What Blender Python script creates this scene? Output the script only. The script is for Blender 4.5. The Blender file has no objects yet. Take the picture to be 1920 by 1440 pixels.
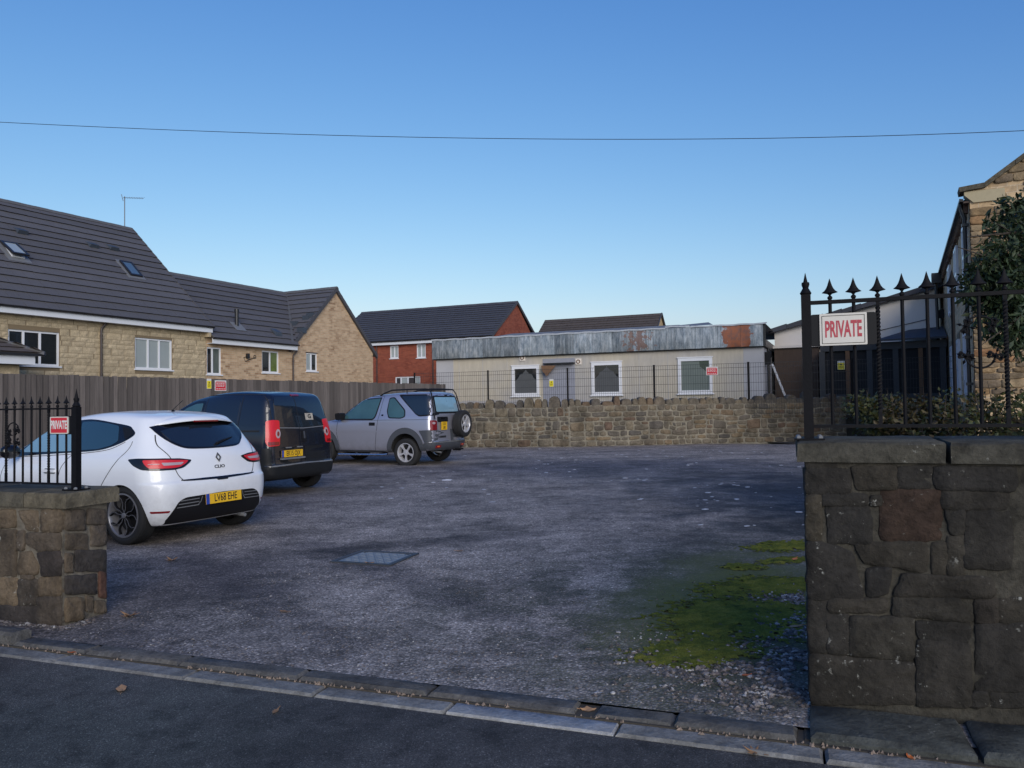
import bpy, bmesh, math, random
from math import sin, cos, pi, radians, sqrt, tan, atan2, floor
from mathutils import Vector, Matrix, noise
from mathutils.bvhtree import BVHTree
from mathutils.geometry import delaunay_2d_cdt
rnd = random.Random(7)
S = bpy.context.scene
COL = S.collection

# ------------------------------------------------------------------ camera
FPX, CAMH, PITCH, ROLL = 1460.0, 1.45, math.atan(40 / 1460.0), radians(0.8)
_up0 = Vector((0, -sin(PITCH), cos(PITCH)))
FW = Vector((0, cos(PITCH), sin(PITCH)))
RT = Vector((1, 0, 0)) * cos(ROLL) - _up0 * sin(ROLL)
UP = _up0 * cos(ROLL) + Vector((1, 0, 0)) * sin(ROLL)
CAMPOS = Vector((0, 0, CAMH))
cd = bpy.data.cameras.new('camera')
cam = bpy.data.objects.new('camera', cd)
COL.objects.link(cam)
cam.matrix_world = Matrix(((RT.x, UP.x, -FW.x, 0), (RT.y, UP.y, -FW.y, 0), (RT.z, UP.z, -FW.z, CAMH), (0, 0, 0, 1)))
cd.sensor_width = 36.0
cd.lens = FPX / 1920 * 36
cd.clip_start = 0.05
cd.clip_end = 3000
S.camera = cam
# ------------------------------------------------------------------ world, sun, exposure
SUN_EL, SUN_AZ = radians(13.0), radians(165)      # azimuth clockwise from +Y
W = bpy.data.worlds.new('World')
S.world = W
W.use_nodes = True
nt = W.node_tree
sky = nt.nodes.new('ShaderNodeTexSky')
sky.sky_type = 'NISHITA'
sky.sun_disc = False
sky.sun_elevation = SUN_EL
sky.sun_rotation = SUN_AZ
sky.altitude = 60
sky.air_density = 1.0
sky.dust_density = 2.0
sky.ozone_density = 3.5
bg = nt.nodes['Background']
bg.inputs['Strength'].default_value = 0.12
# camera response of the photograph: each channel of the sky gets its own gain and contrast
_sep = nt.nodes.new('ShaderNodeSeparateColor')
_com = nt.nodes.new('ShaderNodeCombineColor')
nt.links.new(sky.outputs[0], _sep.inputs[0])
for _i, (_tint, _p, _a) in enumerate(((.74, 1.65, .101 / .114 ** 1.65), (.84, 1.21, .286 / .266 ** 1.21), (.98, .72, .68 / .591 ** .72))):
    _m = nt.nodes.new('ShaderNodeMath'); _m.operation = 'MULTIPLY'; _m.inputs[1].default_value = _tint * .2018
    _c = nt.nodes.new('ShaderNodeMath'); _c.operation = 'MINIMUM'; _c.inputs[1].default_value = (.36, .68, 1.15)[_i]
    _w = nt.nodes.new('ShaderNodeMath'); _w.operation = 'POWER'; _w.inputs[1].default_value = _p
    _g = nt.nodes.new('ShaderNodeMath'); _g.operation = 'MULTIPLY'; _g.inputs[1].default_value = _a / .2018
    nt.links.new(_sep.outputs[_i], _m.inputs[0]); nt.links.new(_m.outputs[0], _c.inputs[0]); nt.links.new(_c.outputs[0], _w.inputs[0])
    nt.links.new(_w.outputs[0], _g.inputs[0]); nt.links.new(_g.outputs[0], _com.inputs[_i])
nt.links.new(_com.outputs[0], bg.inputs[0])
bg.inputs['Strength'].default_value = 0.12
ld = bpy.data.lights.new('sun', 'SUN')
ld.energy = 1.6
ld.angle = radians(40)
ld.color = (1.0, 0.92, 0.84)
sun = bpy.data.objects.new('sun', ld)
COL.objects.link(sun)
_sd = Vector((sin(SUN_AZ) * cos(SUN_EL + .1), cos(SUN_AZ) * cos(SUN_EL + .1), sin(SUN_EL + .1)))
sun.rotation_euler = _sd.to_track_quat('Z', 'Y').to_euler()
S.view_settings.view_transform = 'Standard'
S.view_settings.look = 'None'
S.view_settings.exposure = 0.64
S.view_settings.gamma = 1.0
S.view_settings.use_curve_mapping = False


# ------------------------------------------------------------------ pixel -> place helpers (measurements from the photo)
def ray(x, y):
    return FW + RT * ((x - 960) / FPX) - UP * ((y - 720) / FPX)


def on_plane(x, y, P0, n):
    d = ray(x, y)
    t = (Vector(P0) - CAMPOS).dot(n) / d.dot(n)
    return CAMPOS + d * t


def ground_at(x, y, z=0.0):
    return on_plane(x, y, (0, 0, z), Vector((0, 0, 1)))


class Frame:
    """a local frame: origin on the ground, local x along 'ang' (degrees from +X)"""
    def __init__(s, o, ang):
        s.o = Vector((o[0], o[1], o[2] if len(o) > 2 else 0)); s.a = radians(ang)
        s.u = Vector((cos(s.a), sin(s.a), 0)); s.v = Vector((-sin(s.a), cos(s.a), 0))

    def xz(s, px, py, y=0.0):
        P = on_plane(px, py, s.o + s.v * y, s.v) - s.o
        return P.dot(s.u), P.z

    def yz(s, px, py, x=0.0):
        P = on_plane(px, py, s.o + s.u * x, s.u) - s.o
        return P.dot(s.v), P.z


# ------------------------------------------------------------------ materials
MATS = {}


def newmat(name):
    m = bpy.data.materials.new(name)
    m.use_nodes = True
    MATS[name] = m
    t = m.node_tree
    return m, t, t.nodes['Principled BSDF']


def N(t, typ, **kw):
    n = t.nodes.new(typ)
    for k, v in kw.items():
        if k[0] == 'i' and k[1:].isdigit():
            n.inputs[int(k[1:])].default_value = v
        else:
            setattr(n, k, v)
    return n


def ramp(t, src, stops):
    r = t.nodes.new('ShaderNodeValToRGB')
    e = r.color_ramp.elements
    while len(e) < len(stops):
        e.new(0.5)
    for i, (p, c) in enumerate(stops):
        e[i].position = p
        e[i].color = (c[0], c[1], c[2], 1) if not isinstance(c, (int, float)) else (c, c, c, 1)
    t.links.new(src, r.inputs[0])
    return r.outputs[0]


def mixc(t, f, a, b, mode='MIX'):
    m = t.nodes.new('ShaderNodeMix')
    m.data_type = 'RGBA'
    m.blend_type = mode
    for sock, v in ((m.inputs[0], f), (m.inputs[6], a), (m.inputs[7], b)):
        if isinstance(v, (int, float)):
            sock.default_value = v
        elif isinstance(v, tuple):
            sock.default_value = (v[0], v[1], v[2], 1)
        else:
            t.links.new(v, sock)
    return m.outputs[2]


def math_(t, op, a, b=None, c=None, clamp=False):
    m = t.nodes.new('ShaderNodeMath')
    m.operation = op
    m.use_clamp = clamp
    for i, v in enumerate((a, b, c)):
        if v is None:
            continue
        if isinstance(v, (int, float)):
            m.inputs[i].default_value = v
        else:
            t.links.new(v, m.inputs[i])
    return m.outputs[0]


def coord(t, kind='Object', scale=(1, 1, 1)):
    c = t.nodes.new('ShaderNodeTexCoord') if kind == 'Object' else t.nodes.new('ShaderNodeNewGeometry')
    src = c.outputs['Object'] if kind == 'Object' else c.outputs['Position']
    if scale == (1, 1, 1):
        return src
    mp = t.nodes.new('ShaderNodeMapping')
    mp.inputs['Scale'].default_value = scale
    t.links.new(src, mp.inputs[0])
    return mp.outputs[0]


def noise_(t, vec, scale, detail=5, rough=.55, w=None):
    n = t.nodes.new('ShaderNodeTexNoise')
    n.inputs['Scale'].default_value = scale
    n.inputs['Detail'].default_value = detail
    n.inputs['Roughness'].default_value = rough
    if w is not None:
        n.noise_dimensions = '4D'
        t.links.new(w, n.inputs['W'])
    t.links.new(vec, n.inputs['Vector'])
    return n.outputs[0]


def bump_(t, b, h, strength, dist=.01):
    n = t.nodes.new('ShaderNodeBump')
    n.inputs['Strength'].default_value = strength
    n.inputs['Distance'].default_value = dist
    t.links.new(h, n.inputs['Height'])
    t.links.new(n.outputs[0], b.inputs['Normal'])


def simple(name, c, rough=.6, metal=0, coat=0, var=.0, vscale=8, bump=0, bscale=60, rand=0, spec=.5, stretch=(1, 1, 1)):
    m, t, b = newmat(name)
    b.inputs['Roughness'].default_value = rough
    b.inputs['Metallic'].default_value = metal
    b.inputs['Coat Weight'].default_value = coat
    b.inputs['Coat Roughness'].default_value = .04
    b.inputs['Specular IOR Level'].default_value = spec
    col = None
    if var or rand:
        v = coord(t, 'Object', stretch)
        oi = t.nodes.new('ShaderNodeObjectInfo')
        w = math_(t, 'MULTIPLY', oi.outputs['Random'], 20)
        n = noise_(t, v, vscale, 5, .6, w)
        f = math_(t, 'MULTIPLY_ADD', n, var * 2.4, 1 - var * 1.2)
        if rand:
            r = math_(t, 'MULTIPLY_ADD', oi.outputs['Random'], rand * 2, 1 - rand)
            f = math_(t, 'MULTIPLY', f, r)
        cc = t.nodes.new('ShaderNodeCombineColor')
        for i in range(3):
            t.links.new(math_(t, 'MULTIPLY', f, c[i]), cc.inputs[i])
        t.links.new(cc.outputs[0], b.inputs['Base Color'])
    else:
        b.inputs['Base Color'].default_value = (c[0], c[1], c[2], 1)
    if bump:
        v = coord(t, 'Object', stretch)
        bump_(t, b, noise_(t, v, bscale, 6, .65), bump)
    return m


def stone_mat(name, stops, lichen=.0, dark=.5, rough=.92, world=True, sc=1.0, lcol=(.42, .42, .38), soot=.7, bmp=.75):
    """sandstone: hue per stone from Object Info Random, mottling, soot, pale lichen spots"""
    m, t, b = newmat(name)
    oi = t.nodes.new('ShaderNodeObjectInfo')
    v = coord(t, 'Pos' if world else 'Object')
    base = ramp(t, oi.outputs['Random'], stops)
    n1 = noise_(t, v, 9 * sc, 8, .65)
    n2 = noise_(t, v, 42 * sc, 6, .7)
    n3 = noise_(t, v, 3.1 * sc, 4, .6)
    f = ramp(t, n1, [(.28, 1 - dark), (.5, .95), (.75, 1.35)])
    c = mixc(t, 1.0, base, f, 'MULTIPLY')
    f2 = ramp(t, n2, [(.3, .62), (.55, 1.0), (.8, 1.3)])
    c = mixc(t, .8, c, f2, 'MULTIPLY')
    f3 = ramp(t, n3, [(.32, .45), (.55, 1.05)])
    c = mixc(t, soot, c, f3, 'MULTIPLY')
    if lichen:
        l1 = ramp(t, noise_(t, v, 22 * sc, 5, .7), [(.62, 0), (.70, 1)])
        l2 = ramp(t, noise_(t, v, 3.7 * sc, 2, .5), [(.5, 0), (.64, 1)])
        lm = math_(t, 'MULTIPLY', math_(t, 'MULTIPLY', l1, l2), lichen)
        c = mixc(t, lm, c, lcol)
    t.links.new(c, b.inputs['Base Color'])
    b.inputs['Roughness'].default_value = rough
    b.inputs['Specular IOR Level'].default_value = .25
    h = math_(t, 'ADD', math_(t, 'MULTIPLY', n1, 1.0), math_(t, 'MULTIPLY', n2, .5))
    bump_(t, b, h, bmp, .02)
    return m


# ------------------------------------------------------------------ object helpers
def link(o, parent=None):
    COL.objects.link(o)
    if parent is not None:
        o.parent = parent
    return o


def tag(o, label=None, cat=None, group=None, kind=None):
    if label: o['label'] = label
    if cat: o['category'] = cat
    if group: o['group'] = group
    if kind: o['kind'] = kind
    return o


def thing(name, label, cat, loc=(0, 0, 0), rz=0.0, group=None, kind=None):
    o = bpy.data.objects.new(name, None)
    o.empty_display_size = .2
    COL.objects.link(o)
    o.location = loc
    o.rotation_euler = (0, 0, rz)
    return tag(o, label, cat, group, kind)


def mobj(name, verts, faces, mat, parent=None, smooth=False, angle=None):
    me = bpy.data.meshes.new(name)
    me.from_pydata([tuple(v) for v in verts], [], faces)
    if mat: me.materials.append(mat)
    if smooth or angle:
        me.shade_smooth()
        if angle: me.set_sharp_from_angle(angle=radians(angle))
    o = bpy.data.objects.new(name, me)
    return link(o, parent)


def inst(name, me, parent=None, loc=(0, 0, 0), rot=(0, 0, 0), sc=(1, 1, 1)):
    o = bpy.data.objects.new(name, me)
    o.location = loc; o.rotation_euler = rot; o.scale = sc
    return link(o, parent)


class MB:
    """collects shapes into one mesh"""
    def __init__(s):
        s.v = []; s.f = []

    def add(s, vs, fs):
        n = len(s.v); s.v += [Vector(q) for q in vs]; s.f += [tuple(i + n for i in f) for f in fs]
        return s

    def box(s, a, b, M=None):
        x0, y0, z0 = a; x1, y1, z1 = b
        vs = [(x0, y0, z0), (x1, y0, z0), (x1, y1, z0), (x0, y1, z0), (x0, y0, z1), (x1, y0, z1), (x1, y1, z1), (x0, y1, z1)]
        if M: vs = [M @ Vector(q) for q in vs]
        return s.add(vs, [(0, 3, 2, 1), (4, 5, 6, 7), (0, 1, 5, 4), (1, 2, 6, 5), (2, 3, 7, 6), (3, 0, 4, 7)])

    def prism(s, poly, y0, y1, axis='y'):
        """poly in (x,z) extruded along y (or (x,y) along z, or (y,z) along x)"""
        n = len(poly)
        def P(a, b, c):
            return {'y': (a, c, b), 'z': (a, b, c), 'x': (c, a, b)}[axis]
        vs = [P(a, b, y0) for a, b in poly] + [P(a, b, y1) for a, b in poly]
        fs = [tuple(range(n)), tuple(range(2 * n - 1, n - 1, -1))] + [(i, i + n, (i + 1) % n + n, (i + 1) % n) for i in range(n)]
        return s.add(vs, fs)

    def tube(s, pts, r, n=8, cap=True, closed=False):
        pts = [Vector(p) for p in pts]
        rs = r if isinstance(r, (list, tuple)) else [r] * len(pts)
        base = len(s.v)
        prev = None
        for i, p in enumerate(pts):
            if closed: d = pts[(i + 1) % len(pts)] - pts[i - 1]
            else: d = pts[min(i + 1, len(pts) - 1)] - pts[max(i - 1, 0)]
            d.normalize()
            a = prev if prev is not None else (Vector((0, 0, 1)) if abs(d.z) < .9 else Vector((1, 0, 0)))
            x = (a - d * a.dot(d)).normalized(); prev = x
            y = d.cross(x)
            for k in range(n):
                w = 2 * pi * k / n
                s.v.append(p + (x * cos(w) + y * sin(w)) * rs[i])
        m = len(pts)
        for i in range(m if closed else m - 1):
            j = (i + 1) % m
            for k in range(n):
                k2 = (k + 1) % n
                s.f.append((base + i * n + k, base + i * n + k2, base + j * n + k2, base + j * n + k))
        if cap and not closed:
            s.f.append(tuple(base + k for k in range(n - 1, -1, -1)))
            s.f.append(tuple(base + (m - 1) * n + k for k in range(n)))
        return s

    def lathe(s, prof, n=24, M=None, axis='z'):
        """prof: (r, h) pairs revolved about local z (or y)"""
        base = len(s.v)
        for r, h in prof:
            for k in range(n):
                w = 2 * pi * k / n
                p = Vector((r * cos(w), r * sin(w), h)) if axis == 'z' else Vector((r * cos(w), h, r * sin(w)))
                s.v.append(M @ p if M else p)
        for i in range(len(prof) - 1):
            for k in range(n):
                k2 = (k + 1) % n
                a = (base + i * n + k, base + i * n + k2, base + (i + 1) * n + k2, base + (i + 1) * n + k)
                s.f.append(a if axis == 'z' else a[::-1])
        return s

    def obj(s, name, mat, parent=None, smooth=False, angle=None, fix=False):
        o = mobj(name, s.v, s.f, mat, parent, smooth, angle)
        if fix:
            bm = bmesh.new(); bm.from_mesh(o.data); bmesh.ops.recalc_face_normals(bm, faces=bm.faces); bm.to_mesh(o.data); bm.free()
            if smooth or angle:
                o.data.shade_smooth()
                if angle: o.data.set_sharp_from_angle(angle=radians(angle))
        return o

    def mesh(s, name, mat, smooth=False, angle=None):
        me = bpy.data.meshes.new(name)
        me.from_pydata([tuple(v) for v in s.v], [], s.f)
        if mat: me.materials.append(mat)
        if smooth or angle:
            me.shade_smooth()
            if angle: me.set_sharp_from_angle(angle=radians(angle))
        return me


def text(body, size, mat, parent, M, extrude=.002, sx=1.0, bold=0.0, name='lettering', align='CENTER', sz=1.0):
    cu = bpy.data.curves.new('t', 'FONT')
    cu.body = body; cu.size = size; cu.extrude = extrude; cu.offset = bold
    cu.align_x = align; cu.align_y = 'CENTER'; cu.resolution_u = 3
    o = bpy.data.objects.new('t', cu)
    COL.objects.link(o)
    dg = bpy.context.evaluated_depsgraph_get()
    me = bpy.data.meshes.new_from_object(o.evaluated_get(dg))
    bpy.data.objects.remove(o); bpy.data.curves.remove(cu)
    me.transform(M @ Matrix.Diagonal((sx, sz, 1, 1)))
    me.materials.clear(); me.materials.append(mat)
    me.name = name
    q = bpy.data.objects.new(name, me)
    return link(q, parent)


def face_M(x, y, z):
    """text plane facing local -y at (x,y,z)"""
    return Matrix.Translation((x, y, z)) @ Matrix.Rotation(pi / 2, 4, 'X')


# ------------------------------------------------------------------ material library
M_stone_front = stone_mat('dark_sandstone', [(0, (.030, .028, .026)), (.3, (.042, .038, .031)), (.55, (.030, .028, .026)), (.8, (.052, .045, .034)), (.93, (.036, .033, .028)), (1, (.058, .032, .022))], lichen=.75, dark=.5, bmp=1.0)  # blackened stone, base colour lowered further to hold the shade on this face
M_stone_left = stone_mat('brown_sandstone', [(0, (.125, .098, .070)), (.2, (.045, .041, .041)), (.4, (.15, .115, .080)), (.6, (.092, .075, .060)), (.8, (.165, .122, .078)), (.9, (.05, .045, .042)), (1, (.13, .06, .04))], lichen=.8, dark=.45, bmp=1.0)
M_stone_far = stone_mat('tan_rubble_stone', [(0, (.17, .14, .105)), (.25, (.10, .09, .080)), (.45, (.20, .165, .115)), (.65, (.13, .115, .095)), (.86, (.20, .15, .095)), (1, (.14, .095, .07))], lichen=.3, dark=.4, sc=.6, bmp=1.0)
M_stone_inn = stone_mat('coursed_sandstone', [(0, (.27, .20, .12)), (.25, (.19, .145, .10)), (.5, (.34, .25, .145)), (.75, (.23, .17, .11)), (.93, (.30, .20, .10)), (1, (.26, .12, .06))], dark=.3, sc=.6)
M_coping = stone_mat('coping_stone_dark', [(0, (.066, .062, .050)), (.5, (.085, .080, .064)), (1, (.06, .058, .050))], lichen=.9, dark=.6, bmp=1.0)
M_kerb_dark = stone_mat('mossy_kerb_stone', [(0, (.075, .080, .074)), (1, (.095, .10, .092))], lichen=.5, dark=.6, bmp=1.0)
M_coping_left = stone_mat('coping_stone_brown', [(0, (.115, .10, .072)), (.5, (.145, .125, .088)), (1, (.10, .09, .068))], lichen=.5, dark=.5, bmp=1.0)
M_mortar_dark = stone_mat('soot_shade_mortar', [(0, (.062, .057, .046)), (1, (.062, .057, .046))], dark=.75, bmp=1.0)  # dark mortar tone, carries the front wall's shade as well as soot
M_mortar_left = stone_mat('worn_mortar', [(0, (.17, .15, .12)), (1, (.17, .15, .12))], dark=.4)
M_mortar_far = stone_mat('pale_mortar', [(0, (.24, .215, .17)), (1, (.24, .215, .17))], dark=.4, sc=.6)
M_kerb = stone_mat('kerb_concrete', [(0, (.21, .205, .195)), (.5, (.25, .245, .232)), (.9, (.15, .15, .145)), (1, (.25, .25, .24))], dark=.45, lichen=.3)
M_kerb_in = stone_mat('worn_kerb_concrete', [(0, (.105, .10, .095)), (.5, (.13, .125, .118)), (1, (.095, .092, .088))], dark=.55, lichen=.5)
M_kerb_pale = stone_mat('new_kerb_concrete', [(0, (.40, .40, .395)), (1, (.40, .40, .395))], dark=.3, soot=.35)
M_block = stone_mat('cream_block', [(0, (.47, .375, .245)), (.4, (.52, .42, .275)), (.7, (.43, .345, .225)), (1, (.55, .44, .285))], dark=.10, sc=.7, soot=.12, bmp=.3)
M_blockmortar = simple('block_mortar', (.20, .15, .09), .95, var=.1)
M_iron = simple('black_iron', (.007, .007, .009), .6, var=.3, vscale=30, bump=.15, bscale=90, spec=.12)
M_black = simple('black_plastic', (.010, .010, .012), .5, spec=.2)
M_blackgloss = simple('black_gloss', (.006, .006, .008), .12, spec=.6)
M_rubber = simple('tyre_rubber', (.013, .013, .014), .8, var=.15)
M_white = simple('white_upvc', (.72, .73, .76), .35, var=.03)
M_fascia = simple('white_fascia_board', (.66, .68, .72), .45, var=.05)
M_glass = simple('window_glass_dark', (.014, .017, .02), .04, spec=.8)
M_glass_blind = simple('glass_over_blind', (.32, .36, .36), .08, spec=.7, var=.06, vscale=3)
M_glass_curtain = simple('glass_over_curtain', (.09, .11, .10), .08, spec=.7, var=.5, vscale=14, stretch=(3, 3, .3))
M_glass_green = simple('glass_over_plant', (.10, .14, .03), .08, spec=.7, var=.4, vscale=6)
M_pipe = simple('brown_pipe', (.045, .03, .028), .4)
M_gutter = simple('black_gutter', (.018, .018, .02), .4)
M_rooftile = simple('grey_roof_tile', (.092, .088, .094), .8, var=.16, vscale=1.6, bump=.3, bscale=25, rand=.10)
M_rooftile_dark = simple('slate_grey_tile', (.062, .062, .070), .75, var=.2, vscale=2, bump=.3, bscale=25, rand=.1)
M_rooftile_brown = simple('brown_roof_tile', (.085, .068, .058), .85, var=.35, vscale=3, bump=.3, bscale=25, rand=.12)
M_ridge = simple('ridge_tile_grey', (.10, .10, .105), .8, var=.2)
M_wood = simple('weathered_fence_wood', (.100, .086, .080), .9, var=.5, vscale=4, bump=.6, bscale=30, rand=.34, stretch=(9, 9, .45))
M_lead = simple('lead_flashing', (.16, .165, .175), .6, var=.15)
M_chrome = simple('chrome', (.75, .75, .77), .12, metal=1)
M_alloy = simple('silver_alloy', (.50, .50, .53), .3, metal=.35)
M_redlamp = simple('red_lamp', (.32, .006, .010), .12, coat=1)
M_alloy_dark = simple('dark_alloy', (.20, .20, .22), .3, metal=.4)
M_redlamp_bright = simple('bright_red_lamp', (.62, .012, .02), .35, coat=.25)
M_redlamp_dark = simple('dark_red_lamp', (.20, .008, .012), .12, coat=1)
M_lampclear = simple('clear_lamp', (.42, .33, .36), .3, coat=.3)
M_amber = simple('orange_reflector', (.75, .12, .02), .2, coat=1)
M_platey = simple('yellow_plate', (.78, .46, .02), .35)
M_blue = simple('plate_blue', (.02, .06, .35), .35)
M_ink = simple('black_ink', (.012, .012, .012), .5)
M_signred = simple('sign_red', (.55, .03, .045), .4, var=.12)
M_signred_worn = simple('worn_red_lettering', (.42, .05, .07), .6, var=.35, vscale=40)
M_signwhite = simple('sign_white', (.62, .62, .60), .5, var=.08)
M_signcream = simple('sign_cream', (.62, .59, .54), .5, var=.10)
M_signyellow = simple('sign_yellow', (.75, .62, .02), .4)
M_curtain = simple('net_curtain', (.085, .09, .095), .8, var=.15, vscale=4)
M_cream = simple('cream_render', (.74, .68, .62), .9, var=.12, vscale=.9, bump=.15, bscale=50)
M_greyrender = simple('grey_render', (.40, .40, .42), .9, var=.15, vscale=1.2)
M_darkwood = simple('dark_brown_timber', (.075, .05, .038), .8, var=.3, stretch=(3, 3, .4))
M_greywood = simple('grey_painted_timber', (.055, .057, .06), .8, var=.2)
M_void = simple('dark_interior', (.012, .013, .016), .9)
M_litter = simple('litter_white', (.5, .5, .52), .7)
M_leafdry = simple('dry_leaf', (.30, .17, .085), .8, var=.25, vscale=20, rand=.3)
M_leaforange = simple('orange_leaf', (.50, .13, .03), .7, var=.2, vscale=20, rand=.2)
M_bark = simple('bark', (.05, .04, .032), .95, var=.3, bump=.8, bscale=20, stretch=(1, 1, .3))
M_soil = simple('soil', (.05, .042, .032), .95, var=.3, bump=.5)
M_grass = simple('rough_grass', (.05, .07, .025), .95, var=.35, vscale=2, bump=.5)
M_wire = simple('mesh_wire', (.02, .022, .025), .5)
M_oldtimber = simple('rotten_timber', (.16, .09, .05), .9, var=.4, vscale=20)


def leafmat(name, a, b_, c_, rough=.55):
    m, t, b = newmat(name)
    v = coord(t, 'Pos')
    n = noise_(t, v, 14, 4, .7)
    n2 = noise_(t, v, 90, 2, .5)
    c = ramp(t, n, [(.3, a), (.5, b_), (.68, c_)])
    c = mixc(t, .6, c, ramp(t, n2, [(.3, .55), (.7, 1.5)]), 'MULTIPLY')
    t.links.new(c, b.inputs['Base Color'])
    b.inputs['Roughness'].default_value = rough
    b.inputs['Specular IOR Level'].default_value = .35
    return m


M_leaf = leafmat('tree_leaf', (.012, .024, .012), (.024, .042, .017), (.05, .07, .026))
M_shrub = leafmat('shrub_leaf', (.018, .030, .010), (.045, .055, .016), (.11, .085, .03))
M_shrub2 = leafmat('shrub_leaf_brown', (.03, .026, .014), (.075, .055, .025), (.055, .065, .022))


def brick_mat(name, c1, c2, mortar, dark, patch, sc=1.0):
    m, t, b = newmat(name)
    tc = t.nodes.new('ShaderNodeTexCoord')
    sp = t.nodes.new('ShaderNodeSeparateXYZ')
    t.links.new(tc.outputs['Object'], sp.inputs[0])
    cb = t.nodes.new('ShaderNodeCombineXYZ')
    xy = math_(t, 'ADD', sp.outputs[0], sp.outputs[1])
    t.links.new(xy, cb.inputs[0]); t.links.new(sp.outputs[2], cb.inputs[1])
    br = t.nodes.new('ShaderNodeTexBrick')
    br.inputs['Scale'].default_value = 1.0 / sc
    br.inputs['Brick Width'].default_value = .225
    br.inputs['Row Height'].default_value = .075
    br.inputs['Mortar Size'].default_value = .006
    br.inputs['Color1'].default_value = (*c1, 1); br.inputs['Color2'].default_value = (*c2, 1)
    br.inputs['Mortar'].default_value = (*mortar, 1)
    t.links.new(cb.outputs[0], br.inputs['Vector'])
    # darker bricks in patches: a cell noise quantised to bricks
    br2 = t.nodes.new('ShaderNodeTexBrick')
    br2.inputs['Scale'].default_value = 1.0 / sc
    br2.inputs['Brick Width'].default_value = .225
    br2.inputs['Row Height'].default_value = .075
    br2.inputs['Mortar Size'].default_value = 0
    br2.inputs['Bias'].default_value = -.35
    br2.inputs['Color1'].default_value = (1, 1, 1, 1); br2.inputs['Color2'].default_value = (*dark, 1)
    t.links.new(cb.outputs[0], br2.inputs['Vector'])
    pn = ramp(t, noise_(t, tc.outputs['Object'], .9, 4, .7), [(.5 - patch, 0), (.62, 1)])
    c = mixc(t, pn, br.outputs[0], mixc(t, 1.0, br.outputs[0], br2.outputs[0], 'MULTIPLY'))
    c = mixc(t, .5, c, ramp(t, noise_(t, tc.outputs['Object'], 3, 6, .7), [(.3, .7), (.7, 1.3)]), 'MULTIPLY')
    t.links.new(c, b.inputs['Base Color'])
    b.inputs['Roughness'].default_value = .9
    b.inputs['Specular IOR Level'].default_value = .2
    bump_(t, b, math_(t, 'SUBTRACT', 1, br.outputs['Fac']), .5, .006)
    return m


M_brick_buff = brick_mat('buff_brick', (.56, .395, .25), (.45, .30, .18), (.50, .42, .31), (.45, .36, .32), .06)
M_brick_red = brick_mat('red_brick', (.30, .085, .048), (.235, .062, .037), (.20, .09, .07), (.7, .6, .6), .0)
M_brick_tan = brick_mat('tan_brick', (.50, .36, .2), (.42, .3, .16), (.4, .33, .22), (.6, .5, .45), .0)


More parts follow.
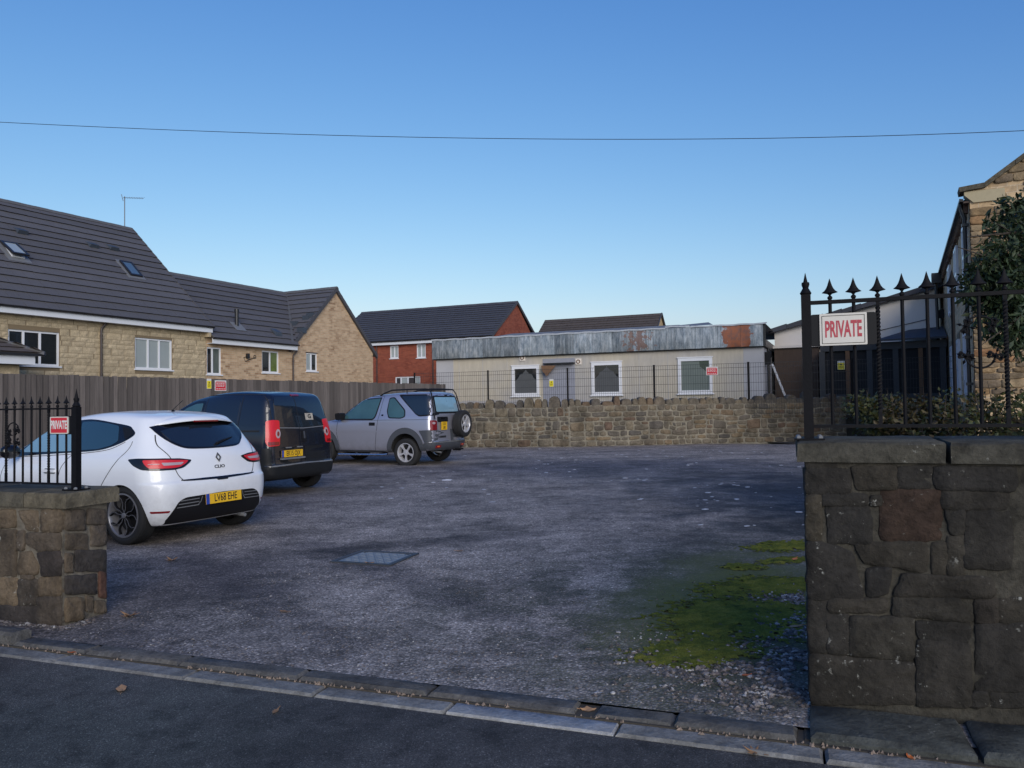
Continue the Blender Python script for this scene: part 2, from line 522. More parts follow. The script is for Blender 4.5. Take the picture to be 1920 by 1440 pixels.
def tarmac(name, base, lo, hi, agg, patches, blot=.9, green=False, bumpk=.6):
    m, t, b = newmat(name)
    v = coord(t, 'Pos')
    vo = t.nodes.new('ShaderNodeTexVoronoi')
    vo.inputs['Scale'].default_value = agg
    vo.inputs['Randomness'].default_value = 1
    t.links.new(v, vo.inputs['Vector'])
    sp = t.nodes.new('ShaderNodeSeparateColor')
    t.links.new(vo.outputs['Color'], sp.inputs[0])
    cell = ramp(t, sp.outputs[0], [(0, lo), (.55, 1.0), (.86, hi * .7 + .3), (.97, hi), (1, hi * 1.8)])
    gap = ramp(t, vo.outputs['Distance'], [(.35, 1.0), (.75, .45)])
    c = mixc(t, 1.0, base, cell, 'MULTIPLY')
    c = mixc(t, .8, c, gap, 'MULTIPLY')
    n = noise_(t, v, blot, 7, .68)
    c = mixc(t, 1.0, c, ramp(t, n, [(.34, .48), (.47, .84), (.55, 1.05), (.7, 1.3)]), 'MULTIPLY')
    n5 = noise_(t, v, 5.5, 6, .75)
    c = mixc(t, .8, c, ramp(t, n5, [(.36, .42), (.48, .95), (.62, 1.12)]), 'MULTIPLY')
    wob = noise_(t, v, 1.3, 6, .7)
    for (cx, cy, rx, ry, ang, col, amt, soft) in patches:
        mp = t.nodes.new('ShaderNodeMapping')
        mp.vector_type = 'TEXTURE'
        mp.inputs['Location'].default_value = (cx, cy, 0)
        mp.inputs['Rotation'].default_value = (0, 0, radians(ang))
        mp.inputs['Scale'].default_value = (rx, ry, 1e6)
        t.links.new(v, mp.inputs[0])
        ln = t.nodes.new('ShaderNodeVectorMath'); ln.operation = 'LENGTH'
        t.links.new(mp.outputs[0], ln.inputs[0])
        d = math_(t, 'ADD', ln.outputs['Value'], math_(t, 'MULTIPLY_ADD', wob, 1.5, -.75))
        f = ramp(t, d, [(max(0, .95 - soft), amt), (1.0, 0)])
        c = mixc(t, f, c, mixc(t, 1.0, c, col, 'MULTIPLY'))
    if green:
        # worn spots where the grit has gone and the black binder shows between the chippings
        sp1 = ramp(t, noise_(t, v, 1.15, 9, .80), [(.50, 0), (.59, 1)])
        sp2 = ramp(t, noise_(t, v, 75, 3, .7), [(.40, .12), (.52, .75), (.62, 1.25)])
        c = mixc(t, math_(t, 'MULTIPLY', sp1, .85), c, mixc(t, 1.0, c, sp2, 'MULTIPLY'))
        sp3 = ramp(t, noise_(t, coord(t, 'Pos', (.55, 1.9, 1)), 1.9, 7, .7), [(.60, 0), (.66, .6)])
        c = mixc(t, sp3, c, mixc(t, 1.0, c, (.5, .5, .52), 'MULTIPLY'))
        g1 = ramp(t, noise_(t, v, 2.2, 6, .75), [(.46, 0), (.54, .9)])
        mp = t.nodes.new('ShaderNodeMapping'); mp.vector_type = 'TEXTURE'
        mp.inputs['Location'].default_value = (1.1, 5.6, 0)
        mp.inputs['Scale'].default_value = (2.3, 3.0, 1e6)
        t.links.new(v, mp.inputs[0])
        ln = t.nodes.new('ShaderNodeVectorMath'); ln.operation = 'LENGTH'
        t.links.new(mp.outputs[0], ln.inputs[0])
        gm = math_(t, 'MULTIPLY', g1, ramp(t, ln.outputs['Value'], [(.4, 1), (1.0, 0)]))
        c = mixc(t, math_(t, 'MULTIPLY', gm, ramp(t, noise_(t, v, 48, 4, .8), [(.40, 1), (.60, .25)])), c, (.028, .034, .016))
        mp = t.nodes.new('ShaderNodeMapping'); mp.vector_type = 'TEXTURE'
        mp.inputs['Location'].default_value = (1.55, 5.9, 0)
        mp.inputs['Rotation'].default_value = (0, 0, radians(-24))
        mp.inputs['Scale'].default_value = (1.15, 3.1, 1e6)
        t.links.new(v, mp.inputs[0])
        ln = t.nodes.new('ShaderNodeVectorMath'); ln.operation = 'LENGTH'
        t.links.new(mp.outputs[0], ln.inputs[0])
        e1 = ramp(t, math_(t, 'ADD', ln.outputs['Value'], math_(t, 'MULTIPLY_ADD', wob, 1.1, -.55)), [(.25, 1), (1.0, 0)])
        e2 = ramp(t, math_(t, 'ADD', math_(t, 'MULTIPLY', noise_(t, v, 55, 5, .8), 1.0), math_(t, 'MULTIPLY', e1, .30)), [(.58, 0), (.68, .92)])
        c = mixc(t, math_(t, 'MULTIPLY', e1, e2), c, mixc(t, noise_(t, v, 4, 4, .7), (.04, .05, .018), (.15, .155, .03)))
    t.links.new(c, b.inputs['Base Color'])
    b.inputs['Roughness'].default_value = .85
    b.inputs['Specular IOR Level'].default_value = .35
    h = math_(t, 'SUBTRACT', math_(t, 'MULTIPLY', n5, .6), vo.outputs['Distance'])
    bump_(t, b, h, bumpk, .008)
    return m


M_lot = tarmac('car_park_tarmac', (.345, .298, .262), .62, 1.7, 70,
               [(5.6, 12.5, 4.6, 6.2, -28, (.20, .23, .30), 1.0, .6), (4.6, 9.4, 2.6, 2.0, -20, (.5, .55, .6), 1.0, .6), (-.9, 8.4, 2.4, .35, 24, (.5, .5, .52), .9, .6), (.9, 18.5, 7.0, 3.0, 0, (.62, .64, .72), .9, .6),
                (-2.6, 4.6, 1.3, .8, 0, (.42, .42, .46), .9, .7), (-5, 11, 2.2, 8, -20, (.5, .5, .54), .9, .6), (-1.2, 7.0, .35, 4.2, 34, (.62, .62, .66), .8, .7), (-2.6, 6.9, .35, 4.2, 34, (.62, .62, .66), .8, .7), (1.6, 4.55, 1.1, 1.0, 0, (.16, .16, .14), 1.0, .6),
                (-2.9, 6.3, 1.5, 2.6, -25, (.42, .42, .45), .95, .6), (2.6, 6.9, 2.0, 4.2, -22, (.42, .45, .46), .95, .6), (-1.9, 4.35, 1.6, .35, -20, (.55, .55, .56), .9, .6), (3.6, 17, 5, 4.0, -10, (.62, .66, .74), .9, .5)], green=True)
M_road = tarmac('road_tarmac', (.085, .080, .076), .8, 1.7, 160, [(-2.2, 3.2, 1.6, 1.6, 0, (.85, .95, .9), .9, .6)], blot=.6, bumpk=.4)

# ================================================================== THE GROUND
RA = -19.5
RF = Frame((0, 0), RA)
RFu, RFv = RF.u, RF.v


def uv(P):
    return P.dot(RFu), P.dot(RFv)


tag(mobj('ground', [(-500, -300, -.16), (500, -300, -.16), (500, 900, -.16), (-500, 900, -.16)], [(0, 1, 2, 3)], M_grass), kind='structure')


def sheet(name, u0, u1, v0, v1, z, mat, parent=None, thick=.12):
    b = MB().box((u0, v0, z - thick), (u1, v1, z))
    o = b.obj(name, mat, parent)
    o.rotation_euler = (0, 0, radians(RA))
    return tag(o, kind='structure')


road = sheet('road', -45, 40, -4.2, 3.462, -.035, M_road)
pav = sheet('pavement', -45, 40, -7.5, -4.35, .06, M_road)
# car park surface: a gently uneven grid
nx, ny = 90, 80
vs = []; fs = []
for j in range(ny + 1):
    for i in range(nx + 1):
        u = -16 + 40 * i / nx
        w = (j / ny) ** 1.6
        v = 3.735 + 24.5 * w
        P = RFu * u + RFv * v
        h = noise.noise(Vector((P.x * .5, P.y * .5, 0))) * .012 * min(1, (v - 3.735) * 1.2)
        vs.append((P.x, P.y, h - .002))
for j in range(ny):
    for i in range(nx):
        a = j * (nx + 1) + i
        fs.append((a, a + 1, a + nx + 2, a + nx + 1))
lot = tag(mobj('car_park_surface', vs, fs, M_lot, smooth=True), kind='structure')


def lot_h(x, y):
    P = Vector((x, y, 0)); v = P.dot(RFv)
    return noise.noise(Vector((x * .5, y * .5, 0))) * .012 * min(1, max(0, (v - 3.735) * 1.2)) - .002


# ---------------------------------------------------------------- kerb stones
kerb = thing('kerb', None, None, (0, 0, 0), radians(RA), kind='structure')


def block(x0, x1, y0, y1, z0, z1, bev=.012, jit=.004, seed=0, ztop2=None):
    """a worn bevelled block: top edges rounded"""
    r = random.Random(seed)
    ztb = z1 if ztop2 is None else ztop2
    m = MB()
    rings = [(0, z0, 0), (0, -bev, 1), (bev, 0, 1)]
    pts = []
    nxs = max(2, int((x1 - x0) / .12))
    outline = []
    for i in range(nxs): outline.append((x0 + (x1 - x0) * i / nxs, y0))
    outline += [(x1, y0), (x1, (y0 + y1) / 2)]
    for i in range(nxs): outline.append((x1 - (x1 - x0) * i / nxs, y1))
    outline += [(x0, y1), (x0, (y0 + y1) / 2)]
    n = len(outline)
    cx, cy = (x0 + x1) / 2, (y0 + y1) / 2
    vs = []
    for ins, z, top in rings:
        for (a, b) in outline:
            da = ins * (1 if a < cx else -1) * (1 if abs(a - cx) > (x1 - x0) / 2 - .001 else 0)
            db = ins * (1 if b < cy else -1) * (1 if abs(b - cy) > (y1 - y0) / 2 - .001 else 0)
            zt = z1 + (ztb - z1) * (b - y0) / (y1 - y0)
            zz = (zt + z + r.uniform(-jit, jit) * .6) if top else z0
            vs.append((a + da + r.uniform(-jit, jit), b + db + r.uniform(-jit, jit), zz))
    fs = []
    for k in range(2):
        for i in range(n):
            j = (i + 1) % n
            fs.append((k * n + i, k * n + j, (k + 1) * n + j, (k + 1) * n + i))
    fs.append(tuple(2 * n + i for i in range(n)))
    m.add(vs, fs)
    return m


u_raise = uv(ground_at(1500, 1392, 0))[0]
u_end = uv(ground_at(1850, 1440, 0))[0]
joints = [uv(ground_at(px, py, -.02))[0] for px, py in ((846, 1322), (1160, 1358), (600, 1293), (360, 1262), (120, 1230), (1545, 1410))]
joints = sorted(joints)
us = [joints[0] - .9 * k for k in range(12, 0, -1)] + joints + [joints[-1] + .9 * k for k in range(1, 9)]
for i in range(len(us) - 1):
    pale = abs(us[i] - joints[3]) < .01
    z = -.022 + rnd.uniform(-.003, .003)
    block(us[i] + .005, us[i + 1] - .005, 3.465, 3.598, -.13, z, .008 if pale else .012, .002, i).obj(
        'channel_stone', M_kerb_pale if pale else M_kerb, kerb, angle=40)
ji = [uv(ground_at(px, py, 0))[0] for px, py in ((800, 1300), (340, 1240), (180, 1214), (560, 1268), (1085, 1325))]
ji = sorted(ji)
us = [ji[0] - .6 * k for k in range(14, 0, -1)] + ji
for i in range(len(us) - 1):
    gap = .012
    up = .0 if us[i + 1] > ji[0] + .01 else .0
    if us[i + 1] < ji[0] - .3: up = .05
    block(us[i] + gap / 2, us[i + 1] - gap / 2, 3.604, 3.735, -.13, .004 + up, .016, .004, 50 + i).obj('kerb_stone', M_kerb_in, kerb, angle=40)
a0 = ji[-1] + .09
block(a0, a0 + .36, 3.602, 3.735, -.13, -.004, .014, .004, 90).obj('kerb_stone', M_kerb_in, kerb, angle=40)
block(a0 + .37, u_raise - .012, 3.602, 3.735, -.13, .006, .014, .004, 91).obj('kerb_stone', M_kerb_in, kerb, angle=40)
block(u_raise + .05, u_end - .02, 3.612, 3.975, -.13, .022, .018, .007, 92).obj('kerb_stone', M_kerb_dark, kerb, angle=40)
u = u_end + .01
while u < 9:
    block(u, u + .86, 3.612, 3.975, -.13, .030, .018, .007, int(u * 100)).obj('kerb_stone', M_kerb_dark, kerb, angle=40)
    u += .885
MB().box((-12, 3.59, -.13), (9, 3.74, -.016)).obj('kerb_bedding', M_soil, kerb)
MB().box((u_raise + .02, 3.63, -.13), (9, 3.97, -.012)).obj('kerb_bedding', M_soil, kerb)
# kerb across the road
for i in range(40):
    block(-30 + i * .915, -30 + i * .915 + .9, -4.345, -4.21, -.13, .07, .012, .003, 200 + i).obj('kerb_stone', M_kerb, kerb)


# ================================================================== STONE WALLS
def resample(poly, step):
    out = []
    n = len(poly)
    for i in range(n):
        a = Vector(poly[i]); b = Vector(poly[(i + 1) % n])
        k = max(1, int(round((b - a).length / step)))
        for j in range(k):
            out.append(a + (b - a) * j / k)
    return out


def outset_(P, d):
    n = len(P)
    area = sum(P[i].x * P[(i + 1) % n].y - P[(i + 1) % n].x * P[i].y for i in range(n))
    sg = 1 if area > 0 else -1
    out = []
    for i in range(n):
        e = P[(i + 1) % n] - P[i - 1]
        nr = Vector((e.y, -e.x)).normalized() * sg
        out.append(P[i] + nr * d)
    return out


def stone_obj(parent, quad, mat, prot=.02, depth=.05, seed=0, fine=.03, rough=.006, name='stone', grow=0.0):
    """a rough-faced stone: quad = outline in local (x,z), face towards -y"""
    r = random.Random(seed)
    ring = resample(quad, fine)
    # round the corners: one smoothing pass
    n = len(ring)
    ring = [ring[i] * .76 + (ring[i - 1] + ring[(i + 1) % n]) * .12 for i in range(n)]
    c = sum(ring, Vector((0, 0))) / n
    if grow:
        ring = outset_(ring, grow)
    so = Vector((r.uniform(0, 99), r.uniform(0, 99), 0))
    ring = [p + (p - c).normalized() * (noise.noise(Vector((p.x * 16, p.y * 16, 0)) + so) * rough * 1.5 + noise.noise(Vector((p.x * 55, p.y * 55, 4)) + so) * rough * .9) for p in ring]
    vs = []
    tx, tz = r.uniform(-.3, .3) * prot, r.uniform(-.3, .3) * prot
    rings = [(1.0, depth), (1.0, -prot * .55), (.93, -prot * .92), (.62, -prot * 1.0), (.3, -prot * 1.0)]
    for k, (s_, y) in enumerate(rings):
        for p in ring:
            q = c + (p - c) * s_
            if k >= 2:  # keep an even margin on long stones
                dd = (p - c)
                L = dd.length
                q = c + dd * (max(.05, (L - .006) / L) if k == 2 else s_)
            d = 0 if k == 0 else (noise.noise(Vector((q.x * 11, q.y * 15, 3)) + so) * 1.5 + noise.noise(Vector((q.x * 30, q.y * 48, 8)) + so) * .9) * rough * (1 if k > 1 else .3)
            vs.append((q.x, y + d + (tx * (q.x - c.x) / .2 + tz * (q.y - c.y) / .2 if k > 1 else 0), q.y))
    vs.append((c.x, -prot * 1.1, c.y))
    fs = []
    for k in range(len(rings) - 1):
        for i in range(n):
            j = (i + 1) % n
            fs.append((k * n + i, k * n + j, (k + 1) * n + j, (k + 1) * n + i))
    k = len(rings) - 1
    for i in range(n):
        fs.append((k * n + i, k * n + (i + 1) % n, k * n + n))
    o = mobj(name, vs, fs, mat, parent, smooth=True)
    return o


def rubble_rows(x0, x1, z0, z1, hmean, wmean, r, gap=.014, hv=.35):
    """random coursed rubble quads"""
    out = []
    z = z0
    while z < z1 - .02:
        h = hmean * r.uniform(1 - hv, 1 + hv)
        if z + h > z1 - hmean * .45: h = z1 - z
        x = x0
        while x < x1 - .01:
            w = wmean * r.uniform(.55, 1.6)
            if x + w > x1 - wmean * .35: w = x1 - x
            split = h > hmean * 1.1 and r.random() < .35
            def q(a, b, c, d):
                j = lambda: r.uniform(-gap, gap) * .9
                g = gap / 2 + r.uniform(0, gap * .5)
                out.append([(a + g + j() * .6, c + g + j() * .4), (b - g + j() * .6, c + g + j() * .4), (b - g + j(), d - g + j() * .6), (a + g + j(), d - g + j() * .6)])
            if split:
                m = z + h * r.uniform(.4, .6)
                q(x, x + w, z, m)
                if r.random() < .5:
                    q(x, x + w * .5, m, z + h); q(x + w * .5, x + w, m, z + h)
                else:
                    q(x, x + w, m, z + h)
            else:
                q(x, x + w, z, z + h)
            x += w
        z += h
    return out


def rough_core(name, x0, x1, y0, y1, z0, z1, mat, parent, step=.06, amp=.006):
    """mortar core of a wall, front and end faces uneven"""
    nxx = max(1, int((x1 - x0) / step)); nz = max(1, int((z1 - z0) / step))
    m = MB().box((x0, y0 + .03, z0), (x1, y1, z1 - .001))
    vs = []; fs = []
    for j in range(nz + 1):
        for i in range(nxx + 1):
            x = x0 + (x1 - x0) * i / nxx; z = z0 + (z1 - z0) * j / nz
            vs.append((x, y0 + noise.noise(Vector((x * 9, z * 9, 7))) * amp, z))
    for j in range(nz):
        for i in range(nxx):
            a = j * (nxx + 1) + i
            fs.append((a, a + 1, a + nxx + 2, a + nxx + 1))
    m.add(vs, fs)
    for xx in (x0 - .001, x1 + .001):
        m.add([(xx, y0, z0), (xx, y0 + .04, z0), (xx, y0 + .04, z1), (xx, y0, z1)], [(0, 1, 2, 3)])
    return m.obj(name, mat, parent)


# ---------------- the dark wall beside the entrance
RWo = ground_at(1519, 1325)
RW = Frame(RWo, RA)
rwall = thing('boundary_wall', 'sandstone wall coloured dark for soot and shade, with thick coping beside the mossy ground', 'stone wall', RWo, radians(RA))
RW_T = .34; RW_H = 1.255
rough_core('mortar', .006, 4.6, -.006, RW_T, -.05, RW_H - .092, M_mortar_dark, rwall, step=.03, amp=.009)


def zq(L, ox, oy, s):
    return [(ox + a / s, oy + b / s) for a, b in L]


def rect(a, b, c, d):
    return [(a, b), (c, b), (c, d), (a, d)]


r2 = [rect(100, 388, 385, 430), rect(100, 442, 490, 625), [(515, 425), (865, 415), (860, 590), (560, 590)], rect(890, 418, 1150, 580), [(1178, 425), (1850, 430), (1840, 605), (1200, 590)],
      rect(100, 655, 248, 1005), rect(275, 650, 640, 722), rect(668, 655, 742, 720), [(315, 740), (640, 735), (672, 900), (660, 1030), (325, 1030)], rect(752, 615, 1225, 1005),
      [(1245, 622), (1790, 622), (1780, 755), (1255, 745)], [(1285, 770), (1420, 775), (1415, 960), (1320, 960)], [(1450, 780), (1800, 775), (1800, 1240), (1430, 1230)], rect(1300, 985, 1415, 1290),
      [(100, 1030), (240, 1035), (500, 1120), (590, 1440), (590, 1480), (105, 1480)], [(540, 1050), (1115, 1040), (1112, 1262), (620, 1190)], rect(1172, 1042, 1278, 1290),
      [(640, 1245), (820, 1250), (800, 1440), (640, 1470)], [(930, 1300), (1640, 1330), (1660, 1440), (1640, 1470), (860, 1455)]]
r3 = [rect(130, 55, 312, 478), rect(330, 62, 790, 150), rect(325, 190, 478, 492), [(505, 205), (1000, 215), (995, 545), (505, 495)], [(855, 48), (1380, 60), (1490, 225), (860, 178)],
      [(1052, 245), (1460, 255), (1455, 405), (1055, 375)], [(1055, 395), (1460, 425), (1475, 920), (1050, 915)], rect(1535, 265, 1900, 800), [(170, 510), (1000, 585), (1020, 900), (180, 905)],
      rect(1490, 820, 1610, 925), rect(1640, 830, 2000, 925), [(1520, 60), (1690, 60), (1690, 235), (1530, 235)], rect(1720, 60, 1990, 240)]
sd = 0
for grp, oy in ((r2, 780), (r3, 1110)):
    for q in grp:
        pts = [RW.xz(x, y, 0) for x, y in zq(q, 1480, oy, 4.364)][::-1]
        pts = [(max(p[0], .008), max(p[1], -.01)) for p in pts]
        sd += 1
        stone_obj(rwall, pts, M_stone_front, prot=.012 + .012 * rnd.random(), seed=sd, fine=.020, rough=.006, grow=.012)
xe = RW.xz(1480 + 1800 / 4.364, 900, 0)[0]
for q in rubble_rows(xe + .06, 4.55, 0, RW_H - .13, .16, .24, rnd):
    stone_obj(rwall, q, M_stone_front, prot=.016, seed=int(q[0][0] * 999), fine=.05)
for q in rubble_rows(0.0, RW_T, 0, RW_H - .13, .2, .3, rnd):     # end face, turned
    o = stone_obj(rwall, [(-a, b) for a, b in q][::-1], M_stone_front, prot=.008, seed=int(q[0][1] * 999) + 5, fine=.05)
    o.rotation_euler = (0, 0, -pi / 2); o.location = (.008, 0, 0)
# coping stones
jx = RW.xz(1480 + 1290 / 4.364, 850, -.04)[0]
for a, b, s_ in ((-.032, jx, 1), (jx + .012, jx + .92, 2), (jx + .932, jx + 1.8, 3), (jx + 1.815, jx + 2.8, 4), (jx + 2.81, 4.6, 5)):
    block(a, b, -.03, RW_T + .06, RW_H - .094, RW_H - (.004 if s_ == 2 else 0), .010, .006, s_ + 300, ztop2=RW_H + .012).obj('coping_stone', M_coping, rwall, angle=45)

# ---------------- the brown wall on the other side of the entrance
LWo = ground_at(119, 1174)
LW = Frame(LWo, RA)
lwall = thing('boundary_wall', 'brown rubble stone wall end with patched mortar beside the white hatchback', 'stone wall', LWo, radians(RA))
LW_T = .36; LW_H = .895
rough_core('mortar', -4.5, -.006, -.004, LW_T, -.05, LW_H - .095, M_mortar_left, lwall, step=.03, amp=.008)
lf = [rect(0, 225, 122, 350), [(150, 235), (290, 235), (292, 380), (210, 372)], rect(325, 225, 466, 385), rect(0, 378, 128, 712), rect(146, 385, 188, 520), [(212, 402), (462, 400), (462, 520), (300, 530), (205, 475)],
      [(170, 545), (240, 540), (292, 640), (290, 700), (152, 702)], [(300, 550), (462, 535), (462, 712), (330, 712)], rect(170, 712, 258, 736), rect(0, 738, 142, 930), [(155, 748), (285, 748), (290, 925), (150, 935)],
      [(300, 735), (462, 728), (462, 860), (300, 862)], [(295, 880), (462, 868), (466, 1085), (295, 1070)], [(0, 945), (280, 945), (285, 1070), (0, 1055)]]
sd = 400
for q in lf:
    pts = [LW.xz(x, y, 0) for x, y in zq(q, 0, 900, 4)][::-1]
    pts = [(min(p[0], -.008), max(p[1], -.01)) for p in pts]
    sd += 1
    stone_obj(lwall, pts, M_stone_left, prot=.010 + .014 * rnd.random(), seed=sd, fine=.020, rough=.006, grow=.009)
xe = LW.xz(-2, 1000, 0)[0]
for q in rubble_rows(-4.45, xe, 0, LW_H - .12, .15, .22, rnd):
    stone_obj(lwall, q, M_stone_left, prot=.016, seed=int(-q[0][0] * 999), fine=.05)
le = [rect(478, 222, 640, 380), rect(650, 212, 808, 335), rect(470, 402, 660, 528), [(680, 345), (808, 335), (808, 488), (680, 500)], rect(476, 548, 548, 700), rect(562, 520, 808, 690),
      [(476, 722), (724, 702), (722, 858), (478, 862)], rect(738, 685, 808, 888), [(484, 882), (628, 878), (632, 1055), (484, 1075)], rect(640, 868, 700, 990), rect(706, 902, 808, 1005)]
for q in le:
    pts = []
    for x, y in zq(q, 0, 900, 4):
        yy, zz = LW.yz(x, y, 0)
        pts.append((min(max(yy, .01), LW_T - .01), max(zz, 0)))
    sd += 1
    o = stone_obj(lwall, pts[::-1], M_stone_left, prot=.012 + .01 * rnd.random(), seed=sd, fine=.022, rough=.006)
    o.rotation_euler = (0, 0, pi / 2); o.location = (-.006, 0, 0)
for a, b, s_ in ((-4.5, -3.4, 1), (-3.39, -2.5, 6), (-2.49, -1.6, 7), (-1.59, -.9, 8), (-.892, -.338, 2), (-.33, .05, 3)):
    block(a, b, -.030, LW_T + .06, LW_H - .10, LW_H, .014, .005, s_ + 330, ztop2=LW_H + .008).obj('coping_stone', M_coping_left, lwall, angle=45)


# ================================================================== RAILINGS
def spear_mesh(h, w, r0):
    """arrow head: square collar, flared barbs, long point (flattened in depth)"""
    m = MB()
    m.lathe([(r0 * .9, 0), (r0 * 1.5, .005 * h / .12), (r0 * 1.5, .012), (r0 * .9, .018)], 10)
    # solid blade: revolved profile flattened front to back
    prof = [(.16, .0), (.13, .06), (.30, .13), (1.0, .20), (.98, .225), (.68, .32), (.46, .45), (.30, .60), (.17, .78), (.07, .92), (.004, 1.0)]
    m.lathe([(w * a, h * b + .016) for a, b in prof], 12, Matrix.Diagonal((1, .42, 1, 1)))
    return m.mesh('spearhead', M_iron, angle=35)


def twisted_mesh(z0, z1, r, turns):
    m = MB(); n = int(turns * 12)
    base = 0
    for i in range(n + 1):
        f = i / n
        z = z0 + (z1 - z0) * f
        tw = 0 if f < .12 or f > .93 else (f - .12) / .81 * turns * 2 * pi
        for k in range(4):
            w = tw + pi / 4 + k * pi / 2
            m.v.append(Vector((r * 1.35 * cos(w), r * 1.35 * sin(w), z)))
    for i in range(n):
        for k in range(4):
            m.f.append((i * 4 + k, i * 4 + (k + 1) % 4, i * 4 + 4 + (k + 1) % 4, i * 4 + 4 + k))
    return m.mesh('baluster', M_iron, angle=30)


def post(parent, x, y, zb, zt, w, hs, plate=.07):
    m = MB().box((x - w / 2, y - w / 2, zb + .008), (x + w / 2, y + w / 2, zt))
    o = m.obj('post', M_iron, parent)
    f = MB().lathe([(w * .52, zt), (w * .62, zt + .008), (w * .45, zt + .022), (w * .30, zt + .034), (w * .42, zt + .05), (w * .40, zt + .062), (w * .30, zt + hs * .45), (w * .12, zt + hs * .8), (.001, zt + hs)], 12, Matrix.Translation((x, y, 0)))
    f.obj('finial', M_iron, o, angle=40)
    b = MB().box((x - plate, y - plate, zb), (x + plate, y + plate, zb + .009))
    bo = b.obj('base_plate', M_iron, parent)
    for sx in (-1, 1):
        for sy in (-1, 1):
            MB().lathe([(.0125, 0), (.0125, .007), (.007, .014), (.001, .015)], 6, Matrix.Translation((x + sx * plate * .72, y + sy * plate * .72, zb + .009))).obj('bolt', M_lead, bo, angle=30)
    return o


def scroll(cx, cz, r0, r1, a0, turns, n=26, y=0):
    return [(cx + (r0 + (r1 - r0) * (i / n)) * cos(a0 + turns * 2 * pi * i / n), y, cz + (r0 + (r1 - r0) * (i / n)) * sin(a0 + turns * 2 * pi * i / n)) for i in range(n + 1)]


def flower(parent, cx, cz, y, r, flip=1):
    """an eight-armed iron rosette: curls and pointed leaves round a boss"""
    w = MB()
    for k in range(4):
        a = k * pi / 2 + .5
        pts = []
        for i in range(15):
            f = i / 14
            rad = r * (.15 + f * .85)
            ang = a + flip * (1 if k % 2 else -1) * f * f * 1.0
            pts.append((cx + rad * cos(ang), y, cz + rad * sin(ang)))
        e = pts[-1]
        d = Vector(pts[-1]) - Vector(pts[-3])
        nrm = Vector((-d.z, 0, d.x)).normalized() * (flip * (1 if k % 2 else -1))
        c2 = Vector(e) + nrm * r * .22
        for i in range(1, 12):
            t_ = i / 11 * 4.2
            off = (Vector(e) - c2) * (1 - i * .035)
            s_ = flip * (1 if k % 2 else -1)
            pts.append(tuple(c2 + Vector((off.x * cos(t_ * s_) - off.z * sin(t_ * s_), 0, off.x * sin(t_ * s_) + off.z * cos(t_ * s_)))))
        w.tube(pts, .0042, 6)
    w.lathe([(.001, -.016), (r * .16, -.012), (r * .2, 0), (r * .16, .012), (.001, .016)], 10, Matrix.Translation((cx, y, cz)), axis='y')
    o = w.obj('rosette', M_iron, parent, angle=50)
    lm = MB()
    for k in range(4):
        a = k * pi / 2 + 1.25
        dx, dz = cos(a), sin(a)
        px_, pz_ = -dz, dx
        L = r * 1.15
        b0 = Vector((cx + dx * r * .5, y, cz + dz * r * .5))
        vs = [b0, b0 + Vector((dx * L * .35 + px_ * L * .2, -.006, dz * L * .35 + pz_ * L * .2)), b0 + Vector((dx * L * .35 - px_ * L * .2, -.006, dz * L * .35 - pz_ * L * .2)),
              b0 + Vector((dx * L * .8, .002, dz * L * .8)), b0 + Vector((dx * L * .35, -.012, dz * L * .35)), b0 + Vector((dx * L * .35, .012, dz * L * .35))]
        lm.add(vs, [(0, 1, 4), (1, 3, 4), (3, 2, 4), (2, 0, 4), (1, 0, 5), (3, 1, 5), (2, 3, 5), (0, 2, 5)])
        lm.tube([(cx, y, cz), tuple(b0)], .0045, 5)
    lm.obj('iron_leaf', M_iron, o)
    return o


# --- railing on the dark wall
ry = .16
rail1 = thing('iron_railing', 'tall black iron railing with arrowhead spikes on the dark stone wall', 'railing', RWo, radians(RA))
px0, zt0 = RW.xz(1513, 568, ry)
zb0 = RW.xz(1517, 799, ry)[1]
postx = RW.xz(1517, 815, ry)[0]
pw = .045
ztop_post = RW.xz(1511, 553, ry)[1]
ztip = RW.xz(1509, 512, ry)[1]
zrail = RW.xz(1560, 566, ry)[1]
zrlow = RW.xz(1560, 799, ry)[1]
post(rail1, postx, ry, RW_H + .004, ztop_post, pw, ztip - ztop_post)
for z, t_ in ((zrail, .009), (zrlow, .008)):
    MB().box((postx + .02, ry - .012, z - t_), (4.4, ry + .012, z + t_)).obj('rail', M_iron, rail1)
bx = [RW.xz(px, 680, ry)[0] for px in (1559, 1605, 1650, 1695, 1741, 1789, 1838, 1888)]
step = (bx[-1] - bx[0]) / 7
bx = [bx[0] + step * k for k in range(8)] + [bx[0] + step * k for k in range(8, 36) if bx[0] + step * k < 4.35]
hs = RW.xz(1603, 517, ry)[1] - zrail - .01
mb = MB(); mb.tube([(0, 0, zrlow), (0, 0, zrail + .012)], .0085, 8)
bar_me = mb.mesh('baluster', M_iron, angle=50)
sp_me = spear_mesh(hs - .02, .037, .008)
tw_me = twisted_mesh(zrlow, zrail + .012, .0085, 7)
for k, x in enumerate(bx):
    me = tw_me if k % 5 == 2 else bar_me
    o = inst('baluster', me, rail1, (x, ry, 0))
    inst('spearhead', sp_me, o, (0, 0, zrail + .012), (0, 0, rnd.uniform(-.15, .15)), (1, 1, rnd.uniform(.95, 1.04)))
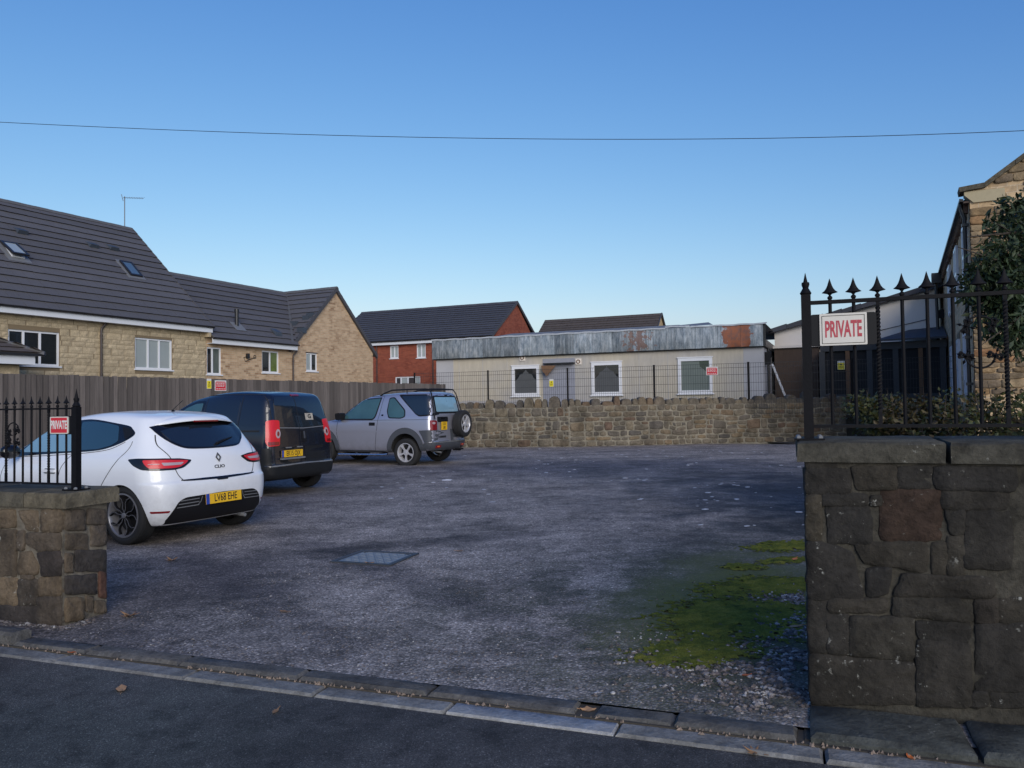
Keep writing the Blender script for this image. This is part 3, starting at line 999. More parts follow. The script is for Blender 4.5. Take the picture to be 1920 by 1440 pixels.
# rosettes between the sixth and eighth bars and their connecting bows
fx = [RW.xz(px, py, ry) for px, py in ((1811, 612), (1811, 668), (1862, 610), (1866, 667))]
rr = .030
for i, (a, b) in enumerate(fx):
    flower(rail1, a, b, ry - .002, rr, 1 if i % 2 else -1)
xm, zm = (fx[1][0] + fx[3][0]) / 2, fx[1][1]
w_ = (fx[3][0] - fx[1][0]) / 2
MB().tube([(xm + w_ * cos(pi + pi * i / 16), ry, zm + .0 + w_ * .95 * sin(pi + pi * i / 16)) for i in range(17)], .0045, 6).obj('scroll', M_iron, rail1, angle=50)
zm2 = fx[0][1]
MB().tube([(xm + w_ * cos(pi * i / 16), ry, zm2 + w_ * .75 * sin(pi * i / 16)) for i in range(17)], .0045, 6).obj('scroll', M_iron, rail1, angle=50)

# --- sign on it
bxa, bza = RW.xz(1519, 590, ry - .03); bxb, bzb = RW.xz(1645, 645, ry - .03)
sgn = thing('private_sign', 'cream sign reading PRIVATE in worn red letters on a black board', 'sign', RWo + RW.u * ((bxa + bxb) / 2) + RW.v * (ry - .018) + Vector((0, 0, (bza + bzb) / 2)), radians(RA))
hw_, hh_ = (bxb - bxa) / 2, (bza - bzb) / 2


def rbox(m, x0, x1, z0, z1, y0, y1, r=.01, n=4):
    poly = []
    for cx, cz, a in ((x1 - r, z1 - r, 0), (x0 + r, z1 - r, pi / 2), (x0 + r, z0 + r, pi), (x1 - r, z0 + r, 1.5 * pi)):
        for i in range(n + 1):
            poly.append((cx + r * cos(a + i / n * pi / 2), cz + r * sin(a + i / n * pi / 2)))
    return m.prism(poly[::-1], y0, y1)


rbox(MB(), -hw_, hw_, -hh_, hh_, -.004, .006, .012).obj('backing_board', M_black, sgn, fix=True)
wx0 = RW.xz(1537, 620, ry - .03)[0] - (bxa + bxb) / 2; wx1 = RW.xz(1626, 620, ry - .03)[0] - (bxa + bxb) / 2
pl = rbox(MB(), wx0, wx1, -hh_ * .99, hh_ * 1.0, -.012, -.0045, .004).obj('sign_plate', M_signcream, sgn, fix=True)
cxs = (wx0 + wx1) / 2
ww = (wx1 - wx0)
for zz in (-1, 1):
    MB().box((wx0 + .010, -.0135, zz * (hh_ - .011) - .0012), (wx1 - .010, -.0121, zz * (hh_ - .011) + .0012)).obj('border_line', M_ink, pl)
    xx = wx0 + .011 if zz < 0 else wx1 - .011
    MB().box((xx - .0012, -.0136, -hh_ + .0124), (xx + .0012, -.0122, hh_ - .0124)).obj('border_line', M_ink, pl)
text('PRIVATE', .088, M_signred_worn, pl, face_M(cxs, -.0124, -.002), .0008, .50 * ww / .21, .0026, sz=1.25)

# --- railing on the brown wall
ly = .17
rail2 = thing('iron_railing', 'short black iron railing with small spikes on the brown stone wall', 'railing', LWo, radians(RA))
s7 = 7.385
pxl = 1057 / s7
lpx = LW.xz(pxl, 840, ly)[0]
lzt = LW.xz(pxl, 750 + 95 / s7, ly)[1]
lzr = LW.xz(60, 750 + 125 / s7, ly)[1]
lzl = LW.xz(60, 750 + 1150 / s7, ly)[1]
lztip = LW.xz(142, 729, ly)[1]
post(rail2, lpx, ly, LW_H + .004, lzt, .045, lztip - lzt, .062)
for z in (lzr, lzl):
    MB().box((-4.3, ly - .011, z - .006), (lpx - .02, ly + .011, z + .006)).obj('rail', M_iron, rail2)
lb = [LW.xz(a / s7, 850, ly)[0] for a in (918, 790, 662, 545, 430, 312, 200, 85)]
st = (lb[0] - lb[-1]) / 7
lb = [lb[0] - st * k for k in range(0, 60) if lb[0] - st * k > -4.25]
lhs = LW.xz(42, 743, ly)[1] - lzr - .008
bar2 = MB().tube([(0, 0, lzl), (0, 0, lzr + .01)], .0075, 8).mesh('baluster', M_iron, angle=50)
sp2 = spear_mesh(lhs - .018, .030, .007)
tw2 = twisted_mesh(lzl, lzr + .01, .0075, 6)
for k, x in enumerate(lb):
    o = inst('baluster', tw2 if k % 5 == 2 else bar2, rail2, (x, ly, 0))
    inst('spearhead', sp2, o, (0, 0, lzr + .01), (0, 0, rnd.uniform(-.2, .2)))
fl = [LW.xz(a / s7, 750 + b / s7, ly) for a, b in ((130, 470), (235, 420), (130, 590), (235, 590))]
for i, (a, b) in enumerate(fl):
    flower(rail2, a, b, ly - .002, .028, 1 if i % 2 else -1)
xm = (fl[0][0] + fl[1][0]) / 2; wv = .055
MB().tube([(xm + wv * cos(a), ly, fl[1][1] + wv * sin(a)) for a in [i * pi / 14 for i in range(15)]], .0045, 6).obj('scroll', M_iron, rail2, angle=50)
xl_ = fl[0][0] - .03
MB().tube(scroll(xl_, (fl[0][1] + fl[2][1]) / 2, .052, .045, pi / 2, .5), .0045, 6).obj('scroll', M_iron, rail2, angle=50)

sx0, sz0 = LW.xz(690 / s7, 750 + 232 / s7, ly - .03); sx1, sz1 = LW.xz(940 / s7, 750 + 468 / s7, ly - .03)
bx0 = LW.xz(660 / s7, 800, ly - .03)[0]
cx_ = (sx0 + sx1) / 2; cz_ = (sz0 + sz1) / 2
sg2 = thing('private_sign', 'small square red sign reading PRIVATE in white letters, beside the spiked end post', 'sign', LWo + LW.u * cx_ + LW.v * (ly - .02) + Vector((0, 0, cz_)), radians(RA))
hw_, hh_ = (sx1 - sx0) / 2, (sz0 - sz1) / 2
rbox(MB(), bx0 - cx_, lpx - cx_ + .0, -hh_ * 1.08, hh_ * 1.08, -.002, .006, .008).obj('backing_board', M_blackgloss, sg2, fix=True)
p2 = rbox(MB(), -hw_, hw_, -hh_, hh_, -.009, -.0025, .008).obj('sign_plate', M_signcream, sg2, fix=True)
rbox(MB(), -hw_ * .88, hw_ * .88, -hh_ * .88, hh_ * .88, -.0105, -.0091, .003).obj('red_panel', M_signred, p2, fix=True)
rbox(MB(), -hw_ * .80, hw_ * .80, -hh_ * .54, hh_ * .54, -.0118, -.0106, .002).obj('text_panel', M_signred, p2, fix=True)
text('PRIVATE', hh_ * 1.15, M_signwhite, p2, face_M(0, -.0122, 0), .0006, .40 * hw_ * 2 / (hh_ * 1.9), .0022, sz=1.15)


# ================================================================== BUILDINGS
def wall_holes(name, x0, x1, z0, z1, holes, mat, parent, y=0.0, depth=.10, top=None):
    """a wall sheet in the local xz plane facing -y, with recessed openings (holes = (x0,x1,z0,z1))"""
    xs = sorted({x0, x1, *[h[0] for h in holes], *[h[1] for h in holes]})
    zs = sorted({z0, z1, *[h[2] for h in holes], *[h[3] for h in holes]})
    xs = [x for x in xs if x0 <= x <= x1]; zs = [z for z in zs if z0 <= z <= z1]
    m = MB()
    for i in range(len(xs) - 1):
        for j in range(len(zs) - 1):
            cx, cz = (xs[i] + xs[i + 1]) / 2, (zs[j] + zs[j + 1]) / 2
            if any(h[0] < cx < h[1] and h[2] < cz < h[3] for h in holes): continue
            m.add([(xs[i], y, zs[j]), (xs[i + 1], y, zs[j]), (xs[i + 1], y, zs[j + 1]), (xs[i], y, zs[j + 1])], [(0, 1, 2, 3)])
    for a, b, c, d in holes:
        d = min(d, z1); c = max(c, z0); a_ = max(a, x0); b_ = min(b, x1)
        m.add([(a_, y, c), (b_, y, c), (b_, y, d), (a_, y, d), (a_, y + depth, c), (b_, y + depth, c), (b_, y + depth, d), (a_, y + depth, d)],
              [(0, 4, 5, 1), (1, 5, 6, 2), (2, 6, 7, 3), (3, 7, 4, 0)])
    return m.obj(name, mat, parent)


def window(parent, x0, x1, z0, z1, splits, mats, y=.07, fw=.055, sill=True, frame=None, rails=None, name='window'):
    """uPVC window: outer frame + mullions, one pane per light; sits 'y' behind the wall face"""
    frame = frame or M_white
    xs = [x0] + [x0 + (x1 - x0) * s for s in splits] + [x1]
    m = MB()
    t = .035
    m.box((x0, y - t, z0), (x0 + fw, y + t, z1)).box((x1 - fw, y - t, z0), (x1, y + t, z1))
    m.box((x0 + fw, y - t + .001, z1 - fw), (x1 - fw, y + t, z1)).box((x0 + fw, y - t + .001, z0), (x1 - fw, y + t, z0 + fw))
    for s in xs[1:-1]:
        m.box((s - fw * .55, y - t + .002, z0 + fw), (s + fw * .55, y + t, z1 - fw))
    if rails:
        for i, zf in rails:
            zz = z0 + (z1 - z0) * zf
            m.box((xs[i] + fw * .5, y - t + .003, zz - fw * .45), (xs[i + 1] - fw * .5, y + t, zz + fw * .45))
    w = m.obj(name, frame, parent)
    for i in range(len(xs) - 1):
        a, b = xs[i] + fw * .5, xs[i + 1] - fw * .5
        MB().box((a, y - .004, z0 + fw * .9), (b, y + .006, z1 - fw * .9)).obj('pane', mats[i % len(mats)], w)
    if sill:
        MB().box((x0 - .04, -.045, z0 - .045), (x1 + .04, y, z0 - .002)).obj('sill', frame, w)
    return w


def course(P0, P1, slope, nrm, gauge, tw, th, seed, mat, parent, name='tile_course', lift=.0):
    """one course of interlocking roof tiles between P0 and P1 (tail edge), in one mesh"""
    r = random.Random(seed)
    P0, P1 = Vector(P0), Vector(P1)
    d = P1 - P0; L = d.length
    if L < .05: return None
    d /= L
    n = max(1, int(round(L / tw)))
    m = MB()
    for i in range(n):
        a, b = L * i / n + .004, L * (i + 1) / n - .004
        j = r.uniform(-.004, .004); k = r.uniform(-.006, .006)
        base = [P0 + d * a, P0 + d * b]
        up = slope * (gauge + .05)
        v = [base[0] + slope * k, base[1] + slope * k, base[1] + up, base[0] + up]
        vs = [v[0] + nrm * .004 + slope * .045, v[1] + nrm * .004 + slope * .045, v[2] - nrm * .004, v[3] - nrm * .004,
              v[0] + nrm * (th + j), v[1] + nrm * (th + j), v[2] + nrm * (.003), v[3] + nrm * .003]
        m.add(vs, [(0, 1, 5, 4), (4, 5, 6, 7), (1, 2, 6, 5), (3, 0, 4, 7)])
    return m.obj(name, mat, parent)


def roof_slope(parent, eave0, eave1, ridge0, ridge1, gauge, tw, th, mat, seed=0, deckmat=None, flip=1):
    """tiled slope: straight lines eave0-ridge0 and eave1-ridge1 bound the courses"""
    e0, e1, r0, r1 = map(Vector, (eave0, eave1, ridge0, ridge1))
    ed = (e1 - e0).normalized()
    sl = (r0 - e0) - ed * (r0 - e0).dot(ed)
    SL = sl.length; sl = sl / SL
    nrm = ed.cross(sl)
    if nrm.z < 0: nrm = -nrm
    vs = [e0, e1, r1, r0]
    deck = mobj('roof', [v - nrm * .01 for v in vs], [(0, 1, 2, 3)], deckmat or mat, parent)
    n = max(1, int(round(SL / gauge))); g = SL / n
    for k in range(n):
        f = k / n
        course(e0 + (r0 - e0) * f, e1 + (r1 - e1) * f, sl, nrm, g, tw, th, seed + k, mat, deck)
    return deck, nrm


def ridge_tiles(parent, a, b, w, mat, L=.45, name='ridge_tile'):
    a, b = Vector(a), Vector(b)
    d = b - a; n = max(1, int(d.length / L)); d2 = d / n
    dn = d.normalized(); side = Vector((-dn.y, dn.x, 0)).normalized()
    m = MB()
    prof = [(-w, -w * .75), (-w * .55, .0), (0, w * .22), (w * .55, 0), (w, -w * .75)]
    me = None
    ln = d2.length * .985
    vs = []; fs = []
    for t_ in (0, 1):
        for (s_, z) in prof:
            vs.append(dn * (ln * t_) + side * s_ + Vector((0, 0, z + .025)))
    for i in range(4): fs.append((i, i + 1, i + 6, i + 5))
    fs.append((0, 5, 9, 4)); fs += [(4, 3, 2, 1, 0), (5, 6, 7, 8, 9)]
    m.add(vs, fs)
    me = m.mesh('ridge_tile', mat)
    for i in range(n):
        p = a + d2 * i
        o = inst(name, me, parent, (p.x, p.y, p.z + .004 * (i % 2)))
    return


def pipe_down(parent, x, z0, z1, mat, y=-.07, r=.034, swan=True, name='downpipe'):
    pts = []
    if swan:
        pts = [(x + .16, y - .06, z1 + .02), (x + .16, y - .06, z1 - .12), (x + .02, y, z1 - .30), (x, y, z1 - .42)]
    else:
        pts = [(x, y, z1)]
    pts.append((x, y, z0))
    m = MB().tube(pts, r, 10)
    o = m.obj(name, mat, parent, angle=50)
    z = z1 - .55
    while z > z0:
        MB().tube([(x, y, z - .03), (x, y, z + .03)], r * 1.25, 10).obj('pipe_bracket', mat, o, angle=50)
        z -= 1.2
    return o


# ---------------- terrace A (cream block), B + C (buff brick): one frame along the facades
HA = radians(63.5)
HF = Frame((-11.93, 26.0), 63.5)
hA = thing('house', 'cream block terraced house with long grey tiled roof and two white windows', 'house', (-11.93, 26.0, 0), HA)
hB = thing('house', 'buff brick house with black roof vent pipe, set between cream block house and brick gable', 'house', (-11.93, 26.0, 0), HA)
hC = thing('house', 'buff brick gable end house with one small white window', 'house', (-11.93, 26.0, 0), HA)


def HX(px, py): return HF.xz(px, py, 0.0)


XA0, XA1 = -9.5, HX(386, 660)[0]
ZAe = HX(300, 616)[1]                # underside of fascia
wA = []
for (a, b, c, d) in ((15, 112, 614, 687), (253, 323, 632, 694)):
    x0, zt = HX(a, c); x1, _ = HX(b, c); z0 = HX(b, d)[1]; zt = (HX(a, c)[1] + HX(b, (c + (12 if a < 100 else 6)))[1]) / 2
    wA.append((x0, x1, z0, zt))
wallA = wall_holes('wall', XA0, XA1, 0, ZAe + .3, wA, M_blockmortar, hA)
MB().box((XA0, .11, 0), (XA1, 8, ZAe + .2)).obj('wall', M_blockmortar, hA)
bl = {}
z = 2.15
row = 0
rb = random.Random(3)
while z < ZAe - .01:
    h = .148 if row % 3 else .205
    if row % 5 == 4: h = .205
    x = XA0 + .0 + rb.uniform(0, .3)
    x = HX(-40, 640)[0] - rb.uniform(0, .4)
    while x < XA1 - .02:
        w = rb.choice((.30, .45, .45, .52))
        x1 = min(x + w, XA1)
        segs = [(x, x1)]
        for hh in wA:
            ns = []
            for a, b in segs:
                if z + h > hh[2] and z < hh[3] and a < hh[1] and b > hh[0]:
                    if a < hh[0] - .03: ns.append((a, hh[0]))
                    if b > hh[1] + .03: ns.append((hh[1], b))
                else: ns.append((a, b))
            segs = ns
        for a, b in segs:
            if b - a < .05: continue
            key = (round((b - a) * 20), h)
            if key not in bl:
                m = MB(); W_ = key[0] / 20 - .010; hh_ = h - .010
                nn = max(2, int(W_ / .09))
                vs = []
                for jz in range(3):
                    for ix in range(nn + 1):
                        edge = ix in (0, nn) or jz in (0, 2)
                        vs.append((W_ * ix / nn, -.004 if edge else -.016 + rb.uniform(-.005, .003), hh_ * (0, .5, 1)[jz] if not edge else hh_ * (0, .5, 1)[jz]))
                fs = [(jz * (nn + 1) + ix, jz * (nn + 1) + ix + 1, (jz + 1) * (nn + 1) + ix + 1, (jz + 1) * (nn + 1) + ix) for jz in range(2) for ix in range(nn)]
                m.add(vs, fs)
                bb = MB().box((0, -.0039, 0), (W_, .02, hh_)); m.add(bb.v, bb.f)
                bl[key] = m.mesh('stone_block', M_block)
            inst('stone_block', bl[key], wallA, (a + .005, 0, z + .005))
        x = x1
    z += h
    row += 1
window(hA, *wA[0], (.30, .62), (M_glass,))
window(hA, *wA[1], (.36, .66), (M_glass_blind,))
# eaves, fascia, gutter, roof
ea = .32                             # overhang
FZ = .20
def eaves(parent, x0, x1, zb, mat=M_fascia):
    MB().box((x0, -.28, zb), (x1, -.258, zb + FZ)).obj('fascia_board', mat, parent)
    MB().box((x0, -.257, zb + .002), (x1, -.002, zb + .02)).obj('soffit', mat, parent)
    g = MB()
    pts = []
    n = 8
    for k in range(n + 1):
        a = pi + pi * k / n
        pts.append((-.335 + .055 * cos(a), zb + FZ + .02 + .055 * sin(a)))
    prof = pts + [(q[0] * 1.0, q[1]) for q in [(-.285, zb + FZ + .02), (-.335, zb + FZ - .01), (-.385, zb + FZ + .02)]]
    g.prism([(a, b) for a, b in prof], x0 - .02, x1 + .02, 'x')
    g.obj('gutter', M_gutter, parent, fix=True)


DA = 4.0
ZAr = on_plane(247, 430, HF.o + HF.u * XA1, HF.u).z
ye = -.36
se = (ZAr - (ZAe + FZ)) / (DA + .3)


def zroofA(y): return ZAe + FZ + .03 + (y + .3) * se


eaves(hA, XA0, XA1 + .06, ZAe)
e0, e1 = (XA0, ye, zroofA(ye)), (XA1 + .05, ye, zroofA(ye))
q0, q1 = (XA0, DA, zroofA(DA)), (XA1 + .05, DA, zroofA(DA))
roofA, nA = roof_slope(hA, e0, e1, q0, q1, .362, .33, .046, M_rooftile, 10)
mobj('roof_back', [(XA0, DA, zroofA(DA)), (XA1 + .05, DA, zroofA(DA)), (XA1 + .05, 8.4, ZAe + FZ), (XA0, 8.4, ZAe + FZ)], [(0, 1, 2, 3)], M_rooftile, hA)
ridge_tiles(roofA, q0, q1, .13, M_ridge)
MB().prism([(0.0, ZAe + .05), (DA, zroofA(DA) - .05), (8.0, ZAe + .05)], XA1 - .12, XA1 - .001, 'x').obj('gable_wall', M_brick_buff, hA, fix=True)
# verge capping on the right end
vm = MB()
for k in range(16):
    f0, f1 = k / 16, (k + .97) / 16
    P = Vector(e1).lerp(Vector(q1), f0); Q = Vector(e1).lerp(Vector(q1), f1)
    vm.add([P + nA * .055, Q + nA * .04, Q + nA * .04 + Vector((.03, 0, 0)), P + nA * .055 + Vector((.03, 0, 0)), P - nA * .06, Q - nA * .06, Q - nA * .06 + Vector((.03, 0, 0)), P - nA * .06 + Vector((.03, 0, 0))],
           [(0, 1, 2, 3), (3, 2, 6, 7), (0, 3, 7, 4), (4, 5, 1, 0)])
vm.obj('verge_capping', M_rooftile, roofA)
MB().box((XA1 - .12, -.27, ZAe - .16), (XA1 + .0, -.0, ZAe + FZ * .9)).obj('corbel', M_block, hA)
pxx = HX(187, 690)[0]
pipe_down(hA, pxx, 1.9, ZAe + .14, M_pipe)


def on_roof(frame_o, fx, px, py, p0, n):
    return on_plane(px, py, p0, n)


def roofpt(px, py):
    """point of the cream house's front slope seen at a photo pixel, in house coordinates"""
    n = HF.u * nA.x + HF.v * nA.y + Vector((0, 0, nA.z))
    p0 = HF.o + HF.u * e0[0] + HF.v * e0[1] + Vector((0, 0, e0[2]))
    P = on_plane(px, py, p0, n) - HF.o
    return Vector((P.dot(HF.u), P.dot(HF.v), P.z))


slA = (Vector(q0) - Vector(e0)).normalized()


def slope_M(p):
    return Matrix(((1, slA.x, nA.x, p.x), (0, slA.y, nA.y, p.y), (0, slA.z, nA.z, p.z), (0, 0, 0, 1)))


def rooflight(px, py, w, h, glass, label=None, openit=0):
    M = slope_M(roofpt(px, py))
    m = MB()
    m.box((-w / 2 - .09, -h / 2 - .12, .0), (w / 2 + .09, h / 2 + .1, .045), M)
    o = m.obj('rooflight', M_lead, roofA)
    f = MB()
    Mo = M @ Matrix.Translation((0, h / 2, .05)) @ Matrix.Rotation(openit, 4, 'X') @ Matrix.Translation((0, -h / 2, 0))
    f.box((-w / 2, -h / 2, .0), (-w / 2 + .07, h / 2, .06), Mo).box((w / 2 - .07, -h / 2, 0), (w / 2, h / 2, .06), Mo)
    f.box((-w / 2 + .07, -h / 2, .0), (w / 2 - .07, -h / 2 + .07, .059), Mo).box((-w / 2 + .07, h / 2 - .07, 0), (w / 2 - .07, h / 2, .059), Mo)
    f.obj('frame', M_gutter, o)
    MB().box((-w / 2 + .06, -h / 2 + .06, .02), (w / 2 - .06, h / 2 - .06, .045), Mo).obj('pane', glass, o)
    return o


M_glass_sky = simple('rooflight_glass', (.08, .13, .18), .03, spec=1.0)
rooflight(244, 507, .48, .82, M_glass_sky)
ow = rooflight(24, 473, .50, .80, M_glass_blind, openit=-.16)
MB().box((-.19, -.34, .05), (.19, .24, .085), slope_M(roofpt(24, 473))).obj('white_blind', M_white, ow)
M_vent = simple('dark_tile_vent', (.05, .062, .08), .5)
tv = MB()
tv.prism([(-.16, 0), (.16, 0), (.16, .14), (-.16, .03)], -.16, .16, 'x')
for px, py in ((38, 435), (172, 461), (210, 466)):
    M = slope_M(roofpt(px, py))
    m = MB()
    m.add([M @ Vector(q) for q in ((-.17, -.15, .03), (.17, -.15, .03), (.17, .17, .03), (-.17, .17, .03), (-.15, -.13, .15), (.15, -.13, .15), (.15, .15, .045), (-.15, .15, .045))],
          [(0, 1, 5, 4), (1, 2, 6, 5), (2, 3, 7, 6), (3, 0, 4, 7), (4, 5, 6, 7)])
    m.obj('tile_vent', M_vent, roofA)
# aerial
ar = thing('television_aerial', 'thin television aerial on the ridge end of the cream house', 'aerial', HF.o + HF.u * (XA1 - .25) + HF.v * (DA + .0), HA)
zr = zroofA(DA)
mz = on_plane(248, 372, HF.o + HF.v * DA, HF.v).z
MB().tube([(0, 0, zr - .5), (0, 0, mz)], .018, 6).obj('mast', M_lead, ar)
am = MB()
am.tube([(-.05, 0, mz - .06), (.62, -.25, mz + .04)], .010, 5)
for k in range(9):
    f = k / 8
    c_ = Vector((-.05 + .67 * f, -.25 * f, mz - .06 + .1 * f))
    am.tube([c_ - Vector((.06, .16, 0)), c_ + Vector((.06, .16, 0))], .005, 4)
am.tube([(-.1, -.05, mz - .2), (-.1, .05, mz + .06)], .012, 5)
am.obj('antenna', M_lead, ar)

# ---- house B
XB0, XB1 = XA1 + .002, HX(548, 700)[0]
ZBe = HX(470, 651)[1]
wB = []
for (a, b, t0, t1, c) in ((386, 415, 650, 652, 702), (491, 523, 657, 659, 699)):
    x0 = HX(a, t0)[0]; x1 = HX(b, t1)[0]
    zt = min(HX((a + b) / 2, (t0 + t1) / 2)[1], ZBe - .03); zb = HX((a + b) / 2, c)[1]
    wB.append((max(x0, XB0 + .04), x1, zb, zt))
wall_holes('wall', XB0, XB1, 0, ZBe + .3, wB, M_brick_buff, hB)
MB().box((XB0, .11, 0), (XB1, 6, ZBe + .2)).obj('wall', M_brick_buff, hB)
window(hB, *wB[0], (.42,), (M_glass, M_glass_curtain))
window(hB, *wB[1], (.5,), (M_glass, M_glass_green))
eaves(hB, XB0 + .05, XB1 + .02, ZBe)
apx = on_plane(628, 545, HF.o, HF.v)
XC0 = XB1; XCa = (apx - HF.o).dot(HF.u); XC1 = XCa + (XCa - XC0)
ZCr = apx.z + .06
DB = XCa - XC0 + .05
sB = (ZCr - (ZBe + FZ)) / (DB + .3)


def zroofB(y): return ZBe + FZ + .03 + (y + .3) * sB


# slope B runs right to the valley: at height y the valley is at x = XC0 + y
roofB, nB = roof_slope(hB, (XB0 + .04, ye, zroofB(ye)), (XC0 + .0, ye, zroofB(ye)), (XB0 + .04, DB, zroofB(DB)), (XC0 + DB + .3, DB, zroofB(DB)), .362, .33, .046, M_rooftile, 60)
ridge_tiles(roofB, (XB0, DB, zroofB(DB)), (XC0 + DB, DB, zroofB(DB)), .13, M_ridge)
mobj('roof_back', [(XB0, DB, zroofB(DB)), (XC0 + DB + .3, DB, zroofB(DB)), (XC0 + DB + .3, DB * 2 + .3, ZBe + FZ), (XB0, DB * 2 + .3, ZBe + FZ)], [(0, 1, 2, 3)], M_rooftile, hB)
# valley lead
vl = MB()
for t_ in range(20):
    y0_, y1_ = -.3 + (DB + .3) * t_ / 20, -.3 + (DB + .3) * (t_ + 1) / 20
    def vv(y, o_): return Vector((XC0 + max(y, -.3) + .3 * 0 + o_, y, zroofB(y) + .055))
    vl.add([vv(y0_, -.07), vv(y0_, .07), vv(y1_, .07), vv(y1_, -.07)], [(0, 1, 2, 3)])
vl.obj('valley_lead', M_ridge, roofB)
# vent pipe, tile vents
def bpt(px, py):
    n = HF.u * nB.x + HF.v * nB.y + Vector((0, 0, nB.z))
    P = on_plane(px, py, HF.o + HF.u * XB0 + HF.v * ye + Vector((0, 0, zroofB(ye))), n) - HF.o
    return Vector((P.dot(HF.u), P.dot(HF.v), P.z))
p = bpt(444, 612)
MB().tube([p - Vector((0, 0, .1)), p + Vector((0, 0, .62))], .075, 12).tube([p + Vector((0, 0, .55)), p + Vector((0, 0, .66))], .09, 12).obj('vent_pipe', M_gutter, roofB, angle=40)
MB().box((-.25, -.32, .035), (.25, .2, .05), Matrix(((1, 0, nB.x, p.x), (0, sqrt(1 / (1 + sB * sB)), nB.y, p.y), (0, sB / sqrt(1 + sB * sB), nB.z, p.z), (0, 0, 0, 1)))).obj('lead_slate', M_lead, roofB)
p = bpt(518, 627)
MB().add([p + Vector(q) for q in ((-.17, -.15, -.08), (.17, -.15, -.08), (.17, .15, .22), (-.17, .15, .22), (-.15, -.15, .08), (.15, -.15, .08), (.15, .15, .24), (-.15, .15, .24))],
         [(0, 1, 5, 4), (1, 2, 6, 5), (2, 3, 7, 6), (3, 0, 4, 7), (4, 5, 6, 7)]).obj('tile_vent', M_vent, roofB)
pipe_down(hB, XB1 - .02, 1.9, ZBe + .10, M_pipe)

# ---- house C: gable towards the car park
x0 = HX(574, 662)[0]; x1 = HX(595, 664)[0]; z1 = HX(584, 662)[1]; z0 = HX(584, 696)[1]
wC = [(x0, x1, z0, z1)]
ZC = ZBe + FZ + .02
wall_holes('wall', XC0 + .002, XC1, 0, ZC, wC, M_brick_buff, hC)
kneeh = ZC
MB().prism([(XC0 + .002, ZC), (XC1, ZC), (XCa, ZCr - .02)], 0.0, .25).obj('gable_wall', M_brick_buff, hC, fix=True)
MB().box((XC0 + .002, .11, 0), (XC1, 9, ZC - .01)).obj('wall', M_brick_buff, hC)
window(hC, *wC[0], (.5,), (M_glass_blind, M_glass))
MB().box((x0 - .03, -.008, z1), (x1 + .03, .0, z1 + .03)).obj('lintel', M_pipe, hC)
sC = (ZCr - ZC) / (XCa - XC0)


def cpt(x, y, left=True):
    return (x, y, ZC + .06 + (x - XC0) * sC) if left else (x, y, ZC + .06 + (XC1 - x) * sC)


YB = 7.5
# left slope, from verge at y=-.1 back; bounded below by the valley (y grows as x falls)
le0, lr0 = cpt(XC0 - .14, -.10), cpt(XCa, -.10)
roofC, nC = roof_slope(hC, (XC0 - .0, .02, ZC + .06), (XC0 - .0, -.10, ZC + .06), (XCa, DB + .2, ZCr + .06), (XCa, -.10, ZCr + .06), .362, .33, .046, M_rooftile, 90)
roofC2, _ = roof_slope(hC, cpt(XC1 + .25, -.1, False), cpt(XC1 + .25, YB, False), cpt(XCa, -.1, False), cpt(XCa, YB, False), .362, .33, .046, M_rooftile, 120)
ridge_tiles(roofC, (XCa, -.12, ZCr + .07), (XCa, DB + .4, ZCr + .07), .13, M_ridge)
for s_ in (-1, 1):
    a = Vector((XCa, -.12, ZCr + .02)); b = Vector((XCa + s_ * (XCa - XC0 + .22), -.12, ZC - .16))
    m = MB(); n = 14
    for k in range(n):
        P = a.lerp(b, k / n); Q = a.lerp(b, (k + .98) / n)
        u_ = Vector((0, 0, .0)); t1 = Vector((0, 0, .12)); dy = Vector((0, .12, 0))
        m.add([P - t1, Q - t1, Q + t1 * .6, P + t1 * .5, P - t1 + dy, Q - t1 + dy, Q + t1 * .6 + dy, P + t1 * .5 + dy], [(0, 1, 2, 3), (3, 2, 6, 7), (4, 7, 6, 5), (0, 4, 5, 1)])
    m.obj('verge_capping', M_rooftile_dark, roofC if s_ < 0 else roofC2, fix=True)
nw = HF.u * nC.x + HF.v * nC.y + Vector((0, 0, nC.z))
for px, py in ((553, 608), (576, 597), (566, 620), (583, 592)):
    P = on_plane(px, py, HF.o + HF.u * XCa + Vector((0, 0, ZCr + .06)), nw) - HF.o
    p = Vector((P.dot(HF.u), P.dot(HF.v), P.z))
    if p.x > XCa - .15 or p.y < -.05: continue
    MB().box((p.x - .12, p.y - .16, p.z - .1), (p.x + .12, p.y + .16, p.z + .12)).obj('tile_vent', M_vent, roofC)
# small fittings on house B's wall: an extractor and cables
fx_, fz_ = HX(463, 668)
MB().box((fx_ - .06, -.10, fz_ - .08), (fx_ + .05, -.0, fz_ + .10)).tube([(fx_, -.02, fz_), (fx_ - .18, -.02, fz_ - .06), (fx_ - .10, -.02, fz_ - .2), (fx_ + .1, -.02, fz_ - .12), (fx_ + .4, -.02, fz_ - .03)], .012, 5).obj('cable_box', M_gutter, hB)
fx_, fz_ = HX(477, 669)
MB().tube([(fx_ + .06 * cos(a), -.02, fz_ + .06 * sin(a)) for a in [i * pi / 5 for i in range(10)]], .012, 5, closed=True).obj('cable_coil', M_gutter, hB)

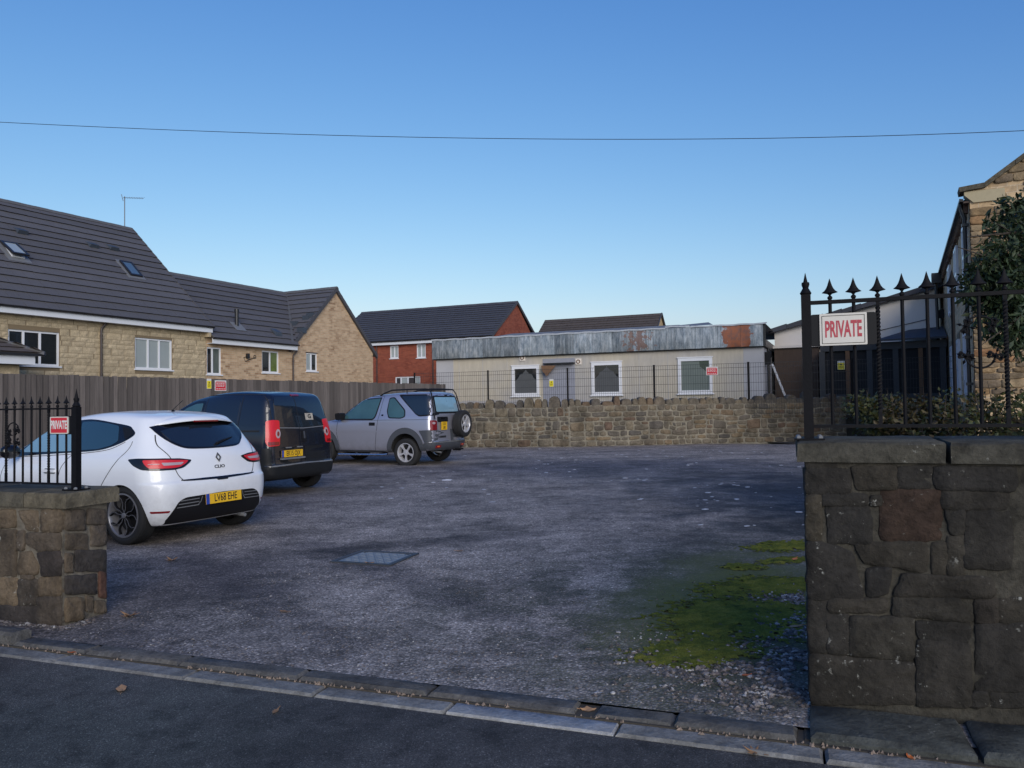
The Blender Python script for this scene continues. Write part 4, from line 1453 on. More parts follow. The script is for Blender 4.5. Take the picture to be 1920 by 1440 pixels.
# ---------------- low porch/garage roof in front of the cream house
PFo = Vector((-12.9, 20.6, 0))
PF = Frame(PFo, 63.5)
pr = thing('garage', 'low garage corner with hipped tile roof and white fascia behind the fence', 'garage', PFo, radians(63.5))
gx1, gz = PF.xz(66, 684)
gz1 = PF.xz(66, 668)[1]
rx1 = PF.xz(80, 661)[0]
MB().box((-5, .28, 0), (gx1 - .25, 3.5, gz)).obj('wall', M_block, pr)
MB().box((-5, -.0, gz), (gx1, .022, gz1)).obj('fascia_board', M_fascia, pr)
MB().box((gx1 - .022, .023, gz), (gx1, 3.6, gz1)).obj('fascia_board', M_fascia, pr)
MB().prism([(-5, gz1 + .005), (rx1, gz1 + .005), (rx1, gz1 + .07), (-5, gz1 + .07)], -.10, 0.02).obj('gutter', M_gutter, pr)
zg = gz1 + .075
d_ = 1.9
tz = .8
deck, ng = roof_slope(pr, (-5, -.1, zg), (rx1 + .02, -.1, zg), (-5, d_, zg + d_ * tz * .62), (rx1 - d_, d_, zg + d_ * tz * .62), .3, .3, .03, M_rooftile_brown, 200)
roof_slope(pr, (rx1 + .02, -.1, zg), (rx1 + .02, 3.9, zg), (rx1 - d_, d_, zg + d_ * tz * .62), (rx1 - d_, d_ + .01, zg + d_ * tz * .62), .3, .3, .03, M_rooftile_brown, 230)
ridge_tiles(pr, (rx1 + .0, -.1, zg + .01), (rx1 - d_, d_, zg + d_ * tz * .62), .1, M_ridge, .4)

# ---------------- red brick house D
DAng = -23.3
Dc = Vector((-1.1, 45.4, 0))
DF = Frame(Dc, DAng)
hD = thing('house', 'red brick house with dark tiled roof and two small upstairs windows', 'house', Dc, radians(DAng))
XD0 = -11.5
ZDe = 5.28
DD = 3.6
ZDr = on_plane(975, 568, Dc, DF.u).z
wD = []
for (a, b, c, d) in ((731, 747, 648, 672), (781, 798, 645, 671)):
    x0 = DF.xz(a, c)[0]; x1 = DF.xz(b, c)[0]; wD.append((x0, x1, DF.xz((a + b) / 2, d)[1], min(DF.xz((a + b) / 2, c)[1], ZDe - .02)))
x0 = DF.xz(741, 706)[0]; x1 = DF.xz(788, 706)[0]
wD.append((x0, x1, DF.xz(765, 706)[1] - 1.25, DF.xz(765, 706)[1]))
wall_holes('wall', XD0, 0, 0, ZDe + .3, wD, M_brick_red, hD)
MB().box((XD0, .11, 0), (-.001, 2 * DD, ZDe)).obj('wall', M_brick_red, hD)
window(hD, *wD[0], (.5,), (M_glass_blind,), fw=.07); window(hD, *wD[1], (.5,), (M_glass_blind,), fw=.07)
window(hD, *wD[2], (.22, .50, .78), (M_glass, M_glass_blind), fw=.07)
eaves(hD, XD0, .05, ZDe)
zDe2 = ZDe + FZ + .03
deck, nD = roof_slope(hD, (XD0, -.36, zDe2), (.12, -.36, zDe2), (XD0, DD, ZDr), (.12, DD, ZDr), .30, .30, .04, M_rooftile_dark, 300)
roof_slope(hD, (XD0, 2 * DD + .36, zDe2), (.12, 2 * DD + .36, zDe2), (XD0, DD, ZDr), (.12, DD, ZDr), .6, .6, .03, M_rooftile_dark, 330)
ridge_tiles(deck, (XD0, DD, ZDr), (.12, DD, ZDr), .12, M_rooftile_dark)
MB().prism([(0.0, ZDe), (2 * DD, ZDe), (DD, ZDr - .04)], -.15, .0, 'x').obj('gable_wall', M_brick_red, hD, fix=True)
for s_ in (0, 1):
    a = Vector((.13, DD, ZDr + .03)); b = Vector((.13, -.36 if s_ == 0 else 2 * DD + .36, zDe2))
    m = MB().add([a + Vector((-.06, 0, -.16)), b + Vector((-.06, 0, -.16)), b + Vector((-.06, 0, .02)), a + Vector((-.06, 0, .02)), a + Vector((0, 0, -.16)), b + Vector((0, 0, -.16)), b + Vector((0, 0, .02)), a + Vector((0, 0, .02))],
                 [(0, 1, 2, 3), (7, 6, 5, 4), (3, 2, 6, 7), (1, 0, 4, 5)])
    m.obj('verge_capping', M_rooftile_dark, hD, fix=True)
for px in (708, 813):
    pipe_down(hD, DF.xz(px, 690)[0], 1.5, ZDe + .1, M_pipe, swan=False)

# ---------------- far roof E
Ec = Vector((11.0, 56.5, 0))
EF = Frame(Ec, DAng)
hE = thing('house', 'distant house of which only the brown tiled roof shows over the flat roofed building', 'house', Ec, radians(DAng))
exr, ezr = EF.xz(1238, 588, 4.2); exl, _ = EF.xz(1024, 600, 4.2)
ez0 = ezr - 3.4
deck, _ = roof_slope(hE, (exl - .3, 0, ez0), (exr + .1, 0, ez0), (exl - .1, 4.2, ezr), (exr + .1, 4.2, ezr), .33, .33, .045, M_rooftile_brown, 400)
roof_slope(hE, (exl - .3, 8.4, ez0), (exr + .1, 8.4, ez0), (exl - .1, 4.2, ezr), (exr + .1, 4.2, ezr), .7, .7, .03, M_rooftile_brown, 430)
MB().prism([(0.1, ez0), (8.3, ez0), (4.2, ezr - .05)], exr - .2, exr, 'x').obj('gable_wall', M_brick_tan, hE, fix=True)
MB().box((exl, .1, 0), (exr - .01, 8.3, ez0)).obj('wall', M_brick_tan, hE)
for s_ in (0, 8.4):
    MB().tube([(exr + .12, 4.2, ezr + .03), (exr + .12, s_, ez0)], .06, 5).obj('verge_capping', M_rooftile_dark, hE)

# ================================================================== SHED (flat-roofed building)
SFo = Vector((10.02, 31.0, 0))
SFang = -23.1
SF = Frame(SFo, SFang)
shed = thing('flat_roofed_building', 'long flat roofed cream building with rusting grey metal fascia panels', 'building', SFo, radians(SFang))
SX0 = SF.xz(818, 650)[0]
zF1 = SF.xz(1432, 607)[1]; zF0 = SF.xz(1432, 649)[1]
zF1l = SF.xz(818, 637)[1]; zF0l = SF.xz(870, 671)[1]
print('shed z', zF1, zF1l, zF0, zF0l, SX0)
ZG = .95
wins = []
for (a, b, c, d) in ((960, 1012, 685, 742), (1109, 1167, 678, 740), (1271, 1337, 670, 737)):
    xa, za = SF.xz(a, c + 2); xb, zb = SF.xz(b, d)
    wins.append((xa, xb, zb, za))
wm = newmat('painted_panel_wall')
_, t, b = wm
v = coord(t, 'Object')
c = mixc(t, ramp(t, noise_(t, v, .35, 3, .5), [(.45, 0), (.6, 1)]), (.47, .425, .345), (.41, .39, .365))
sx = t.nodes.new('ShaderNodeSeparateXYZ'); t.links.new(v, sx.inputs[0])
wlow = ramp(t, math_(t, 'ADD', math_(t, 'MULTIPLY', sx.outputs[2], .5), math_(t, 'MULTIPLY', noise_(t, v, .8, 4, .6), .35)), [(.98, 1), (1.16, 0)])
c = mixc(t, math_(t, 'MULTIPLY', wlow, .75), c, (.33, .33, .35))
c = mixc(t, .5, c, ramp(t, noise_(t, coord(t, 'Object', (3, 3, .5)), 2.2, 6, .7), [(.3, .75), (.7, 1.2)]), 'MULTIPLY')
t.links.new(c, b.inputs['Base Color']); b.inputs['Roughness'].default_value = .8
M_shedwall = MATS['painted_panel_wall']
wall_holes('wall', SX0, 0, .6, zF0 + .1, [(w[0] + .1, w[1] - .1, w[2] + .1, w[3] - .1) for w in wins], M_shedwall, shed)
MB().box((SX0, .12, .6), (-.001, 9, zF0 + .05)).obj('wall', M_greyrender, shed)
# grey panels on the wall near the second window and at the corners
xg0, xg1 = SF.xz(1018, 700)[0], SF.xz(1078, 700)[0]
MB().box((xg0, -.014, ZG), (xg1, .0, SF.xz(1048, 672)[1])).obj('blocked_doorway', simple('faded_blue_grey_board', (.27, .28, .33), .8, var=.15), shed)
MB().box((-.75, -.012, ZG), (.0, -.001, zF0 - .02)).obj('grey_panel', M_greyrender, shed)
MB().box((SX0, -.012, ZG), (SX0 + .9, -.001, zF0 - .02)).obj('grey_panel', M_greyrender, shed)
for k in range(9):
    xx = SX0 + 1.2 + k * 1.22
    if any(w[0] < xx < w[1] for w in wins): continue
    MB().box((xx - .008, -.006, ZG), (xx + .008, -.001, zF0 - .02)).obj('panel_joint', M_greyrender, shed)
for i, w in enumerate(wins):
    fw = .13
    wo = MB()
    y0_, y1_ = -.05, .03
    wo.box((w[0], y0_, w[2]), (w[0] + fw, y1_, w[3])).box((w[1] - fw, y0_, w[2]), (w[1], y1_, w[3]))
    wo.box((w[0] + fw, y0_ + .002, w[3] - fw), (w[1] - fw, y1_, w[3])).box((w[0] + fw, y0_ + .002, w[2]), (w[1] - fw, y1_, w[2] + fw))
    o = wo.obj('window', M_white, shed)
    MB().box((w[0] - .06, -.09, w[2] - .05), (w[1] + .06, -.001, w[2] - .001)).obj('sill', M_white, o)
    MB().box((w[0] - .03, -.07, w[3] + .001), (w[1] + .03, -.001, w[3] + .04)).obj('trim', M_white, o)
    a, b_ = w[0] + fw - .01, w[1] - fw + .01
    c_, d_ = w[2] + fw - .01, w[3] - fw + .01
    MB().box((a, .012, c_), (b_, .02, d_)).obj('pane', M_glass, o)
    W_, H_ = b_ - a, d_ - c_
    if i < 2:   # net curtain with a swagged top, drawn up to a point
        pts = [(a, c_), (b_, c_), (b_, c_ + H_ * .50), (b_ - W_ * .14, c_ + H_ * .60), (b_ - W_ * .24, c_ + H_ * .76), (b_ - W_ * .36, c_ + H_ * .80), (a + W_ * .5, c_ + H_ * .95),
               (a + W_ * .36, c_ + H_ * .80), (a + W_ * .24, c_ + H_ * .76), (a + W_ * .14, c_ + H_ * .60), (a, c_ + H_ * .50)]
    else:
        pts = [(a, c_), (b_, c_), (b_, c_ + H_ * .62), (b_ - W_ * .1, c_ + H_ * .60), (b_ - W_ * .22, c_ + H_ * .72), (b_ - W_ * .34, c_ + H_ * .80), (b_ - W_ * .36, d_), (a, d_)]
    MB().prism(pts, .004, .0115).obj('net_curtain', M_curtain if i < 2 else simple('green_net_curtain', (.14, .17, .155), .5, var=.15, vscale=3), o, fix=True)
# fascia panels: galvanised sheets, one gone rusty
mt, t, b = newmat('galvanised_fascia')
v = coord(t, 'Object')
oi = t.nodes.new('ShaderNodeObjectInfo')
st1 = noise_(t, coord(t, 'Object', (2.4, 2.4, .8)), 2.6, 9, .78)
c = ramp(t, st1, [(.28, (.06, .08, .10)), (.42, (.17, .205, .235)), (.54, (.30, .335, .36)), (.72, (.50, .52, .54))])
st2 = noise_(t, coord(t, 'Object', (14, 14, .35)), 1.6, 4, .7)
c = mixc(t, .75, c, ramp(t, st2, [(.35, .55), (.55, 1.0), (.7, 1.5)]), 'MULTIPLY')
c = mixc(t, 1.0, c, ramp(t, oi.outputs['Random'], [(0, .75), (1, 1.35)]), 'MULTIPLY')
sx = t.nodes.new('ShaderNodeSeparateXYZ'); t.links.new(v, sx.inputs[0])
rx_ = math_(t, 'ABSOLUTE', math_(t, 'SUBTRACT', sx.outputs[0], -.95))
rn = noise_(t, v, 2.2, 6, .7)
rm = ramp(t, math_(t, 'ADD', math_(t, 'MULTIPLY', rx_, 1.25), math_(t, 'MULTIPLY_ADD', rn, 1.8, -.9)), [(.62, 1), (.66, 0)])
c = mixc(t, rm, c, mixc(t, ramp(t, noise_(t, v, 7, 4, .6), [(.4, 0), (.6, 1)]), (.33, .115, .055), (.22, .10, .07)))
rx2 = math_(t, 'ABSOLUTE', math_(t, 'SUBTRACT', sx.outputs[0], -5.0))
rm2 = ramp(t, math_(t, 'ADD', math_(t, 'MULTIPLY', rx2, .8), math_(t, 'MULTIPLY_ADD', noise_(t, v, 4, 5, .7), 3.0, -1.5)), [(.25, .8), (.32, 0)])
c = mixc(t, rm2, c, (.20, .11, .08))
t.links.new(c, b.inputs['Base Color']); b.inputs['Roughness'].default_value = .55; b.inputs['Metallic'].default_value = .25
bump_(t, b, st1, .3, .01)
M_galv = mt
nP = 17
rp_ = random.Random(12)
edges = [SX0 - .12 + (.16 - SX0) * k / nP for k in range(nP + 1)]
zt_l, zt_r = (zF1 + zF1l) / 2, (zF1 + zF1l) / 2
fh = .13
for k in range(nP):
    x0, x1 = edges[k] + .004, edges[k + 1] - .004
    nn = 6
    vs = []
    t0, t1 = rp_.uniform(-.012, .012), rp_.uniform(-.012, .012)
    for j, zz in enumerate((zF0, zF0 + .02, (zF0 + zF1) / 2, zF1 - .03, zF1)):
        for i in range(nn + 1):
            x = x0 + (x1 - x0) * i / nn
            yy = -.20 + (.03 if i in (0, nn) else 0) * 0 + rp_.uniform(-.008, .008) + (t0 + (t1 - t0) * i / nn) - .03 * sin(pi * i / nn) * (1 if 0 < j < 4 else 0) * .4
            vs.append((x, yy, zz + (rp_.uniform(-.006, .006) if j == 4 else 0)))
    fs = [(j * (nn + 1) + i, j * (nn + 1) + i + 1, (j + 1) * (nn + 1) + i + 1, (j + 1) * (nn + 1) + i) for j in range(4) for i in range(nn)]
    b0 = len(vs)
    vs += [(x0, -.10, zF0), (x1, -.10, zF0), (x1, -.10, zF1), (x0, -.10, zF1)]
    fs += [(b0, b0 + 1, nn, 0), (4 * (nn + 1), 4 * (nn + 1) + nn, b0 + 2, b0 + 3), (0, 4 * (nn + 1), b0 + 3, b0), (nn, b0 + 1, b0 + 2, 5 * (nn + 1) - 1)]
    mobj('fascia_panel', vs, fs, M_galv, shed, angle=50)
MB().box((SX0 - .1, -.12, zF0 - .04), (.02, .05, zF0 - .002)).obj('soffit', M_gutter, shed)
fl_ = MB()
nn = 60
xs_ = [SX0 - .14 + (.32 - SX0) * i / nn for i in range(nn + 1)]
for i in range(nn):
    a, b_ = xs_[i], xs_[i + 1]
    j0, j1 = .012 * sin(i * 1.7), .012 * sin((i + 1) * 1.7)
    if -3.9 < a < -3.0: j0 += .05; j1 += .05
    fl_.add([(a, -.24, zF1 - .03 + j0), (b_, -.24, zF1 - .03 + j1), (b_, -.24, zF1 + .03 + j1), (a, -.24, zF1 + .03 + j0), (a, .15, zF1 + .05), (b_, .15, zF1 + .05)], [(0, 1, 2, 3), (3, 2, 5, 4)])
fl_.obj('roof_edge_flashing', simple('worn_flashing', (.42, .45, .49), .5, var=.25), shed)
MB().add([(SX0 - .1, .1, zF1 + .03), (.1, .1, zF1 + .03), (.1, 9, zF1 + .03), (SX0 - .1, 9, zF1 + .03)], [(0, 1, 2, 3)]).obj('roof', M_lead, shed)
xh = SF.xz(1065, 628)[0]
MB().add([(SX0 + 1.6, .9, zF1 + .03), (-3.0, .9, zF1 + .03), (-3.6, 1.6, zF1 + .30), (SX0 + 3.2, 1.6, zF1 + .30), (SX0 + 3.2, 7, zF1 + .30), (-3.6, 7, zF1 + .30)], [(0, 1, 2, 3), (3, 2, 5, 4), (0, 3, 4), (1, 5, 2)]).obj('raised_roof_sheet', M_lead, shed)
MB().add([(-4.6, -.18, zF1 + .04), (-1.9, -.18, zF1 + .05), (-2.2, .6, zF1 + .24), (-3.6, .5, zF1 + .16)], [(0, 1, 2, 3)]).obj('lifted_felt', M_lead, shed)
# right-hand side wall and its clutter
MB().box((0.001, -.0, ZG - .3), (.03, 9, zF0 - .0)).obj('grey_panel', M_greyrender, shed)
MB().box((.02, -.18, zF0 + .0), (.10, 9, zF0 + .30)).obj('fascia_board', M_gutter, shed)
MB().box((-.02, -.05, zF0 - .03), (.12, -.0, zF1 - .02)).obj('corner_trim', M_gutter, shed)
MB().tube([(.10, 1.2, ZG), (.10, 1.2, zF0)], .05, 8).obj('downpipe', M_gutter, shed)
MB().box((.04, .3, 2.95), (.26, .5, 3.45)).lathe([(.001, -.12), (.10, -.06), (.10, .1), (.05, .18)], 10, Matrix.Translation((.2, .4, 3.3))).obj('security_lamp', M_black, shed)
lad = thing('ladder', 'pale ladder leaning on the grey side wall of the flat roofed building', 'ladder', SFo + SF.u * .35 + SF.v * 2.2 + Vector((0, 0, ZG)), radians(SFang))
for dy in (0, .42):
    MB().tube([(.55, dy, 0), (-.2, dy, 2.1)], .035, 6).obj('rail', M_fascia, lad)
for k in range(7):
    f = (k + .5) / 7
    MB().tube([(.55 - .75 * f, 0, 2.1 * f), (.55 - .75 * f, .42, 2.1 * f)], .02, 5).obj('rung', M_fascia, lad)
for px, py in ((980, 671), (1085, 678)):
    a, c_ = SF.xz(px, py)
    o = MB().box((a - .13, -.05, c_ - .13), (a + .13, -.001, c_ + .13)).obj('wall_vent', M_cream, shed)
    MB().lathe([(.09, 0), (.09, -.03), (.06, -.03), (.06, -.005)], 14, Matrix.Translation((a, -.05, c_)), axis='y').obj('vent_hole', M_oldtimber, o, angle=40)
# broken canopy over the old doorway
a, c_ = SF.xz(1022, 684); b_, d_ = SF.xz(1078, 683)
MB().box((a, -.28, c_ + .0), (b_, -.0, c_ + .06)).obj('broken_canopy', M_gutter, shed)
xa, za = SF.xz(1019, 686); xb, zb = SF.xz(1046, 686); xc, zc = SF.xz(1026, 706)
MB().add([(xa, -.30, za), (xb, -.28, zb), (xc + .1, -.34, zc), (xa + .05, -.32, (za + zc) / 2), (xa, -.26, za), (xb, -.24, zb), (xc + .1, -.30, zc), (xa + .05, -.28, (za + zc) / 2)],
         [(0, 3, 2, 1), (4, 5, 6, 7), (0, 1, 5, 4), (1, 2, 6, 5), (2, 3, 7, 6), (3, 0, 4, 7)]).obj('hanging_board', M_oldtimber, shed, fix=True)
# terrace ground behind the rubble wall
tb = [(-2.35, 27.85), (1.95, 27.05), (12.2, 28.8), (20, 30.2), (40, 22), (60, 60), (-6, 60), (-4, 40)]
MB().prism(tb, -.1, ZG - .02, 'z').obj('raised_ground', M_soil, None, fix=True)
tag(bpy.data.objects['raised_ground'], kind='structure')


# ================================================================== FAR RUBBLE WALL
def far_wall(label, A, B, H0, seed, cop=True, ztop=None):
    A = Vector((A[0], A[1], 0)); B = Vector((B[0], B[1], 0))
    d = B - A; L = d.length; ang = atan2(d.y, d.x)
    w = thing('rubble_wall', label, 'stone wall', A, ang)
    rough_core('mortar', 0, L, 0, .4, -.1, H0, M_mortar_far, w, step=.25, amp=.01)
    r = random.Random(seed)
    for q in rubble_rows(0, L, .0, H0 - .02, .235, .36, r, gap=.022, hv=.42):
        q = [(a, min(H0 - .01, max(0, b + (noise.noise(Vector((a * 1.1 + seed, b * 2.0, 3))) * .09 + noise.noise(Vector((a * 3.5, b * 3.0 + seed, 9))) * .035) * min(1, b * 3, (H0 - b) * 3)))) for a, b in q]
        stone_obj(w, q, M_stone_far, prot=.028, seed=r.randint(0, 99999), fine=.12, rough=.012)
    x = .02
    while x < L - .1 and cop:
        ww = r.uniform(.16, .42); hh = r.uniform(.14, .30) if r.random() > .18 else r.uniform(.30, .42)
        if x + ww > L: ww = L - x
        # upright boulder: rounded block
        m = MB(); n = 8
        dz = -.02
        prof = []
        for i in range(n + 1):
            a = pi * i / n
            e = 2.6
            cx = (abs(cos(a)) ** (2 / e)) * (1 if cos(a) > 0 else -1)
            prof.append((x + ww / 2 + cx * ww * .49, H0 + dz + (abs(sin(a)) ** (2 / e)) * hh))
        out = []
        for (yy, s_) in ((.02, .78), (-.02 + .03, .97), (.20, 1.0), (.36, .97), (.40, .75)):
            for (a, b) in prof:
                cxm = x + ww / 2
                out.append((cxm + (a - cxm) * s_ + r.uniform(-.008, .008), yy - .03 + r.uniform(-.01, .01), H0 + dz + (b - H0 - dz) * (.4 + .6 * s_) + r.uniform(-.01, .01)))
        k = n + 1
        fs = []
        for j in range(4):
            for i in range(n):
                fs.append((j * k + i, j * k + i + 1, (j + 1) * k + i + 1, (j + 1) * k + i))
        fs.append(tuple(range(n, -1, -1))); fs.append(tuple(4 * k + i for i in range(n + 1)))
        m.add(out, fs)
        m.obj('cope_stone', M_stone_far, w, smooth=True, fix=True)
        x += ww + r.uniform(.005, .06)
    return w


FA = (-2.45, 27.6); FB = (1.95, 26.75); FC = (12.2, 28.5); FD = (17.5, 29.3)
far_wall('shorter stretch of rubble wall with upright cope stones behind the silver car', FA, FB, 1.37, 5)
far_wall('long rubble wall with upright cope stones in front of the flat roofed building', (FB[0] + .0, FB[1] + .0), FC, 1.42, 8)
# dark sloping footing strip along the longer wall
# ================================================================== MESH FENCE
mf = thing('mesh_fence', 'dark green wire mesh fence with black posts on the raised ground', 'fence', (0, 0, 0))
p0 = Vector((.304 * 27.9, 27.9, 0)); dd = Vector((-cos(radians(22)), sin(radians(22)), 0)) * 3.4
pts = [p0 + dd * k for k in range(-3, 5)]
tops = []
for k, P in enumerate(pts):
    zt = 2.86
    MB().box((-.035, -.03, ZG - .1), (.035, .03, zt + .03)).obj('fence_post', M_iron, mf).location = P
pane = MB()
Lp = dd.length
nw_ = int(Lp / .085)
for i in range(nw_ + 1):
    x = Lp * i / nw_
    pane.add([(x - .0045, 0, ZG), (x + .0045, 0, ZG), (x + .0045, 0, 2.86), (x - .0045, 0, 2.86)], [(0, 1, 2, 3)])
    pane.add([(x, -.0045, ZG), (x, .0045, ZG), (x, .0045, 2.86), (x, -.0045, 2.86)], [(0, 1, 2, 3)])
for z in (ZG + .1, 1.25, 1.55, 1.85, 2.15, 2.45, 2.70, 2.85):
    pane.box((0, -.006, z - .006), (Lp, .006, z + .006))
pme = pane.mesh('mesh_panel', M_wire)
for k in range(len(pts) - 1):
    a = pts[k]
    o = inst('mesh_panel', pme, mf, (a.x, a.y, 0), (0, 0, atan2(dd.y, dd.x)))


def flat_sign(label, px, py0, px1, py1, frame, y, kind, cat='sign', name='warning_sign'):
    x0, z1 = frame.xz(px, py0, y); x1, z0 = frame.xz(px1, py1, y)
    cx, cz = (x0 + x1) / 2, (z0 + z1) / 2
    w, h = (x1 - x0) / 2, (z1 - z0) / 2
    o = thing(name, label, cat, frame.o + frame.u * cx + frame.v * y + Vector((0, 0, cz)), frame.a)
    mat = M_signred if kind == 'red' else M_signwhite
    pl = MB().box((-w, -.008, -h), (w, 0, h)).obj('sign_plate', M_signwhite, o)
    if kind == 'red':
        MB().box((-w * .9, -.0100, -h * .88), (w * .9, -.0081, h * .62)).obj('red_panel', M_signred, pl)
        m = MB()
        rr_ = random.Random(int(px))
        for zz in (.40, .12, -.12, -.62):
            x = -w * .75
            while x < w * .7:
                l = w * rr_.uniform(.12, .4)
                m.box((x, -.0115, h * (zz - .055)), (min(x + l, w * .78), -.0101, h * (zz + .055)))
                x += l + w * .1
        m.obj('lettering', M_signwhite, pl)
        m = MB(); m.box((-w * .8, -.0098, h * .70), (w * .8, -.0082, h * .80)); m.obj('lettering', M_signred, pl)
    else:
        MB().box((-w * .92, -.0100, -h * .95), (w * .92, -.0081, h * .58)).obj('yellow_panel', M_signyellow, pl)
        m = MB(); m.add([(-w * .38, -.0110, h * .05), (w * .38, -.0110, h * .05), (0, -.0110, h * .48)], [(0, 1, 2)])
        for zz in (-.2, -.4, -.6):
            m.box((-w * .6, -.0112, h * (zz - .04)), (w * .6, -.0101, h * (zz + .04)))
        m.obj('warning_symbol', M_ink, pl)
    return o


MFr = Frame(p0, degrees_ := 0)
MFr = Frame(p0, -22.0)
flat_sign('small yellow warning sign hung on the mesh fence by the broken canopy', 1030, 711, 1038, 725, MFr, -.02, 'yellow')
flat_sign('red and white notice hung on the mesh fence over a window of the building', 1324, 688, 1346, 703, MFr, -.02, 'red')

# ================================================================== CLOSEBOARD TIMBER FENCE
# runs up the left boundary from the near corner to the rubble wall
hf = 2.23
F0 = on_plane(-6, 701, (0, 0, hf), Vector((0, 0, 1)))
F1 = on_plane(740, 718.8, (0, 0, hf), Vector((0, 0, 1)))
fd = (F1 - F0); fd.z = 0; fdn = fd.normalized()
FE = on_plane(816, 721.5, (0, 0, hf), Vector((0, 0, 1)))
tf = thing('timber_fence', 'tall weathered grey closeboard timber fence behind the parked vehicles', 'fence', (F0.x, F0.y, 0), atan2(fdn.y, fdn.x))
TF = Frame((F0.x, F0.y, 0), math.degrees(atan2(fdn.y, fdn.x)))
Ltot = (FE - F0).length
vars_ = []
for k in range(6):
    r = random.Random(40 + k)
    w = .118 + r.uniform(-.012, .012)
    m = MB()
    vs = []
    for z in (0, .7, 1.4, 1.0 * hf):
        bow = r.uniform(-.004, .004)
        zz = z if z < 1.5 else hf + r.uniform(-.0, .012)
        vs += [(bow, 0, zz), (w + bow, -.022, zz + (r.uniform(-.01, .01) if z > 1.5 else 0)), (w + bow, .004, zz), (bow, .012, zz)]
    fs = []
    for j in range(3):
        for i in range(4):
            fs.append((j * 4 + i, j * 4 + (i + 1) % 4, j * 4 + 4 + (i + 1) % 4, j * 4 + 4 + i))
    fs.append((12, 13, 14, 15)); fs.append((3, 2, 1, 0))
    vars_.append(m.add(vs, fs).mesh('board', M_wood))
x = -3.0
k = 0
while x < Ltot:
    inst('board', vars_[rnd.randrange(6)], tf, (x, rnd.uniform(-.004, .004), rnd.uniform(-.012, .012)), (0, rnd.uniform(-.008, .008), 0), (1, 1, 1))
    x += .108 + rnd.uniform(-.004, .008)
for z in (.35, 1.2, 1.9):
    MB().box((-3, .015, z - .04), (Ltot, .07, z + .04)).obj('fence_rail', M_wood, tf)
for i in range(8):
    MB().box((-2.5 + i * 2.4, .071, 0), (-2.4 + i * 2.4, .17, 2.0)).obj('fence_post', M_wood, tf)
flat_sign('yellow warning sign screwed to the timber fence beside the red notice', 387.5, 710, 396, 729, TF, -.02, 'yellow')
flat_sign('red and white notice screwed to the timber fence above the black van', 402.5, 713, 424, 733, TF, -.02, 'red')
# brick garden side ground behind the fence
tag(MB().add([(F0.x - 3, F0.y - 6, -.05), (FE.x + .2, FE.y + .3, -.05), (-2, 70, -.05), (-60, 70, -.05), (-60, F0.y - 6, -.05)], [(0, 1, 2, 3, 4)]).obj('garden_ground', M_soil), kind='structure')

# ================================================================== STONE INN ON THE FAR SIDE
IAng = -26.5
Io = Vector((11.70, 19.7, 0))
IF = Frame(Io, IAng)
mside, t, b = newmat('coursed_sandstone_wall')
tc = t.nodes.new('ShaderNodeTexCoord'); sp = t.nodes.new('ShaderNodeSeparateXYZ'); t.links.new(tc.outputs['Object'], sp.inputs[0])
cb = t.nodes.new('ShaderNodeCombineXYZ'); t.links.new(sp.outputs[0], cb.inputs[0]); t.links.new(sp.outputs[2], cb.inputs[1])
br = t.nodes.new('ShaderNodeTexBrick')
br.inputs['Scale'].default_value = 1; br.inputs['Brick Width'].default_value = .42; br.inputs['Row Height'].default_value = .165; br.inputs['Mortar Size'].default_value = .012
br.inputs['Color1'].default_value = (.60, .43, .25, 1); br.inputs['Color2'].default_value = (.36, .26, .16, 1); br.inputs['Mortar'].default_value = (.56, .44, .30, 1)
t.links.new(cb.outputs[0], br.inputs['Vector'])
c = mixc(t, .8, br.outputs[0], ramp(t, noise_(t, tc.outputs['Object'], 5, 7, .7), [(.3, .55), (.7, 1.4)]), 'MULTIPLY')
t.links.new(c, b.inputs['Base Color']); b.inputs['Roughness'].default_value = .95
bump_(t, b, math_(t, 'SUBTRACT', 1, br.outputs['Fac']), .6, .02)
inn = thing('stone_building', 'tall coursed sandstone building with gable end, kneeler stone and black drainpipe', 'building', Io, radians(IAng))
zk = IF.xz(1815, 380)[1]
zkt = IF.xz(1815, 356)[1]
IW = 8.4
sl_i = (IF.xz(1920, 290)[1] - IF.xz(1846, 345)[1]) / (IF.xz(1920, 290)[0] - IF.xz(1846, 345)[0])
xk = IF.xz(1846, 345)[0]
zI = zkt + .02
print('inn', zk, zkt, sl_i, xk)
MB().prism([(.02, -.1), (IW, -.1), (IW, zI), (IW - xk, zI), (IW / 2, zI + (IW / 2 - xk) * sl_i), (xk, zI), (.02, zI)], .02, .6).obj('wall', mside, inn, fix=True)
# gable stonework, coursed
r = random.Random(77)
z = 1.55
VX = 2.3
while z < 9.3:
    h = r.choice((.13, .16, .16, .19, .22))
    xl = 0.0
    if z > zI: xl = xk + (z + h * .4 - zI) / sl_i
    x = xl
    if abs(z - zk) < .0: pass
    while x < VX - .02:
        w = min(r.uniform(.22, .62), VX - x)
        if VX - x - w < .12: w = VX - x
        if not (z + h > zk - .02 and z < zkt and x < 1.0):
            q = [(x + .008, z + .007), (x + w - .008, z + .007 + r.uniform(-.006, .006)), (x + w - .008, z + h - .007), (x + .008, z + h - .007 + r.uniform(-.006, .006))]
            stone_obj(inn, q, M_stone_inn, prot=.03, seed=r.randint(0, 99999), fine=.11, rough=.014)
        x += w
    z += h
kx1 = IF.xz(1884, 370)[0]
MB().prism([(-.10, zkt - .05), (-.10, zkt - .14), (.10, zk - .02), (kx1, zk - .02), (kx1, zkt - .06)], -.04, .3).obj('kneeler_stone', simple('smooth_kneeler', (.40, .34, .22), .9, var=.12, bump=.2), inn, fix=True)
